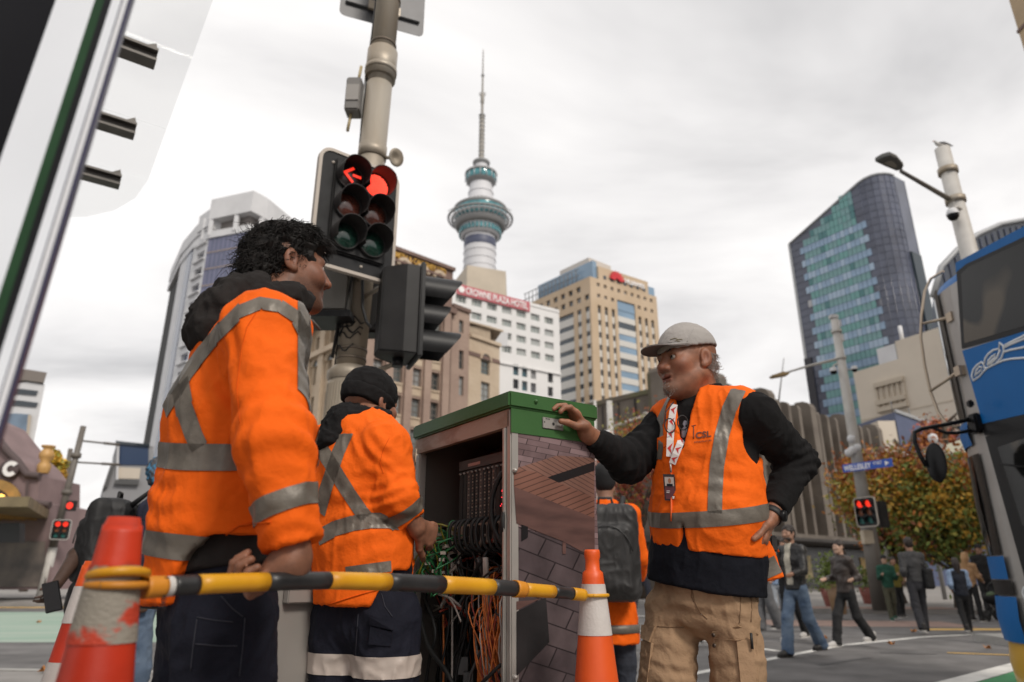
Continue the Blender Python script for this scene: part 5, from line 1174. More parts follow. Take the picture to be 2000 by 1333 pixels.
a,c=P(1857,391,Yp),P(1760,335,Yp-1.2);b=MB();b.tube([a,c],[.05,.035],8);b.build('arm',pole_dk,LPt)
hd=[(1709,317),(1722,309),(1739,304),(1752,310),(1765,325),(1762,333),(1750,335),(1728,326)]
b=MB();hdp=[P(x,y,Yp-1.25)for x,y in hd];zm=sum(p.z for p in hdp)/len(hdp);flat=[PZ(x,y,zm+.0)for x,y in hd];
b.extr(flat,(0,0,.09));LH=b.build('lamp_head',mat('lamp_head_grey',(.11,.11,.10),.5),LPt,bevel=.015)
flc=sum(flat,V())/len(flat);b=MB();b.extr([flc+(p-flc)*.45-V((0,0,.012))for p in flat],(0,0,.011));b.build('lamp_lens',mat('lamp_lens',(.32,.29,.24),.2),LH)
c=P(1861,420,Yp-.2);b=MB();rr_=SZ(11,c);b.lathe([(0,rr_*1.25),(rr_*.7,rr_*1.1),(rr_,rr_*.4),(rr_*1.02,0)],c,20);CC=b.build('camera_housing',wt_white,LPt);b=MB();b.lathe([(rr_*.95,0),(rr_*.9,-rr_*.5),(rr_*.6,-rr_*.95),(0,-rr_*1.1)],c,20);b.build('camera_dome',bus_blk,CC);b=MB();b.tube([c+V((0,0,rr_*1.2)),c+V((.12,0,rr_*1.6)),c+V((.3,.1,rr_*1.5))],.025,6);b.build('camera_arm',galv_l,CC)
def gull(c,L,head_dir,label,nm='seagull'):
 T=thing(nm,c,label,'bird');gm=mat('gull_white',(.55,.53,.5),.7);gg=mat('gull_grey',(.25,.25,.26),.7,c2=(.12,.12,.12),scale=14);hd_=V(head_dir).normalized();b=MB()
 pts=[c+hd_*L*f+V((0,0,L*h))for f,h in((-.62,.16),(-.4,.22),(-.15,.28),(.1,.32),(.28,.36),(.36,.46),(.40,.54),(.46,.55))]
 b.tube(pts,[L*r for r in(.02,.09,.15,.16,.12,.075,.08,.02)],12);b.build('body',gm,T)
 s_=hd_.cross(V((0,0,1)))
 for s in(-1,1):
  b=MB();w_=[c+hd_*L*f+s_*s*L*.13+V((0,0,L*h))for f,h in((.18,.36),(-.1,.36),(-.45,.24),(-.72,.16))];b.tube(w_,[L*r for r in(.05,.1,.07,.01)],8);b.build('wing',gg,T)
  b=MB();b.tube([c+s_*s*L*.05+V((0,0,L*.2)),c+s_*s*L*.05],L*.018,5);b.build('leg',mat('gull_leg',(.4,.1,.05),.6),T)
 b=MB();b.tube([pts[-1],pts[-1]+hd_*L*.12-V((0,0,L*.03))],[L*.025,L*.006],6);b.build('beak',mat('gull_leg',(.4,.1,.05),.6),T)
gull(top+V((0,0,.0)),.32,(-1,-.1,0),'seagull perched on top of the lamp post above the bus')
Yq=20.8;ft=PZ(1722,1193,0);Yq=ft.y;tp=P(1630,625,Yq);SP2=thing('signal_pole',ft,'pale pole with blue street name plate and red signal lights','traffic light')
rq=SZ(13,ft)
b=MB();mid=ft.lerp(tp,.33);b.tube([ft,mid],[rq*1.25,rq*1.1],16);b.build('lower_pole',pole_dk,SP2);b=MB();b.tube([mid,tp],[rq*.95,rq*.62],16);b.build('upper_pole',galv_l,SP2)
def on_pole(y):return ft.lerp(tp,(P(1680,y,Yq).z-ft.z)/(tp.z-ft.z))
for y in(648,700,870,886,905):p=on_pole(y);b=MB();b.tube([p-V((0,0,.05)),p+V((0,0,.05))],rq*.85,12);b.build('clamp_band',galv_l,SP2)
a,c=PZ(1646,916,P(1646,916,Yq-.15).z),None;zc9=P(1694,909,Yq-.75).z;a=PZ(1646,916,zc9);c=PZ(1743,903,zc9);dA=(c-a).normalized();wA=(c-a).length;hA=SZ(15,a)
M=basis(dA,(0,0,1),a.lerp(c,.5));blue_s=mat('street_sign_blue',(.015,.08,.45),.4)
b=MB();b.box((-wA/2,-hA/2,-.012),(wA/2,hA/2,.0),M);NP=b.build('name_plate',blue_s,SP2)
text_obj('street_name','WELLESLEY',hA*.92,sign_w,NP,M@V((-wA*.47,-hA*.32,.004)),dA,(0,0,1),.002,.006,fit=wA*.56);text_obj('street_name','ST EAST',hA*.5,sign_w,NP,M@V((wA*.13,-hA*.02,.004)),dA,(0,0,1),.002,.002,fit=wA*.17)
b=MB();b.extr([M@V((wA*x,hA*y,.003))for x,y in((.36,-.3),(.36,.3),(.44,0))],M.to_3x3()@V((0,0,.004)));b.build('plate_arrow',sign_w,NP)
for dx,rad in((1716,.05),):
 q=PZ(1717,1015,0)if False else P(1730,1040,Yq+1.5);
TH=P(1668,975,Yq-.35);TRh=PZ(1707,971,TH.z)
def far_signal(T,TLp,TRp,BR,litred=(True,True),n_cols=2,frm=alu_edge):
 M,w_,h_,d_,n_=signal_board(T,TLp,TRp,BR,None,0,None,0,None,frm)
 r_=w_*.155
 for ci in range(n_cols):
  for ri in range(3):
   ML=M@Matrix.Translation(((ci-.5)*w_*.42,(1-ri)*h_*.29,.03));lm=red_on if(ri==0 and litred[ci])else(mat('lamp_amber_far',(.22,.07,.03),.3)if ri==1 else mat('lamp_green_far',(.02,.13,.12),.3))
   b=MB();disc(b,ML,r_,0,16,.01);b.build('lens',lm,T);b=MB();visor(b,ML,r_*1.1,r_*1.3,n=10);b.build('visor',blk,T)
far_signal(SP2,TH,TRh,(1712,1027))
p=P(1722,1005,Yq+.2);b=MB();b.cbox(p,.28,.3,.78);b.build('side_head',blk2,SP2,bevel=.03)
p=P(1694,1050,Yq-.1);b=MB();b.cbox(p,.3,.25,.4);b.build('call_box',mat('callbox_cream',(.5,.43,.33),.6),SP2,bevel=.02)
def cctv(T,c,r):b=MB();b.lathe([(0,r*1.3),(r*.8,r*1.1),(r,.2*r),(r,0)],c,16);h_=b.build('camera_housing',wt_white,T);b=MB();b.lathe([(r*.9,0),(r*.75,-r*.6),(0,-r)],c,16);b.build('camera_dome',bus_blk,h_);return h_
p=P(1628,726,Yq);cctv(SP2,p,SZ(7,p));b=MB();b.tube([p+V((0,0,.15)),p+V((.1,0,.25)),on_pole(712)],.03,6);b.build('camera_arm',galv_l,SP2)
b=MB();p=P(1669,722,Yq);cctv(SP2,p,SZ(6,p));b.tube([p,on_pole(722)],.02,6);b.build('camera_arm',galv_l,SP2)
b=MB();p=P(1641,661,Yq);b.cbox(p,.2,.2,.3);b.build('detector',wt_white,SP2,bevel=.04);b=MB();p=tp+V((-.02,0,.1));b.cbox(p,.28,.2,.14);b.build('pole_top_camera',wt_white,SP2,bevel=.03)
for y,dx in((858,-9),(875,2),(880,-7),(885,-14)):p=P(1672+dx,y,Yq-.1);b=MB();b.lathe([(.0,.14),(.11,.09),(.13,0),(.1,-.1),(0,-.14)],p,12);b.build('pole_lantern',wt_white,SP2)
b=MB();b.tube([on_pole(700),P(1580,715,Yq),P(1533,729,Yq)],[.05,.04,.03],8);b.build('lamp_arm',galv_l,SP2);b=MB();b.extr([P(x,y,Yq-.1)for x,y in((1508,733),(1530,726),(1543,728),(1541,731),(1512,736))],(0,.3,0));b.build('lamp_head',mat('lamp_head_gold',(.35,.24,.11),.5),SP2)
f2=PZ(1742,1180,0);P2=pole_thing('sign_pole',f2,P(1713,885,f2.y),.09,.07,galv_l,'thin pale pole right of the street name pole','pole');b=MB();q=P(1728,916,f2.y);b.cbox(q,1.5,.03,.08);b.build('finger_sign',bus_blk,P2);b=MB();b.cbox(q+V((0,0,.16)),1.5,.03,.08);b.build('finger_sign',bus_blk,P2)
f3=V((P(1543,800,50).x,50.5,ZF-.5));P3=pole_thing('roof_mast',V((P(1541,795,48).x,48.6+2,12)),P(1531,700,50),.08,.03,roof_grey,'thin mast on the roof of the concrete building','mast')
f4=V((P(1203,1100,34).x,34,0));P4=pole_thing('lamp_post',f4,P(1190,784,34),.17,.15,galv_l,'pale lamp post seen between cabinet and outstretched arm','lamp post');b=MB();b.tube([P(1196,834,34),P(1260,812,33.5)],.07,8);b.build('arm',galv_l,P4);b=MB();b.cbox(P(1264,808,33.5),.4,.2,.12);b.build('lamp_head',galv_l,P4,bevel=.03)
p=P(1187,853,33.7);cctv(P4,p,.25);p=P(1192,936,33.8);b=MB();b.lathe([(0,.3),(.2,.2),(.22,-.1),(0,-.3)],p,12);b.build('lantern',wt_white,P4)
b=MB();b.cbox(P(1210,988,33.6),.7,.05,.55);b.build('blue_sign',blue_s,P4);b=MB();b.cbox(P(1228,997,33.5),.5,.05,.5);b.build('blue_sign',blue_s,P4)
f5=V((P(1164,1100,46).x,46,0));pole_thing('thin_pole',f5,P(1162,782,46),.11,.1,galv_l,'thin grey pole left of the lamp post behind the cabinet','pole')
def lpole(topx,topy,fx,fy,wpx,label,sleeve=True):
 f=PZ(fx,fy,0);t=P(topx,topy,f.y);r=SZ(wpx/2,f);T=thing('street_pole',f,label,'pole','dark poles along the left street');b=MB();b.tube([f.lerp(t,.28 if sleeve else 0),t],[r,r*.8],14);b.build('pole',pole_dk,T)
 if sleeve:b=MB();b.tube([f,f.lerp(t,.285)],[r*1.25,r*1.15],14);b.build('pale_sleeve',galv_l,T)
 return T,f,t
T1,f1,t1=lpole(163,833,78,1172,14,'tallest dark pole at left with pale lower sleeve and two span wires')
for y0,y1 in((861,869),(903,908)):
 b=MB();a=f1.lerp(t1,(P(150,y0,f1.y).z)/t1.z);c=P(232,y1,f1.y+3);b.tube([a,c],.045,6);b.build('span_wire',pole_dk,T1);b=MB();b.tube([a.lerp(c,.6),c],.07,6);b.build('wire_fitting',pole_dk,T1)
for fr_ in(.82,.6):p=f1.lerp(t1,fr_);b=MB();b.tube([p-V((0,0,.1)),p+V((0,0,.1))],.2,12);b.build('clamp_band',pole_dk,T1)
T2,f2_,t2=lpole(138,877,92,1150,11,'second dark pole at left carrying a lit red signal')
T3,f3_,t3=lpole(116,923,88,1120,7,'farthest and shortest dark pole at left',False)
b=MB();b.tube([P(82,958,f3_.y),P(118,962,f3_.y)],.06,6);b.build('cross_arm',galv_l,T3);b=MB();b.tube([P(120,960,f2_.y),P(155,964,f2_.y)],.05,6);b.build('cross_arm',galv_l,T2)
TLq=P(105,1016,f1.y-.6);far_signal(T2,TLq,PZ(140,1017,TLq.z),(136,1054),frm=mat('frame_pale',(.6,.58,.56),.5))
b=MB();q=P(136,988,f1.y-.4);disc(b,basis((1,0,0),(0,0,1),q),.14,0,12);b.build('far_red_lamp',red_on,T1);b=MB();b.cbox(q+V((0,.12,0)),.34,.2,.42);b.build('lamp_box',blk,T1)
# ================================================================== left background: theatre, office, blue building
mauve=mat('theatre_mauve',(.22,.155,.155),.8,var=.1,scale=1);th_dk=mat('theatre_dark_trim',(.09,.065,.065),.8);th_gold=mat('theatre_gold',(.34,.2,.055),.5,var=.2,scale=2);urn_m=mat('urn_gold',(.5,.29,.10),.45,var=.15,scale=3);und=mat('awning_underside',(.19,.145,.08),.6,var=.2,scale=1.2)
YT=30.0;TH_=thing('theatre',V((P(20,980,YT).x,YT,0)),'mauve theatre front with a white C roundel and gilded arch','building')
wallp=[(-160,1152),(-160,760),(-40,815),(14,884),(32,900),(48,922),(52,928),(76,930),(74,980),(97,985),(97,1000),(100,1152)]
b=MB();b.extr([P(x,y,YT)for x,y in wallp],(0,3,0));b.build('wall',mauve,TH_)
b=MB();b.tube([P(x,y,YT-.1)for x,y in((-40,813),(14,882),(32,899),(48,921),(53,928),(78,930))],.16,6);b.build('gable_coping',th_dk,TH_)
b=MB();b.tube([P(x,y,YT-.1)for x,y in((62,982),(98,986))],.14,6);b.build('ledge',th_dk,TH_)
c=P(20,917,YT-.15);b=MB();b.lathe([(.0,0),(SZ(19,c),0),(SZ(19,c),.1),(0,.1)],c,28,M=Matrix.Rotation(R(90),4,'X'));b.build('roundel_back',th_dk,TH_)
cc_=P(20,916,YT-.3);rC=SZ(15,cc_);b=MB();k=20;vs=[]
for i in range(k+1):
 a=R(38+284*i/k);vs+=[cc_+V((math.cos(a)*rC,0,math.sin(a)*rC)),cc_+V((math.cos(a)*rC*.45,0,math.sin(a)*rC*.45))]
b.add(vs,[(2*i,2*i+1,2*i+3,2*i+2)for i in range(k)]);b.add([v+V((0,.1,0))for v in vs]+vs,[(2*i,2*i+2,2*k+2+2*i+2,2*k+2+2*i)for i in range(k)]);b.build('letter_c',sign_w,TH_)
ac=P(-20,1000,YT-.1);r1_,r0_=SZ(62,ac),SZ(44,ac);b=MB()
for i in range(16):
 q0,q1=math.pi*i/16,math.pi*(i+1)/16;b.extr([ac+V((math.cos(q)*r,0,math.sin(q)*r))for r,q in((r0_,q0),(r1_,q0),(r1_,q1),(r0_,q1))],(0,-.12,0))
b.build('arch',th_gold,TH_);b=MB();b.extr([ac+V((math.cos(math.pi*i/16)*r0_*.98,-.02,math.sin(math.pi*i/16)*r0_*.98))for i in range(17)],(0,-.03,0));b.build('arch_panel',th_dk,TH_)
b=MB();b.extr([P(x,y,YT-.04)for x,y in((-150,1058),(88,1058),(90,1147),(-150,1147))],(0,-.02,0));b.build('shop_front',mat('theatre_shop',(.06,.05,.045),.3,c2=(.16,.13,.11),scale=1.2),TH_)
b=MB();q=P(2,972,YT-.5);b.lathe([(0,.14),(.11,.09),(.14,0),(.11,-.09),(0,-.14)],q,14);b.build('bulb',mat('warm_bulb',(.8,.5,.1),.4,emit=(1,.5,.08),estr=2.2),TH_)
b=MB();b.extr([P(x,y,YT-.08)for x,y in((52,940),(57,940),(54,985),(49,985))],(0,-.02,0));b.build('panel_recess',th_dk,TH_)
b=MB();zA_=P(50,1002,YT).z;b.prism([(P(-160,1000,YT).x,YT-.05),(P(-160,1000,YT).x,YT-5.5),(P(62,1040,25).x,YT-5.5),(P(97,1000,YT).x,YT-.05)],zA_-.25,zA_+.1);AW=b.build('awning',und,TH_)
for k in range(26):
 x=-9.5-14+k*.75;x2=P(62+0,1040,25).x;
 b=MB();b.box((P(90,1000,YT).x-.35-k*.5,YT-5.4,zA_-.33),(P(90,1000,YT).x-.25-k*.5,YT-.1,zA_-.251));b.build('awning_slat',th_gold,AW)
b=MB();b.extr([P(x,y,26)for x,y in((-60,1022),(38,1022),(38,1060),(-60,1060))],(0,.3,0));b.build('hanging_sign',mat('sign_dark',(.02,.018,.02),.5),TH_)
uc_=V((P(64,930,YT).x,YT+.6,0));b=MB();s2=YT/FPX
b.lathe([(r*s2*.95,P(64,y,YT+.6).z)for r,y in((10,925),(12,920),(13,910),(8,902),(13,895),(14,888),(10,880),(8,877),(13,874),(13,871),(0,870))],uc_,20);b.build('urn',urn_m,TH_)
uc2=V((P(71,960,YT).x+.1,YT+.2,0));
LO=thing('left_office',V((P(60,800,55).x,55,0)),'white office block with dark window strips above the theatre','building')
def flatbox(T,px,Y,dep,m,nm):b=MB();b.extr([P(x,y,Y)for x,y in px],(-dep*.75,dep,0));return b.build(nm,m,T)
flatbox(LO,[(-60,760),(52,746),(88,752),(62,885),(45,1080),(-60,1080)],55,8,wt_white,'wall');flatbox(LO,[(-40,715),(54,722),(92,728),(86,748),(49,743),(-40,740)],54.8,6,mat('roof_box_taupe',(.2,.175,.155),.7),'roof_box')
for y in(765,788):flatbox(LO,[(-40,y-12),(42,y-5),(74,y-1),(71,y+8),(39,y+5),(-40,y-2)],54.9,.3,glass_dk,'window_strip')
flatbox(LO,[(-40,806),(33,808),(60,810),(40,900),(20,960),(-40,960)],54.85,.3,mat('left_glass',(.10,.14,.19),.1,c2=(.2,.27,.36),scale=.4),'glazing')
flatbox(LO,[(55,810),(61,811),(52,880),(46,900)],54.8,.3,fb_c,'edge_trim')
BB=thing('blue_panel_building',V((P(260,900,75).x,75,0)),'low building with a navy blue panel behind the backpacker','building')
def fb2(px,Y,dep,m,nm):b=MB();b.extr([P(x,y,Y)for x,y in px],(-dep*.6,dep,0));return b.build(nm,m,BB)
fb2([(228,866),(300,872),(300,1060),(200,1060),(200,955),(215,910),(226,905)],75,10,mat('blue_b_grey',(.3,.3,.31),.7),'wall');fb2([(234,869),(290,873),(290,909),(232,908)],74.9,.3,mat('blue_b_navy',(.035,.06,.12),.35),'blue_panel')
fb2([(226,861),(292,868),(292,873),(226,867)],74.7,.3,glass_dk,'roof_edge');fb2([(230,913),(275,915),(272,936),(227,935)],74.9,.3,cb_m,'beige_panel');fb2([(226,937),(272,939),(270,948),(222,946)],74.6,.6,mat('blue_b_shade',(.1,.1,.1),.6),'sun_shade');fb2([(229,872),(233,872),(231,940),(226,940)],74.7,.3,wt_white,'edge_column');fb2([(216,912),(224,908),(210,950),(200,958)],74.7,.3,mat('blue_b_dark',(.1,.1,.1),.6),'side_roof')
for x in(70,106,152):pass
rk=random.Random(4)
for k,(x,y,lb)in enumerate(((35,1140,'low shop stall under the theatre awning'),)):
 pass
# ================================================================== trees, planters, truck
bark=mat('bark',(.10,.075,.055),.9,var=.3,scale=8,bump=.6,bscale=20)
LEAF={k:mat('leaf_'+k,c,.6,var=.35,scale=3)for k,c in dict(gold=(.55,.32,.04),orange=(.52,.19,.04),russet=(.32,.11,.045),green=(.15,.20,.04),olive=(.30,.28,.05),red=(.40,.08,.05),yellow=(.62,.38,.03)).items()}
def tree(foot,h,rx,rz,zc,palette,n,leaf,label,seed,group=None,bare=.0,name='autumn_tree',ry=None):
 rg=np.random.default_rng(seed);rn=random.Random(seed);T=thing(name,foot,label,'tree',group);ry=ry or rx
 b=MB();f=V(foot);tips=[]
 def limb(p,d,L,r,lev):
  q=p+d*L*.5+V((rn.uniform(-.1,.1),rn.uniform(-.1,.1),0))*L;e_=p+d*L
  b.tube([p,q,e_],[r,r*.8,r*.6],6 if lev else 10);tips.append(e_)
  if lev<2:
   for k in range(3 if lev else 5):
    a=rn.random()*6.28;t=.45+.35*rn.random();nd=(d*(1-t)+V((math.cos(a)*rx,math.sin(a)*ry,.55*rz)).normalized()*t*1.2).normalized();limb(p.lerp(e_,.55+.45*rn.random()),nd,L*(.42+.15*rn.random()),r*.52,lev+1)
 limb(f,V((0,0,1)),zc-rz*.75,h*.028,0);b.build('trunk',bark,T)
 nc=max(14,n//90);cs=rg.normal(size=(nc,3));cs/=np.linalg.norm(cs,axis=1)[:,None];cs*=(rg.random(nc)**.45)[:,None]
 cs=cs*np.array([rx,ry,rz])*.88+np.array([f.x,f.y,zc]);cr=rg.uniform(.22,.42,nc)*min(rx,rz)
 cs[:,2]+=.15*rz*np.sin(cs[:,0]*2.1)
 idx=rg.integers(0,nc,n);off=rg.normal(size=(n,3));off*=cr[idx][:,None]*.62;c=cs[idx]+off
 a=rg.normal(size=(n,3));a/=np.linalg.norm(a,axis=1)[:,None];up=rg.normal(size=(n,3));bb=np.cross(a,up);bb/=np.linalg.norm(bb,axis=1)[:,None]
 s=leaf*rg.uniform(.6,1.3,n)[:,None];v=np.stack([c-a*s,c+bb*s*.55,c+a*s,c-bb*s*.55],1).reshape(-1,3)-np.array(f)
 me=bpy.data.meshes.new('crown');me.from_pydata(v.tolist(),[],np.arange(n*4).reshape(n,4).tolist())
 for k in palette:me.materials.append(LEAF[k])
 cm=rg.integers(0,len(palette),nc);hgt=np.clip((c[:,2]-(zc-rz))/(2*rz),0,1)
 mi=np.where(rg.random(n)<.55,cm[idx],np.minimum(len(palette)-1,(hgt*len(palette)+rg.normal(size=n)*.8).clip(0).astype(int)));me.polygons.foreach_set('material_index',mi.astype(np.int32));me.update()
 tag(mesh_obj('crown',me,T),kind='stuff');return T
def tree_px(x0,x1,ytop,ybot,Y,*a,**k):
 c=P((x0+x1)/2,(ytop+ybot)/2,Y);rx=SZ((x1-x0)/2,c);rz=SZ((ybot-ytop)/2,c);return tree(V((c.x,Y,0)),c.z+rz,rx,rz,c.z,*a,**k)
tree_px(1650,1805,862,1072,26,['green','olive','olive','gold','orange','russet'],13000,.10,'autumn tree behind the street name pole, green and orange',1,ry=2.2)
tree_px(1715,1950,870,1085,23,['green','green','olive','gold','gold','orange','russet'],17000,.09,'golden autumn tree left of the bus front',2,ry=2.0)
tree_px(1790,1880,828,930,40,['orange','orange','red','russet'],6000,.12,'bright orange tree top in front of the navy wall',3)
tree_px(1645,1740,860,1060,33,['orange','russet','olive','orange'],6000,.12,'russet tree against the concrete fins',8)
tree_px(1150,1330,800,1010,31,['red','red','russet','orange','olive'],5500,.09,'sparse red-leaved tree behind the cabinet and outstretched arm',4)
tree_px(66,118,872,1005,44,['yellow','gold','yellow','olive'],10000,.17,'yellow autumn tree beside the theatre at left',5)
pot=mat('planter_terracotta',(.20,.06,.045),.6,var=.15,scale=5);potb=mat('planter_bronze',(.20,.12,.06),.5,var=.15,scale=4)
for k,(x,y,m,lb)in enumerate(((1632,1185,pot,'flower planter left of the walking woman'),(1706,1180,pot,'flower planter right of the walking woman'),(1640,1200,potb,'tall bronze planter beside the walking woman'))):
 f=PZ(x,y,0);T=thing('flower_planter',f,lb,'planter','planters at the corner');b=MB();r=.42 if k<2 else.25;h=.55 if k<2 else.75
 b.lathe([(r*.7,0),(r*.85,h*.5),(r,h),(r*.92,h),(r*.85,h-.08),(0,h-.08)],f,20);b.build('pot',m,T)
 rg=np.random.default_rng(20+k);n=500;c=rg.normal(size=(n,3))*np.array([r*.7,r*.7,.22])+np.array([f.x,f.y,f.z+h+.3]);c[:,2]=np.maximum(c[:,2],f.z+h-.05)
 for nm,mm,n_,s_ in(('foliage',LEAF['green'],n,.06),('blossom',mat('blossom_white',(.7,.68,.6),.6),60 if k<2 else 0,.05)):
  if not n_:continue
  cc=c[:n_]+(rg.normal(size=(n_,3))*.03);a=rg.normal(size=(n_,3));a/=np.linalg.norm(a,axis=1)[:,None];bb=np.cross(a,rg.normal(size=(n_,3)));bb/=np.linalg.norm(bb,axis=1)[:,None]
  v=np.stack([cc-a*s_,cc+bb*s_*.6,cc+a*s_,cc-bb*s_*.6],1).reshape(-1,3)-np.array(f);me=bpy.data.meshes.new(nm);me.from_pydata(v.tolist(),[],np.arange(n_*4).reshape(n_,4).tolist());me.materials.append(mm);tag(mesh_obj(nm,me,T),kind='stuff')
tw=mat('truck_white',(.62,.6,.57),.4,var=.04,scale=2);tr_=mat('truck_red',(.34,.03,.035),.45,var=.08,scale=2);f=PZ(1868,1162,ROAD);f.y=min(f.y,33);TRK=thing('delivery_truck',V((f.x,f.y,ROAD)),'white cabbed truck with a red box body behind the pedestrians','truck')
x0,y0=f.x-1.1,f.y;z=ROAD
b=MB();prof=[(x0-.35,.45),(x0-.35,1.25),(x0-.1,2.25),(x0+.1,2.4),(x0+1.55,2.4),(x0+1.55,.45)];b.extr([V((px,y0,z+pz))for px,pz in prof],(0,2.0,0));b.build('cab',tw,TRK,bevel=.06)
b=MB();b.extr([V((x0+.2,y0-.012,z+1.35)),V((x0+1.1,y0-.012,z+1.35)),V((x0+1.1,y0-.012,z+2.1)),V((x0+.38,y0-.012,z+2.1))],(0,.01,0));b.build('cab_window',glass_dk,TRK)
b=MB();b.extr([V((x0-.36,y0+.15,z+1.3)),V((x0-.36,y0+1.85,z+1.3)),V((x0-.13,y0+1.85,z+2.2)),V((x0-.13,y0+.15,z+2.2))],(-.01,0,0));b.build('windscreen',glass_dk,TRK)
b=MB();b.box((x0+1.62,y0-.1,z+.75),(x0+5.6,y0+2.1,z+3.2));b.build('box_body',tr_,TRK,bevel=.03);b=MB();b.box((x0+1.6,y0-.12,z+3.2),(x0+5.62,y0+2.12,z+3.3));b.build('box_rim',tw,TRK);b=MB();b.box((x0-.2,y0+.2,z+.4),(x0+5.5,y0+1.8,z+.7));b.build('chassis',rubber,TRK)
for wx in(x0+.55,x0+4.4):b=MB();c=V((wx,y0+.12,z+.42));b.lathe([(.15,-.12),(.4,-.12),(.42,-.08),(.42,.08),(.4,.12),(.15,.12)],c,22,M=Matrix.Rotation(R(90),4,'X'));wh_=b.build('wheel',rubber,TRK);b=MB();b.lathe([(0,-.13),(.2,-.13),(.22,0)],c,16,M=Matrix.Rotation(R(90),4,'X'));b.build('rim',bus_sil,wh_)
for zz9 in(.9,1.15):b=MB();b.box((x0-.4,y0+.1,z+zz9-.1),(x0-.345,y0+.5,z+zz9+.02));b.build('headlamp',wt_white,TRK)
ST=thing('station_canopy',P(1830,1000,30)*1,'grey and green glass canopy roof beyond the mirror','canopy');ST.location.z=0
cg=mat('canopy_green_glass',(.10,.20,.14),.1,c2=(.20,.27,.17),scale=.8);cgr=mat('canopy_grey_steel',(.24,.235,.23),.5);ccr=mat('canopy_cream',(.55,.53,.42),.5)
def pf(px,Y,dep,m,nm):b=MB();b.extr([P(x,y,Y)for x,y in px],(dep*.8,dep,0));return b.build(nm,m,ST)
pf([(1766,898),(1830,862),(1842,868),(1842,890),(1782,928),(1774,925)],30,.5,cgr,'fascia');pf([(1782,928),(1842,888),(1960,880),(1960,950),(1900,952),(1780,930)],30.3,.3,cg,'glass_roof');pf([(1764,932),(1780,929),(1960,953),(1960,963),(1900,957)],29.8,.4,ccr,'soffit');pf([(1838,872),(1880,858),(1960,860),(1960,885),(1845,890)],30.5,.3,ccr,'upper_panel');pf([(1815,876),(1960,868),(1960,872),(1830,880)],30.6,.2,cgr,'rail')
b=MB();fp=V((P(1950,950,31).x+.5,31,0));b.tube([fp,V((fp.x,fp.y,P(1950,940,31).z))],.15,8);b.build('post',cgr,ST);b=MB();fp=V((P(1800,930,30.4).x,30.4,0));b.tube([fp,V((fp.x,fp.y,P(1800,925,30.4).z))],.09,8);b.build('post',cgr,ST)
for x,y in((1767,892),(1822,858)):b=MB();q=P(x,y,29.9);b.lathe([(0,.26),(.16,.18),(.2,0),(.12,-.2),(0,-.24)],q,12);b.build('globe_lamp',wt_white,ST)
# ================================================================== signed-distance modelling for bodies and clothes
def _n(v):v=np.asarray(v,float);return v/(np.linalg.norm(v)+1e-12)
A_=lambda v:np.array([v[0],v[1],v[2]],float)
def rc(a,b,ra,rb,flat=(0,0)):
 a,b=A_(a),A_(b);ab=b-a;L2=ab@ab;L=math.sqrt(L2);w=ab/L
 def f(p):
  q=p-a;s=q@ab/L2;t=np.clip(s,0,1);d=np.linalg.norm(q-t[...,None]*ab,axis=-1)-(ra+(rb-ra)*t)
  if flat[1]:d=np.maximum(d,(s-1)*L)
  if flat[0]:d=np.maximum(d,-s*L)
  return d
 m=max(ra,rb);return f,np.minimum(a,b)-m,np.maximum(a,b)+m
def ec(a,b,ra,rb,u,flat=(0,0)):
 a,b=A_(a),A_(b);ab=b-a;L=np.linalg.norm(ab);w=ab/L;u=_n(A_(u)-w*(A_(u)@w));v=np.cross(w,u);ra,rb=np.array(ra),np.array(rb)
 def f(p):
  q=p-a;s=q@w/L;t=np.clip(s,0,1);r=ra+(rb-ra)*t[...,None];x=q@u;y=q@v;z=q@w-t*L;mn=r.min(-1)
  k=np.sqrt((x/r[...,0])**2+(y/r[...,1])**2+(z/mn)**2)+1e-9
  g=np.sqrt((x/r[...,0]**2)**2+(y/r[...,1]**2)**2+(z/mn**2)**2)+1e-9;d=k*(k-1)/g
  if flat[1]:d=np.maximum(d,(s-1)*L)
  if flat[0]:d=np.maximum(d,-s*L)
  return d
 m=max(ra.max(),rb.max());return f,np.minimum(a,b)-m,np.maximum(a,b)+m
def el(c,r,M=None):
 c=A_(c);r=np.array(r,float);M=np.eye(3)if M is None else np.array(M)
 def f(p):
  q=(p-c)@M;k0=np.linalg.norm(q/r,axis=-1)+1e-9;k1=np.linalg.norm(q/r**2,axis=-1)+1e-9;return k0*(k0-1)/k1
 m=r.max();return f,c-m,c+m
def bxp(c,h,M=None,rd=.0):
 c=A_(c);h=np.array(h,float);M=np.eye(3)if M is None else np.array(M)
 def f(p):
  q=np.abs((p-c)@M)-(h-rd);return np.linalg.norm(np.maximum(q,0),axis=-1)+np.minimum(q.max(-1),0)-rd
 m=np.linalg.norm(h);return f,c-m,c+m
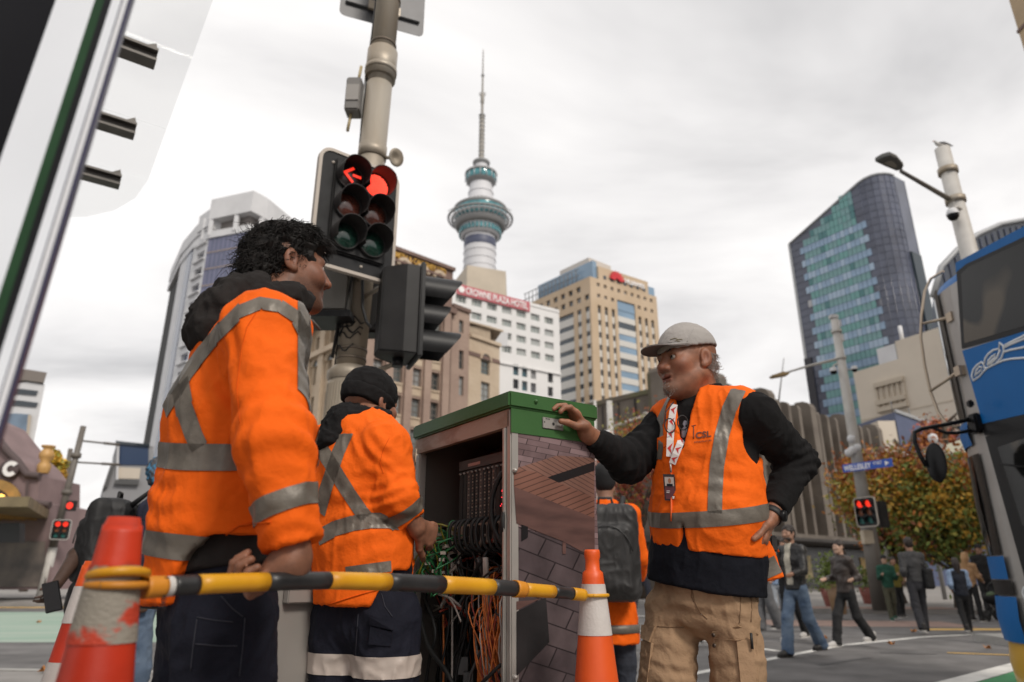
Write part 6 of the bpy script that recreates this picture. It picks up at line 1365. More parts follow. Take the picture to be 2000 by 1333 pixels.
class Sdf:
 def __init__(s):s.ops=[]
 def u(s,pr,k=.0):s.ops.append(('u',*pr,k));return s
 def sub(s,pr,k=.0):s.ops.append(('s',*pr,k));return s
 def cut(s,f):s.ops.append(('i',f,None,None,0));return s
 def _mix(s,kind,D,d,k):
  if kind=='u':
   if k<=0:return np.minimum(D,d)
   h=np.maximum(k-np.abs(D-d),0)/k;return np.minimum(D,d)-h*h*k*.25
  d=-d if kind=='s' else d
  if k<=0:return np.maximum(D,d)
  h=np.maximum(k-np.abs(D-d),0)/k;return np.maximum(D,d)+h*h*k*.25
 def pts(s,p):
  D=np.full(p.shape[:-1],9.0)
  for kind,f,lo,hi,k in s.ops:D=s._mix(kind,D,f(p),k)
  return D
 def mesh(s,h):
  lo=np.min([o[2]for o in s.ops if o[0]=='u'],0)-3*h;hi=np.max([o[3]for o in s.ops if o[0]=='u'],0)+3*h
  n=np.ceil((hi-lo)/h).astype(int)+1;D=np.full(n,9.0,np.float32);ax=[lo[i]+np.arange(n[i])*h for i in range(3)]
  for kind,f,a,b,k in s.ops:
   if a is None:i0,i1=np.zeros(3,int),n
   else:
    m=k+3*h;i0=np.clip(np.floor((a-m-lo)/h).astype(int),0,n);i1=np.clip(np.ceil((b+m-lo)/h).astype(int)+1,0,n)
   if np.any(i1<=i0):continue
   sl=tuple(slice(i0[j],i1[j])for j in range(3));blk_=D[sl]
   if a is None:
    w=np.nonzero(blk_<4*h);q=np.stack([ax[j][w[j]]for j in range(3)],-1)
    blk_[w]=s._mix(kind,blk_[w],f(q).astype(np.float32),k);continue
   g=np.stack(np.meshgrid(*[ax[j][i0[j]:i1[j]]for j in range(3)],indexing='ij'),-1)
   D[sl]=s._mix(kind,blk_,f(g).astype(np.float32),k)
  return nets(D,lo,h)
def nets(D,lo,h):
 S=D<0;c=[slice(0,-1),slice(1,None)];cnt=np.zeros(np.array(D.shape)-1,np.int8)
 for i in(0,1):
  for j in(0,1):
   for k in(0,1):cnt+=S[c[i],c[j],c[k]]
 act=np.argwhere((cnt>0)&(cnt<8));idm=np.full(cnt.shape,-1,np.int32);idm[tuple(act.T)]=np.arange(len(act))
 acc=np.zeros((len(act),3));num=np.zeros(len(act));co=[(i,j,k)for i in(0,1)for j in(0,1)for k in(0,1)]
 for a in co:
  for d in range(3):
   if a[d]:continue
   b=list(a);b[d]=1;va=D[tuple((act+a).T)];vb=D[tuple((act+b).T)];m=(va<0)!=(vb<0);t=np.where(m,va/np.where(m,va-vb,1),0)
   p=np.array(a,float)[None].repeat(len(act),0);p[:,d]+=t;acc[m]+=p[m];num+=m
 V_=lo+(act+acc/num[:,None])*h;Q=[]
 for d in range(3):
  e1,e2=(d+1)%3,(d+2)%3;s0=[slice(None)]*3;s1=[slice(None)]*3;s0[d]=slice(0,-1);s1[d]=slice(1,None)
  E=np.argwhere(S[tuple(s0)]!=S[tuple(s1)]);E=E[(E[:,e1]>0)&(E[:,e2]>0)&(E[:,e1]<cnt.shape[e1])&(E[:,e2]<cnt.shape[e2])]
  def g(o1,o2):q=E.copy();q[:,e1]-=o1;q[:,e2]-=o2;return idm[tuple(q.T)]
  q=np.stack([g(1,1),g(0,1),g(0,0),g(1,0)],1);ins=S[tuple(E.T)];q[~ins]=q[~ins][:,::-1];Q.append(q)
 return V_,np.concatenate(Q)
def vnoise(p,seed=0):
 p=np.asarray(p);i=np.floor(p).astype(np.int64);f=p-i;f=f*f*(3-2*f);r=0
 for a in(0,1):
  for b in(0,1):
   for c in(0,1):
    q=(i[...,0]+a)*374761393+(i[...,1]+b)*668265263+(i[...,2]+c)*2147483647+seed*974711;q=(q^(q>>13))*1274126177;q=((q^(q>>16))&0xffffff)/0xffffff
    r=r+q*(f[...,0]if a else 1-f[...,0])*(f[...,1]if b else 1-f[...,1])*(f[...,2]if c else 1-f[...,2])
 return r
def vnormals(Vv,Q):
 n=np.zeros_like(Vv);fn=np.cross(Vv[Q[:,2]]-Vv[Q[:,0]],Vv[Q[:,-1]]-Vv[Q[:,1]])
 for k in range(Q.shape[1]):np.add.at(n,Q[:,k],fn)
 return n/(np.linalg.norm(n,axis=1)[:,None]+1e-12)
def folds(Vv,Q,amp=.006,fr=(11,11,7),seed=0,creases=()):
 n=vnormals(Vv,Q);p=Vv*np.array(fr);wp=p+1.2*(np.stack([vnoise(p*.6,seed+k)for k in(1,2,3)],-1)-.5)
 a=vnoise(wp,seed)-.5;b=1-np.abs(2*vnoise(wp*1.9+5,seed+4)-1);d=amp*(1.1*a+.9*(b-.55))+amp*.75*((1-np.abs(2*vnoise(wp*np.array([3.6,3.6,2.2]),seed+7)-1))**3-.25)
 for c,ax,rad,lam,am in creases:
  q=Vv-A_(c);t=q@_n(A_(ax));g=np.exp(-(np.linalg.norm(q,axis=1)/rad)**2);d+=am*g*np.sin(2*np.pi*t/lam+9*vnoise(Vv*8,seed+9))*(.3+1.1*vnoise(Vv*14,seed+13))
 return Vv+n*d[:,None]
def to_obj(name,Vv,Q,m,parent,smooth=True):
 me=bpy.data.meshes.new(name);base=np.array(wloc(parent))if parent else 0;me.from_pydata((Vv-base).tolist(),[],Q.tolist())
 for q in(m if isinstance(m,(list,tuple))else[m]):me.materials.append(q)
 if smooth:me.polygons.foreach_set('use_smooth',[True]*len(me.polygons))
 me.update();return mesh_obj(name,me,parent)
def attr(o,name,vals):
 a=o.data.attributes.new(name,'FLOAT','POINT');a.data.foreach_set('value',np.asarray(vals,np.float32))
def clip(Vv,T,f):
 """keep the part of a triangle mesh where f(points) >= 0"""
 s=f(Vv)if callable(f)else f;ins=s>=0;c=ins[T].sum(1);out=[T[c==3]];Vn=[Vv];nb=len(Vv)
 for need in(1,2):
  t=T[c==need]
  if not len(t):continue
  odd=ins[t]if need==1 else~ins[t];k=odd.argmax(1);r=np.arange(len(t));a,b,d=t[r,k],t[r,(k+1)%3],t[r,(k+2)%3]
  def cutp(i,j):w=(s[i]/(s[i]-s[j]))[:,None];return Vv[i]+(Vv[j]-Vv[i])*w
  p,q=cutp(a,b),cutp(a,d);ip=nb+np.arange(len(t));iq=ip+len(t);nb+=2*len(t);Vn+=[p,q]
  if need==1:out.append(np.stack([a,ip,iq],1))
  else:out+=[np.stack([ip,b,d],1),np.stack([ip,d,iq],1)]
 Vn=np.concatenate(Vn);T2=np.concatenate(out);u,inv=np.unique(T2,return_inverse=True);return Vn[u],inv.reshape(-1,3)
class Cloth:
 """a garment mesh that tapes and prints can be laid on"""
 def __init__(s,name,Vv,Q,m,parent):
  s.V,s.Q,s.parent=Vv,Q,parent;s.N=vnormals(Vv,Q);s.o=to_obj(name,Vv,Q,m,parent);s.T=np.concatenate([Q[:,[0,1,2]],Q[:,[0,2,3]]]);s.bvh=BVHTree.FromPolygons(Vv.tolist(),Q.tolist())
 def at(s,x,y):
  h=s.bvh.ray_cast(V((0,0,CZ)),ray(x,y).normalized())
  if h[0]is None:
   h=s.bvh.find_nearest(P(x,y,float(np.median(s.V[:,1]))))
  return h[0],h[1]
 def piece(s,name,fields,m,off=.0025,th=.0015):
  T=s.T;cen=s.V[T].mean(1);keep=np.ones(len(T),bool)
  for f in fields:keep&=f(cen)>-.02
  Vv,T=s.V,T[keep]
  if not len(T):return None
  u,inv=np.unique(T,return_inverse=True);Vv=Vv[u]+s.N[u]*off;T=inv.reshape(-1,3)
  for f in fields:
   if not len(T):return None
   Vv,T=clip(Vv,T,f)
  if not len(T):return None
  lab=np.arange(len(Vv))
  while True:
   mn=lab[T].min(1);l2=lab.copy()
   for k in range(3):np.minimum.at(l2,T[:,k],mn)
   l2=l2[l2]
   if(l2==lab).all():break
   lab=l2
  for c in np.unique(lab[T[:,0]]):
   t=T[lab[T[:,0]]==c]
   if len(t)<12:continue
   u,inv=np.unique(t,return_inverse=True);to_obj(name,Vv[u],inv.reshape(-1,3),m,s.o)
 def tape(s,px,wpx,m,extra=(),name='reflective_tape'):
  """tape along a polyline given in picture points, laid on the visible side"""
  pn=[s.at(x,y)for x,y in px];pts=[A_(p)for p,_ in pn]
  for i in range(len(pts)-1):
   a,b=pts[i],pts[i+1];d=_n(b-a);L=np.linalg.norm(b-a);nn=_n(A_(pn[i][1])+A_(pn[i+1][1]));view=_n(np.array([0,0,CZ])-(a+b)/2);sd_=_n(np.cross(d,view));w=SZ(wpx,(a+b)/2)/2;mid=(a+b)/2
   c0=d if i==0 else _n(d+_n(a-pts[i-1]));c1=d if i==len(pts)-2 else _n(d+_n(pts[i+2]-b))
   s.piece(name,[lambda p:w-np.abs((p-mid)@sd_),lambda p:(p-a)@c0,lambda p:(b-p)@c1,lambda p:(p-mid)@view+.07,lambda p:.25-np.linalg.norm(p-mid,axis=1)+L/2]+list(extra),m)
 def ring(s,px3,wpx,m,extra=(),name='reflective_tape'):
  q=[A_(s.at(x,y)[0])for x,y in px3];nn=_n(np.cross(q[1]-q[0],q[2]-q[0]))if len(q)>2 else np.array([0,0,1.]);w=SZ(wpx,q[0])/2
  s.piece(name,[lambda p:w-np.abs((p-q[0])@nn)]+list(extra),m)
def skin_mat(name,c,red,stub=(.05,.035,.03)):
 m=mat(name,c,.55,var=.22,scale=34,bump=.22,bscale=230,detail=8);n=m.node_tree.nodes;l=m.node_tree.links;b=n['Principled BSDF'];src=b.inputs['Base Color'].links[0].from_socket
 b.inputs['Subsurface Weight'].default_value=.08;b.inputs['Subsurface Radius'].default_value=(.02,.008,.004);b.inputs['Subsurface Scale'].default_value=.5
 for an,cc in(('flush',red),('lip',tuple(v*.7 for v in red)),('stubble',stub)):
  at_=n.new('ShaderNodeAttribute');at_.attribute_name=an;x=n.new('ShaderNodeMix');x.data_type='RGBA';x.inputs['B'].default_value=(*cc,1);l.new(src,x.inputs['A'])
  if an=='stubble':
   no=n.new('ShaderNodeTexNoise');no.inputs['Scale'].default_value=420;mm=n.new('ShaderNodeMath');mm.operation='MULTIPLY';tcn=n.new('ShaderNodeTexCoord');l.new(tcn.outputs['Object'],no.inputs['Vector']);l.new(no.outputs['Fac'],mm.inputs[0]);m3=n.new('ShaderNodeMath');m3.operation='MULTIPLY';m3.inputs[1].default_value=1.7;m3.use_clamp=True;l.new(at_.outputs['Fac'],m3.inputs[0]);l.new(m3.outputs[0],mm.inputs[1]);l.new(mm.outputs[0],x.inputs['Factor'])
  else:l.new(at_.outputs['Fac'],x.inputs['Factor'])
  src=x.outputs['Result']
 l.new(src,b.inputs['Base Color']);return m
def cloth_mat(name,c,rough=.85,var=.08,c2=None,weave=700,wr=.35,sheen=.15):
 m=mat(name,c,rough,var=var,c2=c2,scale=7,bump=wr,bscale=17,spec=.15);return m
hv=cloth_mat('hivis_orange',(.90,.135,.008),.8,.05,sheen=0);hv2=cloth_mat('hivis_orange_bright',(.92,.145,.010),.8,.05,sheen=0)
refl=mat('reflective_tape',(.165,.145,.12),.45,metal=.2,var=.12,scale=30,bump=.2,bscale=90);blackc=cloth_mat('black_fleece',(.014,.0135,.014),.95,.25,wr=.3,sheen=.05);charc=cloth_mat('charcoal_cloth',(.028,.025,.024),.95,.2,sheen=.05);navyc=cloth_mat('navy_workwear',(.014,.015,.024),.85,.2,sheen=.05);khaki=cloth_mat('khaki_cotton',(.33,.215,.13),.85,.09,wr=.5);shirt_n=cloth_mat('navy_black_shirt',(.010,.011,.016),.9,.2,sheen=.05)
hair_b=mat('hair_black',(.014,.012,.011),.62,spec=.25,var=.4,scale=60);hair_g=mat('hair_grey',(.32,.29,.26),.55,var=.3,scale=60);eye_w=mat('eye_white',(.34,.29,.25),.2);eye_d=mat('iris_dark',(.02,.012,.008),.1);shoe_k=mat('shoe_black',(.02,.018,.017),.5);sole_m=mat('sole_white',(.55,.53,.5),.6)
def hframe(fwd,up=(0,0,1)):
 f=_n(A_(fwd));u=_n(A_(up));r=_n(np.cross(f,u));u=np.cross(r,f);return np.stack([r,f,u],1)
def add_head(S,c,M,s=1.0,smile=0,ears=True,nose=1.0):
 c=A_(c);W=lambda x,y,z:c+M@(np.array([x,y,z])*s)
 S.u(el(W(0,-.018,.032),np.array([.076,.096,.088])*s,M),.0);S.u(el(W(0,.030,-.036),np.array([.061,.062,.084])*s,M),.035*s)
 for q in(-1,1):
  S.u(rc(W(q*.052,-.008,-.05),W(q*.018,.062,-.096),.021*s,.019*s),.03*s);S.u(el(W(q*.041,.058,-.022),np.array([.024,.024,.022])*s,M),.025*s)
  if smile:S.u(el(W(q*.040,.066,-.038),np.array([.019,.018,.016])*s,M),.02*s)
 S.u(el(W(0,.074,-.098),np.array([.02,.018,.017])*s,M),.02*s)
 S.u(rc(W(-.036,.073,.020),W(.036,.073,.020),.0125*s,.0125*s),.018*s)
 for q in(-1,1):S.sub(el(W(q*.032,.098,.0),np.array([.018,.016,.0095])*s,M),.013*s)
 S.u(rc(W(0,.084,.010),W(0,.105,-.028),.0085*s,.0125*s*nose),.012*s)
 for q in(-1,1):S.u(el(W(q*.0135,.0935,-.034),np.array([.0105,.0115,.009])*s*nose,M),.007*s)
 S.u(rc(W(-.019,.083,-.0585),W(.019,.083,-.0585),.0065*s,.0065*s),.006*s);S.u(rc(W(0,.088,-.057),W(0,.088,-.059),.0065*s,.0065*s),.01*s)
 S.u(rc(W(-.016,.083,-.072),W(.016,.083,-.072),.0075*s,.0075*s),.006*s);S.sub(bxp(W(0,.095,-.0648),np.array([.020,.014,.0018])*s,M),.003*s)
 if ears:
  for q in(-1,1):
   a=.25*q;Me=M@np.array([[math.cos(a),-math.sin(a),0],[math.sin(a),math.cos(a),0],[0,0,1]])
   S.u(el(W(q*.081,-.016,-.003),np.array([.0085,.020,.032])*s,Me),.006*s);S.u(el(W(q*.079,-.006,-.028),np.array([.008,.011,.011])*s,Me),.005*s);S.sub(el(W(q*.091,-.010,-.002),np.array([.009,.0105,.018])*s,Me),.005*s)
 return W
def add_eyes(c,M,s,parent,lids):
 for q in(-1,1):
  p=A_(c)+M@(np.array([q*.032,.0732,.001])*s);b=MB();Mx=Matrix.Translation(V(p))@Matrix(M.tolist()).to_4x4()@Matrix.Rotation(R(-90),4,'X')
  prof=[(.0125*s*math.sin(a),.0125*s*math.cos(a))for a in np.linspace(0.001,3.1,9)];b.use(eye_w).lathe(prof,n=12,M=Mx);b.use(eye_d).lathe([(.0001,.0132*s),(.0055*s,.0120*s)],n=12,M=Mx);b.build('eye',None,parent)
def add_hand(S,w,d,nrm,thumb_side,curl,s=1.0,spread=.06,thumb=(.5,.4),tdir=None):
 """w wrist, d direction to the knuckles, nrm out of the palm, thumb_side +1/-1 along d x nrm"""
 w,d,nrm=A_(w),_n(A_(d)),A_(nrm);nrm=_n(nrm-d*(nrm@d));t=np.cross(d,nrm)*thumb_side
 k=w+d*.082*s;S.u(ec(w+d*.012*s,k,(.030*s,.0165*s),(.040*s,.0125*s),t),.02*s);tips=[]
 for i,(off,L)in enumerate(((.030,.074),(.010,.082),(-.011,.077),(-.031,.060))):
  b=w+d*(.078-.006*abs(i-1))*s+t*off*s;a=spread*(1.2-i*.8);dd=_n(d*math.cos(a)+t*math.sin(a));ang=0;p=b;r=.0088*s
  for j,f in enumerate((.45,.30,.25)):
   c_=curl[i];ang+=c_[j]if hasattr(c_,'__len__')else c_*(1 if j==0 else.85)
   q=p+(dd*math.cos(ang)+nrm*math.sin(ang))*L*f*s;S.u(rc(p,q,r,r*.93),.006*s if j==0 else.002*s);p=q;r*=.93
  tips.append(p)
 b=w+d*.028*s+t*.026*s;td=_n(d*.62+t*.75+nrm*.25)if tdir is None else _n(A_(tdir));q=b+td*.036*s;S.u(rc(b,q,.0145*s,.0115*s),.012*s);td2=_n(td*(1-thumb[0])+d*thumb[0]+nrm*.1);q2=q+td2*.030*s;S.u(rc(q,q2,.0112*s,.010*s),.004*s);q3=q2+_n(td2+nrm*thumb[1]*.6)*.024*s;S.u(rc(q2,q3,.0102*s,.0085*s),.003*s)
 return tips
def refine(S,Vv,Q,regions,it=3):
 """split faces inside the given spheres and pull every vertex onto the exact surface"""
 me=bpy.data.meshes.new('r');me.from_pydata(Vv.tolist(),[],Q.tolist());bm=bmesh.new();bm.from_mesh(me);ed=[]
 for e_ in bm.edges:
  m=(e_.verts[0].co+e_.verts[1].co)/2
  if any((m-V(c)).length<r for c,r in regions):ed.append(e_)
 bmesh.ops.subdivide_edges(bm,edges=ed,cuts=1,use_grid_fill=True);bmesh.ops.triangulate(bm,faces=[f for f in bm.faces if len(f.verts)>4]);bm.verts.ensure_lookup_table()
 v=np.array([p.co[:]for p in bm.verts]);F_=[[p.index for p in f.verts]for f in bm.faces];bm.free();bpy.data.meshes.remove(me)
 sel=np.zeros(len(v),bool)
 for c,r in regions:sel|=np.linalg.norm(v-A_(c),axis=1)<r
 p=v[sel];eps=5e-4
 for _ in range(it):
  d=S.pts(p);g=np.stack([(S.pts(p+np.eye(3)[k]*eps)-S.pts(p-np.eye(3)[k]*eps))/(2*eps)for k in range(3)],-1);g2=np.maximum((g*g).sum(-1),.2);p=p-np.clip(d/g2,-.004,.004)[:,None]*g
 v[sel]=p;return v,F_
def to_obj2(name,v,F_,m,parent):
 me=bpy.data.meshes.new(name);me.from_pydata((v-np.array(wloc(parent))).tolist(),[],F_);me.materials.append(m);me.polygons.foreach_set('use_smooth',[True]*len(me.polygons));me.update();return mesh_obj(name,me,parent)
def face_attrs(o,v,c,M,s,stub=1.0,lipc=1.0,jaw=.45):
 q=((v-A_(c))@M)/s;x,y,z=q.T;head=np.linalg.norm(q,axis=1)<.2;g=lambda cx,cy,cz,r:np.exp(-(((x-cx)**2+(y-cy)**2+(z-cz)**2)/r**2))
 fl=.55*(g(.042,.06,-.03,.03)+g(-.042,.06,-.03,.03)+g(0,.105,-.03,.018))+.35*(g(.083,-.012,-.005,.022)+g(-.083,-.012,-.005,.022))
 lip=np.clip(1.6*np.exp(-((np.abs(x)/.022)**4+((z+.065)/.0125)**4+((y-.092)/.02)**2)),0,1)*lipc
 chin=np.clip(1.5*np.exp(-((x/.036)**4+((z+.098)/.024)**4))*(y>.03),0,1)+np.clip(1.3*np.exp(-((x/.03)**4+((z+.047)/.0085)**4))*(y>.06),0,1)+jaw*np.exp(-((np.abs(np.abs(x)-.05)/.03)**2+((z+.075)/.03)**2))*(y>-.02)
 attr(o,'flush',np.clip(fl,0,1)*head);attr(o,'lip',lip*head);attr(o,'stubble',np.clip(chin,0,1)*head*stub*(1-lip))
def shoe(T,heel,toe_dir,m,sole,s=1.0,pitch=0):
 d=_n(A_(toe_dir));S=Sdf();h=A_(heel);up=np.array([0,0,1.]);S.u(rc(h+up*.05*s,h+d*.10*s+up*.045*s,.040*s,.040*s));S.u(rc(h+d*.1*s+up*.04*s,h+d*.19*s+up*.033*s,.042*s,.030*s),.03);S.u(rc(h+up*.04*s,h+up*.11*s,.04*s,.042*s),.02);S.cut(lambda p:(h[2]+.014*s)-p[:,2]);v,Q=S.mesh(.011*s);o=to_obj('shoe',v,Q,m,T)
 b=MB();r=np.cross(d,up);pts=[]
 for f,w_ in((-.038,.02),(-.02,.036),(.06,.038),(.13,.044),(.19,.036),(.222,.016)):pts.append((f,w_))
 out=[V(h+d*f*s+r*w_*s)for f,w_ in pts]+[V(h+d*f*s-r*w_*s)for f,w_ in reversed(pts)];b.extr(out,(0,0,.022*s));b.build('sole',sole,o);return o
# ================================================================== the three workers
def chain(S,lv,k=.03,flat0=0,flat1=0):
 for i in range(len(lv)-1):
  (c0,r0,w0,d0),(c1,r1,w1,d1)=lv[i],lv[i+1]
  S.u(ec(c0,c1,(w0,d0),(w1,d1),(A_(r0)+A_(r1))/2,(flat0 if i==0 else 0,flat1 if i==len(lv)-2 else 0)),0 if i==0 else k)
def grow(lv,g):return[(c,r,w+g,d+g)for c,r,w,d in lv]
def rv(fx,fy):f=_n(np.array([fx,fy,0.]));return np.array([f[1],-f[0],0]),f
def legs(S,hips,knees,ankles,r,k=.04,end=True):
 for h,kn,a in zip(hips,knees,ankles):S.u(rc(h,kn,r[0],r[1]),k);S.u(rc(kn,a,r[1],r[2],(0,1 if end else 0)),.03)
def pocket_flap(cl,px,m,name='pocket',off=.006,th=.006):
 """patch laid on a garment: outline in picture points"""
 pts=[cl.at(x,y)for x,y in px];b=MB();n_=sum((q for _,q in pts),V())/len(pts);b.extr([p+n_*(off-th)for p,_ in pts],n_*th);return b.build(name,m,cl.o)
def seam(cl,px,m,r=.0012,name='seam',sub=6,parent=None):
 out=[]
 for i in range(len(px)-1):
  for k in range(sub):t=k/sub;p,n_=cl.at(px[i][0]*(1-t)+px[i+1][0]*t,px[i][1]*(1-t)+px[i+1][1]*t);out.append(p+n_*r*.6)
 b=MB();b.tube(out,r,5);return b.build(name,m,parent or cl.o)
seam_o=mat('seam_orange',(.66,.095,.008),.9,spec=.1);seam_k=mat('seam_khaki',(.20,.12,.065),.85);seam_n=mat('seam_navy',(.03,.032,.045),.85)
def worker_right():
 rC,fC=rv(-.6,-.8);rP,fP=rv(-.5,-.87)
 pel,bel,che,ups,nek=P(1376,1150,2.29),P(1384,1010,2.25),P(1378,890,2.26),P(1370,820,2.28),P(1362,776,2.30);hc=P(1340,708,2.25)
 base=V((pel.x,pel.y,0));T=thing('person',base,'person in grey cap, orange vest and khaki cargo trousers leaning on the cabinet','person')
 hips=[P(1314,1195,2.34),P(1428,1195,2.235)];knees=[V((hips[0].x-.075,hips[0].y-.06,.50)),V((hips[1].x+.0,hips[1].y-.02,.50))];ank=[V((knees[0].x-.01,knees[0].y+.03,.09)),V((knees[1].x+.02,knees[1].y+.06,.09))]
 shR,shL=P(1296,838,2.38),P(1474,812,2.14);elR,elL=P(1226,902,2.30),P(1556,900,2.33);wrR,wrL=P(1147,848,2.145),P(1506,1008,2.17)
 hf=hframe((-.90,-.42,-.03));s=1.03
 S=Sdf();chain(S,[(pel,rP,.12,.09),(bel,rC,.14,.10),(che,rC,.16,.10),(ups,rC,.13,.08)]);S.u(rc(ups,nek,.07,.062),.04);S.u(rc(nek,A_(hc)+hf@np.array([0,-.03,-.05]),.066,.064),.04)
 S.u(el(A_(hc)+hf@np.array([0,.012,-.105]),(.046,.045,.028),hf),.03)
 for a,b_,c in((shR,elR,wrR),(shL,elL,wrL)):S.u(rc(ups,a,.06,.05),.04);S.u(rc(a,b_,.048,.04),.03);S.u(rc(b_,c,.04,.029),.02)
 legs(S,hips,knees,ank,(.055,.045,.036),end=False)
 add_head(S,hc,hf,s,nose=1.1)
 hd=P(1113,803,2.115)-wrR;add_hand(S,wrR,hd,(-.35,-.1,-1),1,[(.25,.75,.6),(.2,.7,.6),(.25,.7,.6),(.35,.7,.6)],1.03,.05,tdir=(-.9,-.45,-.12))
 add_hand(S,wrL,P(1496,1045,2.17)-wrL,(-.9,.3,.1),-1,[.35,.35,.4,.45],1.0)
 v,Q=S.mesh(.0058);v,F_=refine(S,v,Q,[(hc,.19),(A_(wrR)+_n(A_(hd))*.08,.13),(A_(wrL),.14)]);sk=skin_mat('skin_tan',(.27,.118,.066),(.30,.085,.05),(.26,.22,.19));body=to_obj2('body',v,F_,sk,T);face_attrs(body,v,hc,hf,s,.3,jaw=0)
 add_eyes(hc,hf,s,T,None)
 Wh=lambda x,y,z:A_(hc)+hf@(np.array([x,y,z])*s)
 for q in(-1,1):
  b=MB();b.tube([V(Wh(q*.014,.0875,.021)),V(Wh(q*.03,.087,.026)),V(Wh(q*.047,.074,.022))],[.003,.004,.002],6);b.build('eyebrow',mat('brow_dark',(.05,.035,.03),.8),T)
 rg=np.random.default_rng(5);b=MB()
 for k in range(420):
  q=rg.choice((-1,1));a=rg.uniform(-.085,-.02);z=rg.uniform(-.055,.02);x=q*(.075*math.sqrt(max(0.05,1-((a+.018)/.097)**2-((z-.03)/.12)**2))+.002)
  p=Wh(x,a,z);d=hf@np.array([q*.25,-.8,-.5]);d=_n(d+rg.normal(size=3)*.45);b.tube([V(p),V(p+d*.009),V(p+d*.016+np.array([0,0,-.004]))],[.0011,.0009,.0003],3,False)
 for k in range(160):
  p=Wh(rg.normal()*.02,-.098,rg.uniform(-.06,.0));d=_n(hf@np.array([rg.normal()*.3,-.8,.1])+rg.normal(size=3)*.5);b.tube([V(p),V(p+d*.012),V(p+d*.018+np.array([0,0,.006]))],[.0011,.0009,.0003],3,False)
 tag(b.build('hair',hair_g,T),kind='stuff');b=MB()
 for k in range(260):
  x=rg.normal()*.011;z=-.098+rg.normal()*.009;p=Wh(x,.089-12*x*x+(z+.098)*.1,z);d=_n(hf@np.array([0,.5,-.9])+rg.normal(size=3)*.35);b.tube([V(p),V(p+d*.006),V(p+d*.011)],[.0009,.0007,.0003],3,False)
 tag(b.build('goatee',hair_g,T),kind='stuff')
 capm=mat('cap_grey',(.36,.335,.315),.85,var=.06,scale=10,bump=.5,bscale=220,stretch=(.2,1,3));capu=mat('cap_under',(.14,.115,.105),.9)
 S=Sdf();S.u(el(Wh(0,-.012,.04),np.array([.087,.107,.098])*s,hf));pl0=Wh(0,0,.038);un=_n(hf@np.array([0,.16,1]));S.cut(lambda p:-((p-pl0)@un));S.sub(el(Wh(0,-.012,.034),np.array([.080,.10,.092])*s,hf));v,Q=S.mesh(.005);v=folds(v,Q,.0015,(30,30,30),3);CAPo=Cloth('cap',v,Q,capm,T)
 vs,fs=[],[];nx,ny=13,7
 for th in(0,1):
  for j in range(ny):
   for i in range(nx):
    u=-1+2*i/(nx-1);t=j/(ny-1);wd=.076*(1-.10*t*t);x=wd*math.sin(u*1.35)/math.sin(1.35);y0=.078*math.cos(u*1.25)+.008;y1=.085*math.cos(u*1.45)**.6*1.0+.078 if True else 0
    y=y0+(y1-y0)*t;z=.045-.11*x*x/.07*.5-.010*t-.0035*th+.012*(y0-.03);vs.append(Wh(x,y,z))
 N_=nx*ny
 for j in range(ny-1):
  for i in range(nx-1):a=j*nx+i;fs+=[(a,a+1,a+nx+1,a+nx),(N_+a,N_+a+nx,N_+a+nx+1,N_+a+1)]
 edge=[j*nx for j in range(ny)]+[(ny-1)*nx+i for i in range(1,nx)]+[j*nx+nx-1 for j in range(ny-2,-1,-1)]
 for a,c in zip(edge[:-1],edge[1:]):fs.append((a,a+N_,c+N_,c))
 b=MB();b.use(capm);b.add([V(q)for q in vs],[f for f in fs if max(f)<N_ or(min(f)<N_)],True);b.use(capu);b.add([V(q)for q in vs],[f for f in fs if min(f)>=N_],True);b.build('brim',None,CAPo.o)
 for q in(-.6,0,.6):
  pts=[V(Wh(.0885*math.sin(q)*math.sin(a),-.012-.1085*math.cos(q)*math.cos(a)if q==0 else-.012+.108*math.cos(a)*(1 if q else 1),.04+.0995*math.sin(a)))for a in np.linspace(.1,1.5,8)]
 seam(CAPo,[(1342,668),(1348,652),(1355,641)],mat('cap_seam',(.42,.4,.38),.9),.0012);seam(CAPo,[(1305,668),(1325,671),(1345,677),(1365,690)],mat('cap_seam',(.42,.4,.38),.9),.0012)
 for px in([(1309,664),(1318,661),(1326,664)],[(1318,667),(1327,663),(1334,664)],[(1322,667),(1330,667)]):seam(CAPo,px,mat('cap_emblem',(.22,.19,.12),.7),.0013,'cap_emblem')
 S=Sdf();tor=[(P(1379,1122,2.285),rP,.163,.126),(bel,rC,.165,.128),(che,rC,.164,.112),(ups,rC,.145,.095)]
 chain(S,tor,.03,1,0);S.u(rc(ups,nek,.084,.068,(0,0)),.04)
 for a,b_,c in((shR,elR,wrR),(shL,elL,wrL)):
  c2_=A_(c)+(A_(b_)-A_(c))*.10;S.u(rc(ups,a,.074,.068),.04);S.u(rc(a,b_,.069,.062),.03);S.u(rc(b_,c2_,.062,.040,(0,1)),.03)
 ncut=A_(nek);nrm=_n(np.array([-.35,-.42,1.0]));S.cut(lambda p:(p-ncut-nrm*.028)@nrm)
 v,Q=S.mesh(.0062);cr=[(elR,A_(wrR)-A_(shR),.10,.034,.006),(elL,A_(wrL)-A_(shL),.11,.032,.007),(A_(shL)*.5+A_(elL)*.5,A_(elL)-A_(shL),.09,.045,.004),(wrR,A_(wrR)-A_(elR),.07,.022,.004),(A_(elR)*.5+A_(shR)*.5,A_(elR)-A_(shR),.09,.04,.006)]
 v=folds(v,Q,.006,(10,10,8),11,cr);SW=Cloth('sweater',v,Q,blackc,T)
 b=MB();col_pts=[]
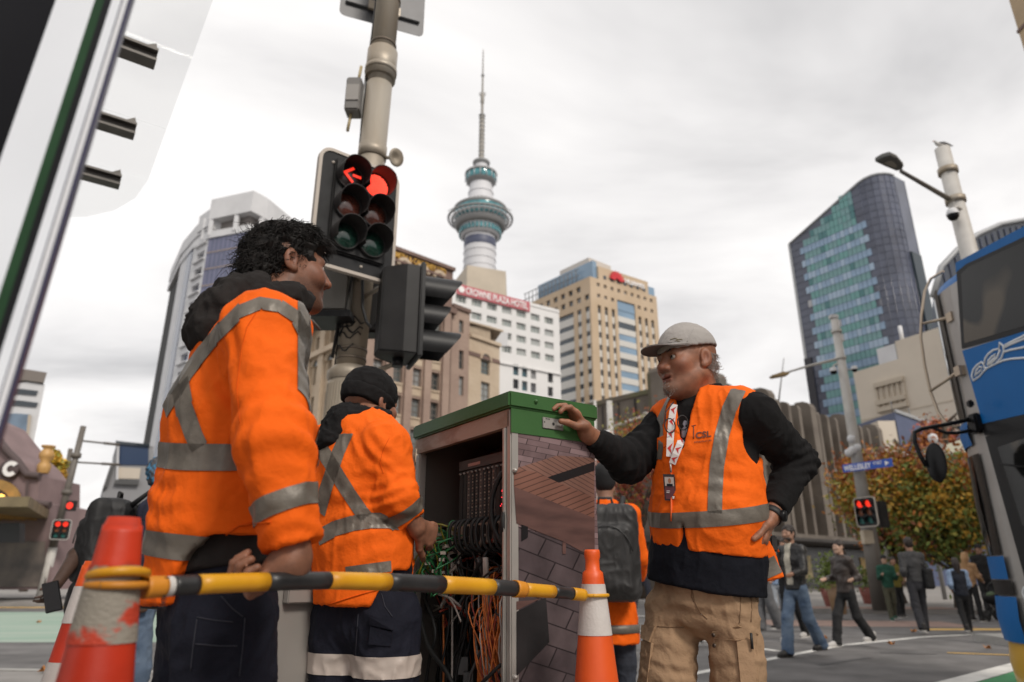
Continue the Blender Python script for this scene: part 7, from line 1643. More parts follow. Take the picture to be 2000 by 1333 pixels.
 for k in range(15):
  a=R(-150+k*300/14);e_=A_(nek)+.078*(np.array([-fC[0]*math.cos(a)-rC[0]*math.sin(a),-fC[1]*math.cos(a)-rC[1]*math.sin(a),0]));e_[2]+=.028+.018*math.cos(a);col_pts.append(V(e_))
 b.tube(col_pts,[.010]*15,8);b.build('collar',blackc,SW.o)
 S=Sdf();chain(S,[(P(1377,1146,2.29),rP,.184,.143),(P(1380,1090,2.28),rP,.178,.138),(P(1383,1030,2.26),rC,.172,.132)],.03,1,1);v,Q=S.mesh(.0065);v=folds(v,Q,.004,(9,9,6),21);HEM=Cloth('shirt',v,Q,shirt_n,T);
 S=Sdf();chain(S,[(P(1376,1180,2.29),rP,.150,.112),(P(1377,1125,2.285),rP,.162,.124)],.03);legs(S,hips[:1],knees[:1],ank[:1],(.084,.078,.074),.02);legs(S,hips[1:],knees[1:],ank[1:],(.080,.076,.074),.012)
 v,Q=S.mesh(.0065);cr=[(P(1372,1215,2.2),np.array([.2,0,1]),.12,.05,.006),(knees[0]+V((0,0,.12)),(0,.2,1),.12,.05,.006),(knees[1]+V((0,0,.1)),(0,.2,1),.12,.05,.006)]
 v=folds(v,Q,.0075,(8,8,10),31,cr);TR=Cloth('trousers',v,Q,khaki,T)
 pocket_flap(TR,[(1390,1234),(1440,1222),(1478,1226),(1481,1238),(1440,1250),(1393,1246)],khaki,'pocket_flap',.012,.008);pocket_flap(TR,[(1393,1248),(1478,1242),(1482,1345),(1396,1345)],khaki,'pocket',.008,.01);pocket_flap(TR,[(1436,1252),(1468,1246),(1474,1345),(1445,1345)],khaki,'pocket_pleat',.013,.006)
 pocket_flap(TR,[(1258,1222),(1284,1226),(1272,1256),(1256,1248)],khaki,'pocket_flap',.012,.008);pocket_flap(TR,[(1256,1252),(1276,1256),(1266,1345),(1250,1345)],khaki,'pocket',.008,.01)
 for x,y in((1398,1239),(1400,1263)):p,n_=TR.at(x,y);b=MB();b.lathe([(.006,.0),(.006,.003),(.003,.0045),(0,.003)],n=12,M=Matrix.Translation(p+n_*.010)@frame(n_).to_4x4());b.build('snap_button',mat('button_brass',(.10,.075,.06),.4,metal=.6),TR.o)
 for px in([(1352,1150),(1356,1175),(1368,1197),(1384,1212)],[(1446,1150),(1446,1190),(1444,1222)],[(1466,1150),(1468,1190),(1466,1220)],[(1284,1224),(1310,1225),(1342,1226)],[(1272,1260),(1268,1300),(1262,1340)],[(1352,1150),(1350,1165),(1356,1178)]):seam(TR,px,seam_k,.0016)
 p,n_=TR.at(1464,1246);b=MB();b.tube([p+n_*.014-V((0,0,.03)),p+n_*.016+V((0,0,.012))],.004,8);PN=b.build('pen',rubber,TR.o)
 for a,kn in zip(ank,(fP,fP)):shoe(T,V((a.x,a.y,0)),kn,shoe_k,shoe_k,1.15)
 S=Sdf();vt=[(P(1382,1072,2.265),rP,.180,.140),(bel,rC,.182,.143),(che,rC,.180,.132),(P(1372,838,2.275),rC,.166,.116)]
 chain(S,vt,.03,1,0)
 for a in(shR,shL):S.u(rc(A_(ups)+np.array([0,0,.01]),A_(a)*.75+A_(ups)*.25+np.array([0,0,.014]),.092,.084),.05)
 back=-fC
 tail=Sdf();
 S.u(ec(A_(bel)+back*.10-np.array([0,0,.02]),A_(P(1384,1146,2.29))+back*.105-rC*.075,(.13,.05),(.135,.05),rC,(0,1)),.02)
 for a,b_,r_,k_ in((shR,elR,.088,.0),(shL,elL,.092,.0)):d=_n(A_(b_)-A_(a));S.sub(rc(A_(a)+d*.055,A_(b_)+d*.1,r_,r_),.012)
 S.sub(rc(A_(shR)+np.array([-.02,0,-.09]),A_(shR)+rC*.2+np.array([0,0,-.1]),.07,.08),.02);S.sub(rc(A_(shL)+np.array([.0,0,-.09])-rC*.015,A_(shL)-rC*.2+np.array([0,0,-.1]),.07,.08),.02)
 S.sub(rc(A_(nek)+np.array([0,0,.01]),A_(nek)+np.array([0,0,.15]),.082,.095),.01);vneck=A_(nek)+fC*.12+np.array([0,0,-.04]);S.sub(ec(A_(nek)+fC*.05+np.array([0,0,.05]),A_(nek)+fC*.16+np.array([0,0,-.20]),(.058,.12),(.005,.10),rC),.008)
 zip0=A_(bel)+fC*.17
 S.sub(ec(A_(P(1312,1098,2.1)),A_(P(1314,1020,2.1)),(.022,.12),(.004,.12),rC),.01)
 v,Q=S.mesh(.0055);cr=[(P(1440,930,2.05),(.3,0,1),.10,.05,.004),(P(1345,900,2.05),(.6,0,.6),.09,.06,.004)];v=folds(v,Q,.0055,(9,9,6),41,cr);VS=Cloth('vest',v,Q,hv2,T)
 VS.tape([(1442,762),(1424,800),(1410,850),(1400,910),(1397,960),(1396,1003)],27,refl);VS.ring([(1300,1017),(1400,1013),(1460,1007)],29,refl,[lambda p:.21+0*p[:,0]-np.abs((p-A_(bel))@np.array([0,0,1.]))])
 VS.tape([(1302,797),(1286,830),(1278,868),(1277,896)],15,refl);VS.tape([(1498,1092),(1514,1124)],30,refl)
 seam(VS,[(1311,905),(1312,960),(1312,1030)],mat('zip_tape',(.75,.12,.02),.6),.0035,'zip');seam(VS,[(1283,1056),(1290,1076),(1303,1074)],seam_o,.002);pocket_flap(VS,[(1281,858),(1305,850),(1306,872),(1282,882)],hv2,'pocket_flap',.010,.008)
 prm=mat('print_dark_red',(.16,.05,.03),.7)
 def on_vest(me,x,y,wpx,m,name):
  p,n_=VS.at(x,y);xs=[q.co.x for q in me.vertices];sc_=SZ(wpx,p)/(max(xs)-min(xs))/.86;nn=V(n_);ex=V((0,0,1)).cross(nn).normalized();ey=nn.cross(ex);out=[]
  for q in me.vertices:
   w_=p+ex*(q.co.x*sc_)+ey*(q.co.y*sc_)+nn*.06;h=VS.bvh.ray_cast(w_,-nn);out.append((h[0]if h[0]else w_-nn*.06)+nn*.0022)
  me.vertices.foreach_set('co',np.array([(o-base)[:]for o in out]).ravel());me.materials.clear();me.materials.append(m);me.update();return mesh_obj(name,me,VS.o)
 on_vest(text_mesh('CSL',1,0,.03),1359,857,26,prm,'vest_print');on_vest(text_mesh('INFRASTRUCTURE',1,0,.02),1356,866,29,prm,'vest_print')
 seam(VS,[(1351,832),(1355,834),(1355,862)],prm,.0016,'vest_print');seam(VS,[(1354,832),(1360,831)],prm,.0014,'vest_print')
 lan_w=mat('lanyard_white',(.66,.62,.60),.7);lan_r=mat('lanyard_red',(.48,.02,.02),.7)
 LY=thing('lanyard',A_(VS.at(1308,900)[0]),'red and white lanyard with a photo identity card on the orange vest','lanyard')
 def strap(px,off):
  pts=[]
  for x,y in px:p,n_=VS.at(x,y);pts.append((p,n_))
  for i in range(len(pts)-1):
   (p,n1),(q,n2)=pts[i],pts[i+1];d=(q-p).normalized();view=(V((0,0,CZ))-p).normalized();sd_=d.cross(view).normalized()*SZ(6.5,p);o1,o2=view*off,view*off
   b=MB();b.extr([p-sd_+o1,p+sd_+o1,q+sd_+o2,q-sd_+o2],view*.0015);b.build('strap',lan_w,LY)
   m_=p.lerp(q,.5);b=MB();b.extr([p.lerp(q,.15)-sd_*.8+view*(off+.0017),p.lerp(q,.5)+sd_*.8+view*(off+.0017),p.lerp(q,.85)-sd_*.6+view*(off+.0017),p.lerp(q,.5)-sd_*.2+view*(off+.0017)],view*.0006);b.build('strap_print',lan_r,LY)
 strap([(1357,782),(1350,802),(1343,822),(1336,845),(1328,868),(1320,888),(1313,906)],.012);strap([(1317,790),(1313,812),(1311,835),(1309,860),(1308,892)],.010)
 p,n_=VS.at(1310,912);vw=(V((0,0,CZ))-p).normalized();b=MB();b.tube([p+vw*.014+V((0,0,.012)),p+vw*.014-V((0,0,.018))],.003,6);b.build('clip',alu,LY)
 p,n_=VS.at(1308,952);ex=V((0,0,1)).cross(vw).normalized();ey=vw.cross(ex);ex=(ex-ey*.06).normalized();o=p+vw*.016;hw,hh_=SZ(11,p),SZ(25,p)
 def card(x0,x1,y0,y1,m,nm,z,par=LY):b=MB();b.extr([o+ex*x*hw+ey*y*hh_+vw*z for x,y in((x0,y0),(x1,y0),(x1,y1),(x0,y1))],vw*.0012);return b.build(nm,m,par)
 card(-1,1,-1,1,rubber,'card_holder',0);card(-.82,.82,-.9,.82,mat('card_maroon',(.10,.025,.035),.4),'card',.0013);card(-.78,.78,.1,.78,mat('card_photo_grey',(.42,.36,.33),.4),'card_photo',.0026)
 b=MB();b.extr([o+ex*hw*(.05+.26*math.cos(a))+ey*hh_*(.50+.2*math.sin(a))+vw*.0039 for a in np.linspace(0,6.0,14)],vw*.0004);b.build('photo_face',sk,LY);card(-.45,.55,.1,.27,shirt_n,'photo_shoulders',.0039);card(-.6,.0,-.3,-.25,lan_w,'card_text_line',.0039);card(-.6,-.1,-.42,-.37,lan_w,'card_text_line',.0039);card(.35,.75,-.85,-.65,lan_w,'card_mark',.0039)
 GL=thing('glasses',A_(VS.at(1320,835)[0]),'black-framed glasses hooked at the neck of the vest','glasses');b=MB();c=P(1322,833,VS.at(1322,833)[0].y-.02)
 for dx,dz in((-.022,.002),(.020,.012)):
  b=MB();b.tube([c+V((dx+.017*math.cos(a),0,dz+.024*math.sin(a)))for a in np.linspace(0,6.28,15)],.0022,5,False);b.build('lens_rim',rubber,GL)
 b=MB();b.tube([c+V((-.038,0,.01)),c+V((-.03,.01,.05)),c+V((.0,.02,.085))],.002,5);b.build('temple',rubber,GL)
 S=Sdf();S.u(ec(A_(nek)+fC*.045+np.array([0,0,.01]),A_(nek)+fC*.125+np.array([0,0,-.16]),(.045,.03),(.02,.02),rC));v,Q=S.mesh(.006);to_obj('check_shirt',v,Q,mat('check_shirt',(.05,.055,.075),.9,c2=(.3,.31,.36),scale=60,stretch=(1,1,.2)),T)
 wt=thing('wrist_watch',wrL,'black watch on the wrist at the hip','watch');ax=_n(A_(elL)-A_(wrL));c=A_(wrL)+ax*.002;b=MB();b.lathe([(.031,-.011),(.035,-.010),(.035,.010),(.031,.011)],V(c),20,M=frame(ax).to_4x4());b.build('strap',rubber,wt);b=MB();q=c+_n(np.array([.75,-.6,-.1]))*.038;b.lathe([(.0,.007),(.016,.007),(.018,0),(.018,-.006)],V(q),20,M=frame((.75,-.6,-.1)).to_4x4());b.build('case',bus_blk,wt)
 q=P(1511,1062,2.3);b=MB();b.cbox(q,.022,.014,.05);TG=thing('key_fob',q,'black tag on an orange cord behind the hip','tag');b.build('tag',rubber,TG,bevel=.004);b=MB();b.tube([P(1502,1035,2.3),q,P(1521,1078,2.31)],.003,5);b.build('cord',hv,TG)
worker_right()
def strands(name,roots,m,parent,rg,L=(.02,.05),curl=.012,r=.0011,down=.4,flow=None):
 b=MB()
 for p,n_ in roots:
  l_=rg.uniform(*L);d=_n((n_ if flow is None else n_*.45+flow)+np.array([0,0,-down])+rg.normal(size=3)*.35);side_=_n(np.cross(d,rg.normal(size=3)));up_=np.cross(side_,d);ph=rg.uniform(0,6.28);pts=[]
  for k in range(6):t=k/5;pts.append(V(p+d*l_*t+(side_*math.sin(ph+t*5.5)+up_*math.cos(ph+t*5.5))*curl*t*rg.uniform(.6,1.2)+np.array([0,0,-.35*l_*t*t])))
  b.tube(pts,[r*1.2,r*1.2,r,r*.9,r*.7,r*.3],3,False)
 return tag(b.build(name,m,parent),kind='stuff')
def surf_roots(v,Q,mask,n,rg):
 nn=vnormals(v,Q);idx=np.nonzero(mask)[0];idx=rg.choice(idx,n);return[(v[i],nn[i])for i in idx]
def worker_left():
 rC,fC=rv(.82,.57);K=1.06;Pk=lambda x,y,Y:P(x,y,Y*K)
 pel,wai,che,ups,nek=Pk(432,1150,1.38),Pk(438,1010,1.38),Pk(462,820,1.38),Pk(492,690,1.385),Pk(540,612,1.40);hc=Pk(567,527,1.43)
 T=thing('person',V((pel.x,pel.y,0)),'person in hooded orange jacket and dark trousers leaning on the striped bar','person')
 hips=[A_(pel)+rC*.085-np.array([0,0,.05]),A_(pel)-rC*.085-np.array([0,0,.05])];knees=[h+fC*.02+np.array([0,0,-.42])for h in hips];knees=[V(k)for k in knees];ank=[V((k.x-fC[0]*.02,k.y-fC[1]*.02,.09))for k in knees]
 shR,elR=Pk(520,650,1.21),P(536,868,1.17);wrR=P(574,1084,1.175);shL=V(A_(ups)-rC*.17);elL=V(A_(shL)-rC*.04+np.array([0,0,-.28]));wrL=V(A_(elL)-fC*.02+np.array([0,0,-.2]))
 hf=hframe((.86,.50,.04));s=.87
 S=Sdf();chain(S,[(pel,rC,.13,.095),(wai,rC,.13,.09),(che,rC,.15,.10),(ups,rC,.13,.085)]);S.u(rc(ups,nek,.065,.058),.04);S.u(rc(nek,A_(hc)+hf@np.array([0,-.03,-.055]),.060,.058),.04)
 for a,b_,c in((shR,elR,wrR),(shL,elL,wrL)):S.u(rc(ups,a,.06,.05),.04);S.u(rc(a,b_,.046,.038),.03);S.u(rc(b_,c,.038,.029),.02)
 legs(S,hips,knees,ank,(.08,.052,.04),end=False);add_head(S,hc,hf,s,smile=1)
 hd=bar_pt(572)+V((0,0,.028))-wrR;S.u(el(A_(wrR)+np.array([-.01,0,-.02]),(.034,.026,.03)),.02)
 add_hand(S,A_(wrR)+np.array([.0,.0,-.005]),(-.75,-.1,-.55),(.1,-.35,.9),1,[(.95,1.3,.9),(1.0,1.3,.9),(1.05,1.3,.9),(1.1,1.3,.9)],.95,.03,tdir=(.1,-.7,-.3));add_hand(S,wrL,(.1,.1,-1),rC,-1,[.4,.4,.4,.4],1.0)
 v,Q=S.mesh(.006);v,F_=refine(S,v,Q,[(hc,.19),(A_(wrR),.16)]);sk=skin_mat('skin_brown',(.225,.098,.056),(.28,.085,.045),(.03,.018,.014));body=to_obj2('body',v,F_,sk,T);face_attrs(body,v,hc,hf,s,1.0,jaw=.9);add_eyes(hc,hf,s,T,None)
 Wh=lambda x,y,z:A_(hc)+hf@(np.array([x,y,z])*s)
 for q in(-1,1):b=MB();b.tube([V(Wh(q*.014,.0875,.022)),V(Wh(q*.03,.087,.027)),V(Wh(q*.047,.074,.022))],[.003,.004,.002],6);b.build('eyebrow',hair_b,T)
 S=Sdf();S.u(el(Wh(0,-.018,.045),np.array([.081,.103,.088])*s,hf));S.u(el(Wh(0,.045,.082),np.array([.06,.052,.032])*s,hf),.03);S.u(el(Wh(0,-.072,-.02),np.array([.073,.054,.072])*s,hf),.03);S.u(el(Wh(0,-.092,-.06),np.array([.055,.035,.05])*s,hf),.03)
 for q in(-1,1):S.sub(el(Wh(q*.1,.035,-.05),np.array([.055,.062,.075])*s,hf),.01);S.sub(el(Wh(q*.092,-.006,-.015),np.array([.03,.03,.045])*s,hf),.01)
 S.sub(el(Wh(0,.105,-.01),np.array([.10,.055,.085])*s,hf),.015)
 v,Q=S.mesh(.0055);n_=vnormals(v,Q);v=v+n_*((vnoise(v*75,3)-.5)*.007+(1-np.abs(2*vnoise(v*38,5)-1)-.5)*.016)[:,None];to_obj('hair',v,Q,hair_b,T);rg=np.random.default_rng(8)
 q=(v-A_(hc))@hf/s;back=(q[:,1]<.03)&(q[:,2]<.09);strands('hair_curls',surf_roots(v,Q,back,1700,rg),hair_b,T,rg,(.010,.024),.008,.0011,.5,flow=-hf[:,1]*.5);strands('hair_top',surf_roots(v,Q,q[:,2]>.06,1500,rg),hair_b,T,rg,(.014,.028),.004,.0009,.1,flow=hf[:,1]*.9);strands('hair_wisps',surf_roots(v,Q,(q[:,1]<-.1),45,rg),hair_b,T,rg,(.03,.05),.014,.0008,.0)
 S=Sdf();chain(S,[(A_(pel)+np.array([0,0,-.05]),rC,.125,.10),(A_(pel)+np.array([0,0,.12]),rC,.138,.108)],.03);legs(S,hips,knees,ank,(.092,.085,.08),.03);v,Q=S.mesh(.007);v=folds(v,Q,.007,(8,8,9),51);TR=Cloth('trousers',v,Q,navyc,T)
 for px in([(432,1165),(455,1190),(478,1208)],[(478,1208),(474,1260),(466,1333)],[(385,1210),(378,1262),(372,1320)],[(385,1206),(420,1212),(462,1216)],[(382,1258),(430,1262),(470,1262)]):seam(TR,px,seam_n,.0013)
 for a in ank:shoe(T,V((a.x,a.y,0)),fC,shoe_k,shoe_k,1.12)
 S=Sdf();chain(S,[(A_(pel)+np.array([0,0,.035]),rC,.148,.116),(A_(wai),rC,.146,.114)],.03,1,1);v,Q=S.mesh(.007);v=folds(v,Q,.004,(9,9,6),52);Cloth('shirt',v,Q,charc,T)
 S=Sdf();lv=[(A_(pel)+np.array([0,0,-.035]),rC,.168,.140),(wai,rC,.166,.134),(che,rC,.176,.134),(ups,rC,.150,.108)];chain(S,lv,.035,1,0)
 zb0=pel.z
 def hem(p):
  q=p-A_(pel);a=q@rC;f=q@fC;sd_=np.abs(a)/(np.sqrt(a*a+f*f)+1e-6);h_=zb0-.028+.125*np.clip((sd_-.56)/.36,0,1)**.8+np.where(f>.02,.05,0);return h_-p[:,2]
 S.cut(hem);S.u(rc(ups,nek,.088,.070),.05)
 S.u(rc(A_(ups)-np.array([0,0,.03]),shR,.09,.078),.05);S.u(rc(A_(ups)-np.array([0,0,.03]),shL,.09,.075),.05)
 cuff=A_(wrR)+_n(A_(elR)-A_(wrR))*.015
 S.u(rc(shR,elR,.070,.061),.04);S.u(rc(elR,cuff,.060,.045,(0,1)),.03);S.u(rc(shL,elL,.072,.06),.04);S.u(rc(elL,A_(wrL)+np.array([0,0,.03]),.06,.042,(0,1)),.03)
 nn=A_(nek)+np.array([0,0,.02]);nd=_n(np.array([fC[0]*.35,fC[1]*.35,1]));S.cut(lambda p:(p-nn)@nd-.02)
 v,Q=S.mesh(.0058);ad=A_(elR)-A_(shR)
 cr=[(elR,ad,.10,.05,.005),(A_(elR)*.4+A_(shR)*.6,np.array([.5,0,1]),.12,.09,.005),(cuff,ad,.07,.028,.004),(V(A_(wai)-fC*.1),(.2,0,1),.12,.05,.005),(V(A_(shR)-fC*.07-np.array([0,0,.06])),np.array([1.,0,.5]),.09,.045,.006)]
 v=folds(v,Q,.006,(8,8,5.5),61,cr);JK=Cloth('jacket',v,Q,hv,T)
 arm=rc(shR,elR,.080,.072)[0];arm2=rc(elR,cuff,.072,.06)[0];no_arm=lambda p:np.minimum(arm(p),arm2(p))-.022;onarm=lambda p:.012-arm2(p)
 JK.ring([(305,886),(400,893),(480,905)],46,refl,[no_arm,lambda p:.25-np.abs(p[:,2]-wai.z)]);JK.ring([(285,1060),(340,1068),(395,1072)],46,refl,[no_arm,lambda p:.3-(p-A_(pel))@fC*4,lambda p:.12-np.abs(p[:,2]-zb0)])
 ca=A_(elR)*.34+cuff*.66;ax=_n(cuff-A_(elR));ax=_n(ax+np.array([.12,0,0]));pm_=A_(JK.at(560,974)[0]);JK.piece('reflective_tape',[lambda p:SZ(21,pm_)-np.abs((p-pm_)@ax),onarm],refl)
 JK.tape([(596,780),(602,735),(604,690),(596,652),(578,618),(548,598),(508,592),(468,608),(424,652),(392,692),(362,732),(340,772)],24,refl);JK.tape([(352,752),(360,800),(378,850),(390,876)],32,refl);JK.tape([(352,752),(322,800)],20,refl)
 for px in([(500,612),(482,640),(470,690),(462,760),(470,840)],[(540,606),(580,640),(596,690)]):seam(JK,px,seam_o,.0008)
 seam(JK,[(413,1110),(425,1075),(440,1045),(465,1028),(500,1022),(536,1020)],seam_o,.002,'hem_stitch');seam(JK,[(532,1082),(560,1090),(600,1084)],seam_o,.002,'cuff_stitch')
 S=Sdf();hb=A_(nek)-fC*.05
 for k in range(9):
  a=R(-118+k*236/8);d=-fC*math.cos(a)+rC*math.sin(a);p=A_(nek)+d*(.078+.02*math.cos(a))+np.array([0,0,.012-.025*max(0,math.cos(a))])
  if k:S.u(rc(pp,p,.030+.012*max(0,math.cos(a)),.030+.012*max(0,math.cos(a))),.02 if k>1 else 0)
  pp=p
 S.u(ec(A_(nek)-fC*.10+np.array([0,0,.005]),A_(nek)-fC*.140+np.array([0,0,-.075]),(.09,.05),(.072,.045),rC),.03);S.u(ec(A_(nek)-fC*.06+np.array([0,0,.045]),A_(nek)-fC*.13+np.array([0,0,-.02]),(.08,.03),(.09,.035),rC),.025);S.sub(ec(A_(nek)+np.array([0,0,-.06]),A_(nek)+np.array([0,0,.12]),(.058,.058),(.072,.072),rC),.01)
 v,Q=S.mesh(.0055);v=folds(v,Q,.010,(13,13,15),71);HD=Cloth('hood',v,Q,charc,T)
 cdm=mat('cord_grey',(.10,.085,.075),.7);b=MB();p0=A_(nek)+fC*.062+rC*.075+np.array([0,0,-.035]);b.tube([V(p0-fC*.03+np.array([0,0,.012])),V(p0+np.array([0,0,.006])),V(p0+fC*.02+np.array([0,0,-.012]))],.0035,8);b.build('drawcord',cdm,HD.o)
worker_left()
def worker_mid():
 rC,fC=rv(.5,.87)
 pel,wai,che,ups,nek=P(716,1170,2.2),P(708,1060,2.2),P(702,935,2.21),P(704,862,2.23),P(716,824,2.28);hc=P(725,792,2.32)
 T=thing('person',V((pel.x,pel.y,0)),'person in black beanie and orange jacket working inside the cabinet','person')
 hips=[A_(pel)+rC*.085-np.array([0,0,.05]),A_(pel)-rC*.085-np.array([0,0,.05])];knees=[V(h+fC*.02+np.array([0,0,-.40]))for h in hips];ank=[V((k.x,k.y,.09))for k in knees]
 shR,elR,wrR=P(752,872,2.12),P(778,975,2.09),P(812,1030,2.13);shL,elL=P(642,872,2.33),P(630,985,2.24);wrL=V(A_(elL)+fC*.18+rC*.1+np.array([0,0,-.05]))
 hf=hframe((.62,.78,-.12));s=.95
 S=Sdf();chain(S,[(pel,rC,.13,.095),(wai,rC,.13,.09),(che,rC,.14,.095),(ups,rC,.12,.08)]);S.u(rc(ups,nek,.06,.055),.04);S.u(rc(nek,A_(hc)+hf@np.array([0,-.03,-.05]),.058,.056),.04)
 for a,b_,c in((shR,elR,wrR),(shL,elL,wrL)):S.u(rc(ups,a,.055,.046),.04);S.u(rc(a,b_,.044,.036),.03);S.u(rc(b_,c,.036,.028),.02)
 legs(S,hips,knees,ank,(.08,.052,.04),end=False);add_head(S,hc,hf,s);add_hand(S,wrR,(.55,.75,-.25),(-.6,.3,.1),-1,[.45,.5,.55,.6],.98);add_hand(S,wrL,(.6,.6,-.2),(.1,.3,-1),1,[.4,.4,.4,.4],.95)
 v,Q=S.mesh(.0062);v,F_=refine(S,v,Q,[(hc,.18),(A_(wrR),.15)]);sk=skin_mat('skin_olive',(.25,.115,.07),(.3,.09,.05),(.03,.02,.016));body=to_obj2('body',v,F_,sk,T);face_attrs(body,v,hc,hf,s,.6);add_eyes(hc,hf,s,T,None)
 Wh=lambda x,y,z:A_(hc)+hf@(np.array([x,y,z])*s)
 S=Sdf();S.u(el(Wh(0,-.016,.042),np.array([.088,.108,.098])*s,hf));p0=Wh(0,-.02,-.015);un=_n(hf@np.array([0,.22,1]));S.cut(lambda p:-((p-p0)@un));v,Q=S.mesh(.0055);v=folds(v,Q,.004,(14,14,22),81);BN=Cloth('beanie',v,Q,blackc,T)
 S=Sdf();S.u(el(Wh(0,-.016,.038),np.array([.0925,.1125,.098])*s,hf));S.cut(lambda p:-((p-p0)@un)-.004);S.cut(lambda p:(p-p0)@un-.042);v,Q=S.mesh(.0055);v=folds(v,Q,.0035,(14,14,20),82);to_obj('beanie_cuff',v,Q,blackc,BN.o)
 S=Sdf();S.u(el(Wh(0,-.075,-.045),np.array([.05,.022,.035])*s,hf));v,Q=S.mesh(.006);to_obj('hair',v,Q,hair_b,T)
 S=Sdf();chain(S,[(A_(pel)+np.array([0,0,-.05]),rC,.130,.102),(A_(pel)+np.array([0,0,.10]),rC,.138,.108)],.03);legs(S,hips,knees,ank,(.096,.090,.085),.03);v,Q=S.mesh(.007);v=folds(v,Q,.0075,(8,8,10),91);TR=Cloth('trousers',v,Q,navyc,T)
 palet=mat('reflective_pale',(.52,.45,.40),.5,var=.06,scale=20)
 zt=A_(TR.at(730,1306)[0])[2];TR.piece('reflective_hoop',[lambda p:.028-np.abs(p[:,2]-zt)],palet);zt2_=zt-.32;TR.piece('reflective_hoop',[lambda p:.028-np.abs(p[:,2]-zt2_)],palet)
 pocket_flap(TR,[(723,1206),(772,1218),(768,1232),(722,1221)],navyc,'pocket_flap',.012,.008);pocket_flap(TR,[(724,1222),(768,1234),(764,1262),(720,1258)],navyc,'pocket',.008,.008)
 for px in([(745,1160),(752,1185),(770,1210)],[(700,1200),(696,1260),(694,1330)]):seam(TR,px,seam_n,.0015)
 for a in ank:shoe(T,V((a.x,a.y,0)),fC,shoe_k,shoe_k,1.1)
 S=Sdf();lv=[(A_(pel)+np.array([0,0,-.06]),rC,.160,.136),(wai,rC,.160,.134),(che,rC,.166,.130),(ups,rC,.142,.106)];chain(S,lv,.035,1,0);zb0=pel.z
 def hem(p):
  q=p-A_(pel);a=q@rC;f=q@fC;sd_=a/(np.sqrt(a*a+f*f)+1e-6);h_=zb0-.015+.10*np.clip((np.abs(sd_)-.72)/.22,0,1)+.035*np.clip(f/.05,0,1);return h_-p[:,2]
 S.cut(hem);S.u(rc(ups,nek,.085,.068),.05)
 cR=A_(wrR)+_n(A_(elR)-A_(wrR))*.03
 for a,b_,c in((shR,elR,cR),(shL,elL,A_(wrL)-fC*.04)):S.u(rc(A_(ups)-np.array([0,0,.03]),a,.085,.072),.05);S.u(rc(a,b_,.069,.060),.035);S.u(rc(b_,c,.058,.043,(0,1)),.03)
 nn=A_(nek)+np.array([0,0,.015]);S.cut(lambda p:(p-nn)@np.array([0,0,1.])-.01)
 v,Q=S.mesh(.006);cr=[(elR,A_(elR)-A_(shR),.09,.04,.006),(V(A_(shR)-fC*.06-np.array([0,0,.05])),np.array([.7,0,.7]),.10,.05,.004),(V(A_(che)-fC*.11+rC*.03),np.array([-.4,0,1]),.12,.08,.0025),(V(A_(wai)-fC*.1+rC*.08),np.array([-.3,0,1]),.1,.07,.0025)]
 v=folds(v,Q,.0065,(9,9,6),101,cr);JK=Cloth('jacket',v,Q,hv2,T);arm2=rc(elR,cR,.07,.056)[0];arm1=rc(shR,elR,.074,.066)[0];no_arm=lambda p:np.minimum(arm1(p),arm2(p))
 JK.tape([(676,848),(660,885),(648,920),(636,955),(624,1000)],24,refl);JK.tape([(620,866),(642,900),(660,930),(682,965),(706,1000),(716,1012)],26,refl);JK.tape([(622,1050),(655,1032),(690,1022),(725,1017),(760,1017),(788,1022)],29,refl,[no_arm]);JK.tape([(676,1118),(720,1112),(764,1106)],20,refl)
 ax=_n(cR-A_(elR));pm_=A_(JK.at(800,1003)[0]);JK.piece('reflective_tape',[lambda p:SZ(13,pm_)-np.abs((p-pm_)@ax),lambda p:.015-arm2(p)],refl)
 seam(JK,[(760,856),(748,880),(742,905),(750,930)],seam_o,.0008);seam(JK,[(640,1182),(690,1166),(745,1150)],seam_o,.002,'hem_stitch')
 S=Sdf()
 for k in range(9):
  a=R(-115+k*230/8);d=-fC*math.cos(a)+rC*math.sin(a);p=A_(nek)+d*(.074+.02*math.cos(a))+np.array([0,0,.005-.02*max(0,math.cos(a))])
  if k:S.u(rc(pp,p,.028+.012*max(0,math.cos(a)),.028+.012*max(0,math.cos(a))),.02 if k>1 else 0)
  pp=p
 S.u(ec(A_(nek)-fC*.08-rC*.01+np.array([0,0,.0]),A_(nek)-fC*.145-rC*.015+np.array([0,0,-.085]),(.086,.042),(.066,.038),rC),.03);S.sub(ec(A_(nek)+np.array([0,0,-.06]),A_(nek)+np.array([0,0,.12]),(.056,.056),(.07,.07),rC),.01)
 v,Q=S.mesh(.0055);v=folds(v,Q,.009,(13,13,16),111);to_obj('hood',v,Q,blackc,T)
 p,n_=TR.at(618,1170);PH=thing('phone',p,'phone in a pink case tucked at the middle worker\'s left hip','phone');b=MB();c=P(610,1168,2.28);b.cbox(c,.035,.012,.06);b.build('case',mat('phone_case_pink',(.45,.2,.17),.5),PH,bevel=.006);b=MB();b.cbox(c+V((-.013,-.004,0)),.01,.012,.05);b.build('camera_strip',rubber,PH)
worker_mid()
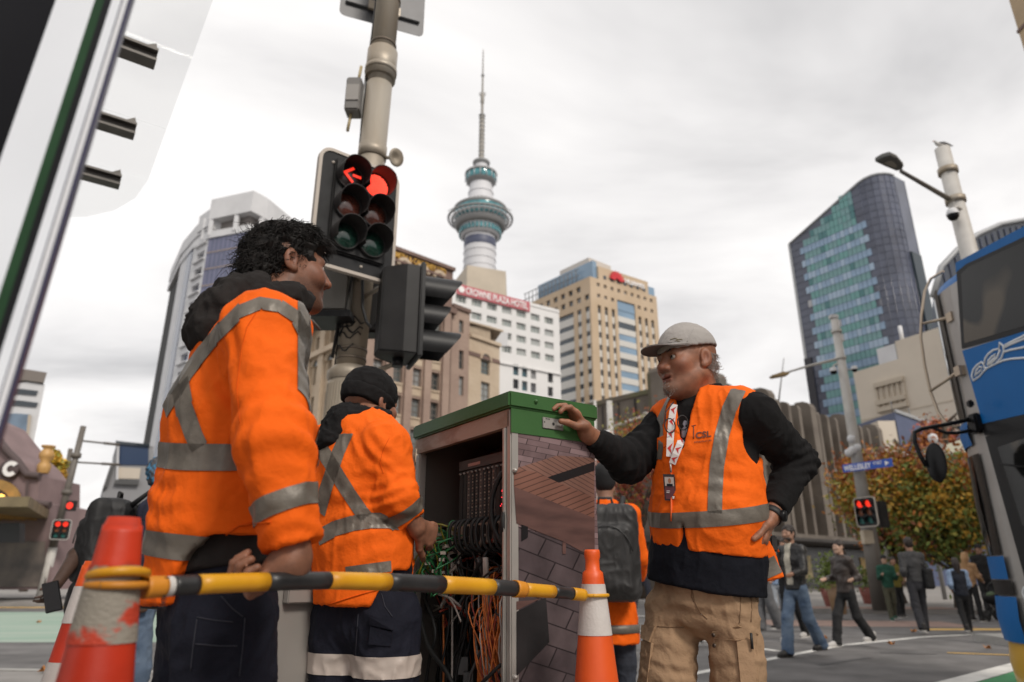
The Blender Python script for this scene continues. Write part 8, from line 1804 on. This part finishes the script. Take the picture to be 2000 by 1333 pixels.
# ================================================================== pedestrians
SK={'a':mat('skin_ped_tan',(.33,.18,.12),.55,var=.1,scale=20),'b':mat('skin_ped_dark',(.07,.038,.026),.55,var=.1,scale=20),'c':mat('skin_ped_fair',(.46,.29,.21),.55,var=.1,scale=20)}
def pc(name,c,rough=.85,var=.15):return mat('ped_'+name,c,rough,var=var,scale=9,bump=.25,bscale=30)
def ped(label,fx,fy,topy,yaw,stride,top,leg,hairm,skin='a',h=.013,z0=ROAD,arms=(.1,-.1),hair='short',coat=0,flare=.0,shoes=(shoe_k,sole_m),bag=None,beard=0,inner=None,bend=.3,wide=1.0,lean=0,vest=None,group='people crossing the road',Yf=None):
 foot=PZ(fx,fy,z0)if Yf is None else V((P(fx,fy,Yf).x,Yf,z0));H=P(fx,topy,foot.y).z-z0;k=H/1.78;T=thing('person',foot,label,'person',group);a=R(yaw);f=np.array([math.sin(a),math.cos(a),0]);r=np.array([f[1],-f[0],0]);o=A_(foot)
 W=lambda x,y,z:o+(r*x+f*y+np.array([0,0,z]))*k
 hip=[W(s*.085,0,.90)for s in(1,-1)];st=stride;kn=[W(.085,st*.22,.49+abs(st)*.02),W(-.085,-st*.10,.49)];an=[W(.08,st*.34,.085),W(-.08,-st*.42,.085+abs(st)*.10)]
 pel,wai,che,ups,nek,hc=W(0,0,.95),W(0,lean*.3,1.08),W(0,lean*.7,1.28),W(0,lean,1.42),W(0,lean+.005,1.50),W(0,lean+.03,1.655)
 sh=[W(s*.165*wide,lean,1.42)for s in(1,-1)];elb=[W(s*.215*wide,lean+arms[i]*.8-.02,1.14)for i,s in enumerate((1,-1))];wr=[W(s*.20*wide,lean+arms[i]*1.5+bend*.35,.93+bend*.35)for i,s in enumerate((1,-1))]
 hf=hframe(f);S=Sdf();chain(S,[(pel,r,.13*k,.09*k),(che,r,.14*k,.09*k),(ups,r,.12*k,.08*k)],.03);S.u(rc(ups,nek,.06*k,.052*k),.03);S.u(rc(nek,A_(hc)-f*.03*k-np.array([0,0,.05*k]),.055*k,.054*k),.03)
 for i in(0,1):S.u(rc(ups,sh[i],.05*k,.045*k),.03);S.u(rc(sh[i],elb[i],.042*k,.036*k),.02);S.u(rc(elb[i],wr[i],.036*k,.028*k),.02);S.u(ec(wr[i],wr[i]+(wr[i]-elb[i])/np.linalg.norm(wr[i]-elb[i])*.10*k,(.034*k,.018*k),(.03*k,.014*k),f),.01);S.u(rc(wr[i]+f*.02*k,wr[i]+f*.045*k-np.array([0,0,.05*k]),.011*k,.009*k),.005)
 legs(S,hip,kn,an,(.075*k,.05*k,.036*k),.03,False);add_head(S,hc,hf,k*.97,ears=hair!='long');v,Q=S.mesh(h*.85);to_obj('body',v,Q,SK[skin],T)
 S=Sdf();g=.018*k;lo_=.88-coat;chain(S,[(W(0,0,lo_),r,(.155+coat*.1)*k,(.125+coat*.1)*k),(wai,r,.148*k,.118*k),(che,r,.168*k*wide,.125*k),(ups,r,.14*k*wide,.10*k)],.03,1);S.u(rc(ups,nek,.075*k,.064*k),.04)
 for i in(0,1):S.u(rc(ups,sh[i],.075*k,.072*k),.04);S.u(rc(sh[i],elb[i],.066*k,.058*k),.03);S.u(rc(elb[i],wr[i]+(elb[i]-wr[i])*.08,.057*k,.044*k,(0,1)),.03)
 S.cut(lambda p:(p-nek)@np.array([0,0,1.])-.025);v,Q=S.mesh(h);v=folds(v,Q,.009,(8,8,6),int(fx));TP=Cloth('jacket',v,Q,top,T)
 if vest:TP.piece('puffer_vest',[lambda p:.150*k-np.abs((p-che)@r),lambda p:W(0,0,1.47)[2]-p[:,2]],vest,.012)
 if inner:TP.piece('shirt_front',[lambda p:.05*k-np.abs((p-che)@r),lambda p:(p-che)@f-.02,lambda p:p[:,2]-W(0,0,.95)[2]],inner,.004)
 S=Sdf();chain(S,[(W(0,0,.86),r,.13*k,.105*k),(W(0,0,1.0),r,.135*k,.108*k)],.03);legs(S,hip,kn,[q-np.array([0,0,.045*k])for q in an],(.085*k,(.068+flare*.4)*k,(.058+flare)*k),.02);v,Q=S.mesh(h);v=folds(v,Q,.008,(8,8,8),int(fx)+5);to_obj('trousers',v,Q,leg,T)
 for i in(0,1):q=an[i].copy();q[2]=max(z0,q[2]-.085*k);shoe(T,V(q-f*.03*k),f,shoes[0],shoes[1],k*1.1)
 Wh=lambda x,y,z:A_(hc)+hf@(np.array([x,y,z])*k*.97);S=Sdf();S.u(el(Wh(0,-.022,.045),np.array([.084,.103,.09])*k,hf));S.u(el(Wh(0,-.06,-.01),np.array([.075,.05,.07])*k,hf),.03);S.sub(el(Wh(0,.10,-.03),np.array([.10,.065,.09])*k,hf),.01)
 if hair in('long','pony'):
  S.u(rc(Wh(0,-.085,.0),Wh(0,-.10-(.05 if hair=='pony' else 0),-.2 if hair=='long' else-.12),(.065 if hair=='long' else.03)*k,(.05 if hair=='long' else.022)*k),.02)
  if hair=='long':S.u(rc(Wh(0,-.08,-.05),Wh(0,-.11,-.30),.085*k,.05*k),.03)
 if hair=='cap':S.u(ec(Wh(0,.07,.04),Wh(0,.15,.03),(.07*k,.01*k),(.06*k,.008*k),r),.005)
 v,Q=S.mesh(h*.8);n_=vnormals(v,Q);v=v+n_*((vnoise(v*60,3)-.5)*(.0 if hair=='cap' else.02))[:,None];to_obj('cap' if hair=='cap' else 'hair',v,Q,hairm,T)
 if beard:S=Sdf();S.u(el(Wh(0,.035,-.075),np.array([.062,.058,.05])*k,hf));S.sub(el(Wh(0,.10,-.035),np.array([.05,.05,.028])*k,hf),.01);v,Q=S.mesh(h*.7);to_obj('beard',v,Q,hairm,T)
 if bag:
  bx_,by_,bz_,m=bag;S=Sdf();S.u(bxp(W(bx_,by_,bz_),np.array([.08,.15,.19])*k,hf,.05*k));v,Q=S.mesh(h);v=folds(v,Q,.008,(9,9,9),4);bo=to_obj('bag',v,Q,m,T);b=MB();b.tube([V(W(bx_,by_-.1,bz_+.17)),V(W(-bx_*.3,.0,1.52)),V(W(bx_,by_+.1,bz_+.17))],.014*k,6);b.build('bag_strap',m,bo)
 return T,W,k,r,f
blk_leather=pc('black_leather',(.016,.015,.015),.42);brn_leather=pc('brown_leather',(.045,.034,.03),.38);jean=mat('ped_denim',(.05,.085,.15),.9,c2=(.14,.19,.26),scale=4,bump=.2,bscale=60);blackp=pc('black',(.012,.012,.013));greyp=pc('dark_grey',(.05,.05,.052));greenp=pc('green_fleece',(.012,.07,.045));olivep=pc('olive',(.07,.07,.045));navyv=pc('navy_puffer',(.015,.018,.028));lblue=pc('pale_blue',(.28,.38,.55));creamp=pc('cream',(.50,.46,.38));tanp=pc('tan_vest',(.34,.20,.10));greys=pc('grey_skirt',(.10,.10,.105));hbr=mat('hair_dark_brown',(.022,.014,.011),.5,var=.3,scale=40);hbl=mat('hair_blonde',(.38,.22,.10),.55,var=.25,scale=40)
ped('bearded person in black leather jacket, white top and blue jeans crossing',1572,1283,1026,238,.75,blk_leather,jean,hbr,'a',.012,bag=(.2,-.1,.92,blackp),beard=1,inner=creamp,flare=.025,shoes=(shoe_k,shoe_k),arms=(-.05,.12),bend=.45)
ped('person with tied-back dark hair, brown leather jacket and black leggings',1668,1264,1055,250,.85,brn_leather,blackp,hbr,'c',.012,hair='pony',flare=.02,shoes=(mat('shoe_white',(.5,.48,.46),.6),sole_m),arms=(.05,-.12),bend=.5,wide=.95)
ped('person in dark cap, green fleece and olive trousers facing the camera',1746,1213,1084,195,.45,greenp,olivep,blackp,'c',.015,hair='cap',arms=(.1,.1),bend=.9,shoes=(greenp,sole_m))
ped('person in yellow-olive jacket half hidden behind the green fleece',1762,1207,1088,190,.2,pc('mustard',(.16,.13,.02)),blackp,hbr,'a',.017)
ped('person in dark grey jacket seen from behind with a shoulder bag',1806,1238,1050,12,.55,greyp,pc('charcoal_trousers',(.025,.025,.03)),hbr,'a',.013,bag=(.22,-.02,1.0,blackp),shoes=(shoe_k,sole_m),flare=.02,coat=-.06)
ped('long dark-haired person in navy puffer vest with pale blue sleeves',1893,1238,1090,20,.7,lblue,blackp,hbr,'a',.013,hair='long',shoes=(shoe_k,sole_m),vest=navyv)
ped('blonde person in tan vest beside the pram',1910,1215,1079,60,.2,tanp,blackp,hbl,'c',.015,hair='long',inner=creamp,z0=ROAD)
ped('person in dark jacket and cap standing by the bus',1938,1205,1063,190,.1,blackp,blackp,blackp,'a',.016,hair='cap')
ped('person in long grey skirt walking behind the khaki trousers',1504,1234,1050,270,.5,pc('pale_top',(.4,.4,.42)),greys,hbr,'c',.016,flare=.07,coat=.0)
ped('person in pale jeans behind the bearded person',1527,1225,1060,200,.4,lblue,pc('pale_denim',(.35,.38,.42)),hbr,'c',.016)
ped('person in black trousers and white trainers behind the bearded person',1556,1252,1052,230,.5,blackp,blackp,hbr,'a',.015,shoes=(mat('shoe_white',(.5,.48,.46),.6),sole_m))
ped('person in dark clothes and blue shoes crossing behind the clean cone',1262,1205,1060,250,.9,greyp,pc('dark_slate',(.03,.032,.045)),hbr,'a',.015,bag=(.2,0,.95,blackp),shoes=(navyv,navyv))
ped('person in blue jeans glimpsed between the khaki trouser legs',1375,1265,1040,100,.5,blackp,jean,hbr,'a',.016)
ped('small distant person with a tan bag near the left poles',92,1144,1094,160,.5,tanp,blackp,hbr,'a',.02,z0=0,group='people on the far left pavement')
ped('distant person walking under the theatre awning',45,1142,1096,200,.4,blackp,blackp,hbr,'a',.022,z0=0,group='people on the far left pavement')
ped('distant person in white trainers seen behind the left worker',312,1198,1065,230,.5,greyp,jean,hbr,'a',.018,shoes=(mat('shoe_white',(.5,.48,.46),.6),sole_m),group='people on the far left pavement')
pf_=PZ(1945,1212,ROAD);PR=thing('pram',pf_,'black three-wheeled pram beside the bus','pram');s_=1.0;c=pf_+V((-.1,-.3,0));rot=Matrix.Translation(c)@Matrix.Rotation(R(20),4,'Z')
for wx,wy,wr_ in((-.42,0,.13),(.32,-.27,.15),(.32,.27,.15)):b=MB();b.lathe([(wr_*.6,-.02),(wr_,-.025),(wr_,.025),(wr_*.6,.02)],n=20,M=rot@Matrix.Translation((wx,wy,wr_))@Matrix.Rotation(R(90),4,'X'));wh_=b.build('wheel',rubber,PR);b=MB();b.lathe([(0,-.015),(wr_*.6,-.02),(wr_*.6,.02),(0,.015)],n=14,M=rot@Matrix.Translation((wx,wy,wr_))@Matrix.Rotation(R(90),4,'X'));b.build('rim',greyp,wh_)
for y in(-.2,.2):b=MB();b.tube([rot@V(q)for q in((-.42,y*.3,.14),(0,y,.42),(.45,y,.85),(.55,y,1.02))],.016,6);b.build('frame_rail',rubber,PR);b=MB();b.tube([rot@V((.32,y*1.3,.15)),rot@V((.0,y,.45))],.014,6);b.build('rear_leg',bus_sil,PR)
b=MB();b.tube([rot@V((.55,-.2,1.02)),rot@V((.57,0,1.03)),rot@V((.55,.2,1.02))],.02,8);b.build('handle',rubber,PR)
S=Sdf();S.u(el(rot@V((-.02,0,.55)),(.30,.2,.16)));S.u(el(rot@V((.12,0,.78)),(.2,.2,.18)),.05);S.sub(el(rot@V((-.2,0,.8)),(.22,.17,.2)),.02);v,Q=S.mesh(.016);to_obj('seat',v,Q,blackp,PR);S=Sdf();S.u(el(rot@V((-.1,0,.62)),(.12,.09,.09)));v,Q=S.mesh(.016);to_obj('blanket',v,Q,pc('blanket_green',(.10,.14,.08)),PR)
def backpack(T0,W,k,cx,label,m,sz=(.16,.10,.27),cz=1.16,by=-.24,lower=False,hh=.008):
 BP=thing('backpack',W(0,by,cz-sz[2]),label,'backpack');f=_n(A_(W(0,1,0))-A_(W(0,0,0)));hf=hframe(f);S=Sdf();S.u(bxp(W(0,by,cz),np.array(sz)*k,hf,.07*k));S.u(bxp(W(0,by-sz[1]*.75,cz-.04),np.array([sz[0]*.8,sz[1]*.55,sz[2]*.7])*k,hf,.05*k),.015)
 v,Q=S.mesh(hh);v=folds(v,Q,.007,(9,9,7),17);C_=Cloth('pack_body',v,Q,m,BP);b=MB();b.tube([V(W(-.05,by+.02,cz+sz[2]-.01)),V(W(-.04,by+.02,cz+sz[2]+.045)),V(W(.04,by+.02,cz+sz[2]+.045)),V(W(.05,by+.02,cz+sz[2]-.01))],.010*k,8);b.build('grab_handle',m,BP)
 for s in(-1,1):b=MB();b.tube([V(W(s*.09,by+sz[1]*.8,cz+sz[2]*.8)),V(W(s*.12,-.04,1.53)),V(W(s*.13,.13,1.40)),V(W(s*.15,.14,1.2)),V(W(s*.16,-.05,1.02))],[.02*k]*5,8);b.build('shoulder_strap',m,BP)
 zp=mat('zip_black',(.03,.03,.03),.4);b=MB();q=[V(W(sz[0]*.8*math.cos(a),by-sz[1]*1.32,cz-.04+sz[2]*.66*math.sin(a)))for a in np.linspace(.2,2.94,10)];b.tube(q,.004,5);b.build('zip',zp,BP)
 if lower:S=Sdf();S.u(bxp(W(0,by-.02,cz-sz[2]-.05),np.array([sz[0]*.98,sz[1]*1.0,.11])*k,hf,.06*k));v,Q=S.mesh(hh);v=folds(v,Q,.008,(9,9,7),19);to_obj('lower_pouch',v,Q,m,BP)
 return BP
packm=mat('backpack_black',(.016,.016,.017),.6,var=.3,scale=12,bump=.3,bscale=300);packg=mat('backpack_charcoal',(.026,.025,.025),.55,var=.25,scale=8,bump=.25,bscale=200)
T,W,k,r,f=ped('person in long orange hi-vis coat and black helmet carrying a charcoal backpack',1198,1345,905,8,.2,hv,pc('slate_jeans',(.03,.035,.05)),blackp,'a',.009,z0=-.0,coat=.27,hair='cap',bend=.2,group='people near the workers',Yf=4.7)
zt=W(0,0,.83)[2];backpack(T,W,k,0,'large charcoal backpack on the orange-coated person behind the cabinet',packg,(.205,.11,.30),1.17)
b=MB();b.lathe([(.183,-.025),(.190,-.024),(.190,.024),(.183,.025)],V(W(0,0,.70)),32,M=Matrix.Diagonal((.97,.82,1,1)));b.build('reflective_hem',refl,T)
T,W,k,r,f=ped('person in blue knitted cap and dark hoodie holding a phone low',238,1400,893,72,.25,pc('navy_hoodie',(.018,.02,.04)),jean,mat('knit_cap_blue',(.07,.22,.38),.9,c2=(.10,.10,.11),scale=22,lo=.45,hi=.55,bump=.5,bscale=80),'b',.009,z0=0,hair='short',bend=.0,arms=(.02,.12),group='people near the workers',Yf=4.4)
backpack(T,W,k,0,'big square black backpack on the person in the blue knitted cap',packm,(.20,.12,.27),1.22,lower=True)
S=Sdf();e0=P(150,1085,4.2);w0=P(112,1140,4.0);S.u(rc(W(-.2,0,1.35),e0,.055,.048));S.u(rc(e0,w0,.046,.03),.02);add_hand(S,w0,P(98,1165,3.95)-w0,(-.5,-.6,-.6),-1,[.5,.55,.6,.6],1.0);v,Q=S.mesh(.007);to_obj('forearm',v,Q,SK['b'],T)
PHn=thing('phone',P(103,1172,3.9),'black phone held out low at the left edge','phone');M=basis(P(117,1158,3.88)-P(88,1165,3.88),P(97,1135,3.9)-P(106,1195,3.86),P(102,1166,3.87));M=M@Matrix.Scale(1.22,4);b=MB();b.box((-.036,-.07,-.004),(.036,.07,.004),M);b.build('case',bus_blk,PHn,bevel=.003);b=MB();b.box((-.033,-.066,.0042),(.033,.066,.0055),M);b.build('screen',mat('phone_screen',(.02,.02,.022),.06,spec=.8),PHn)
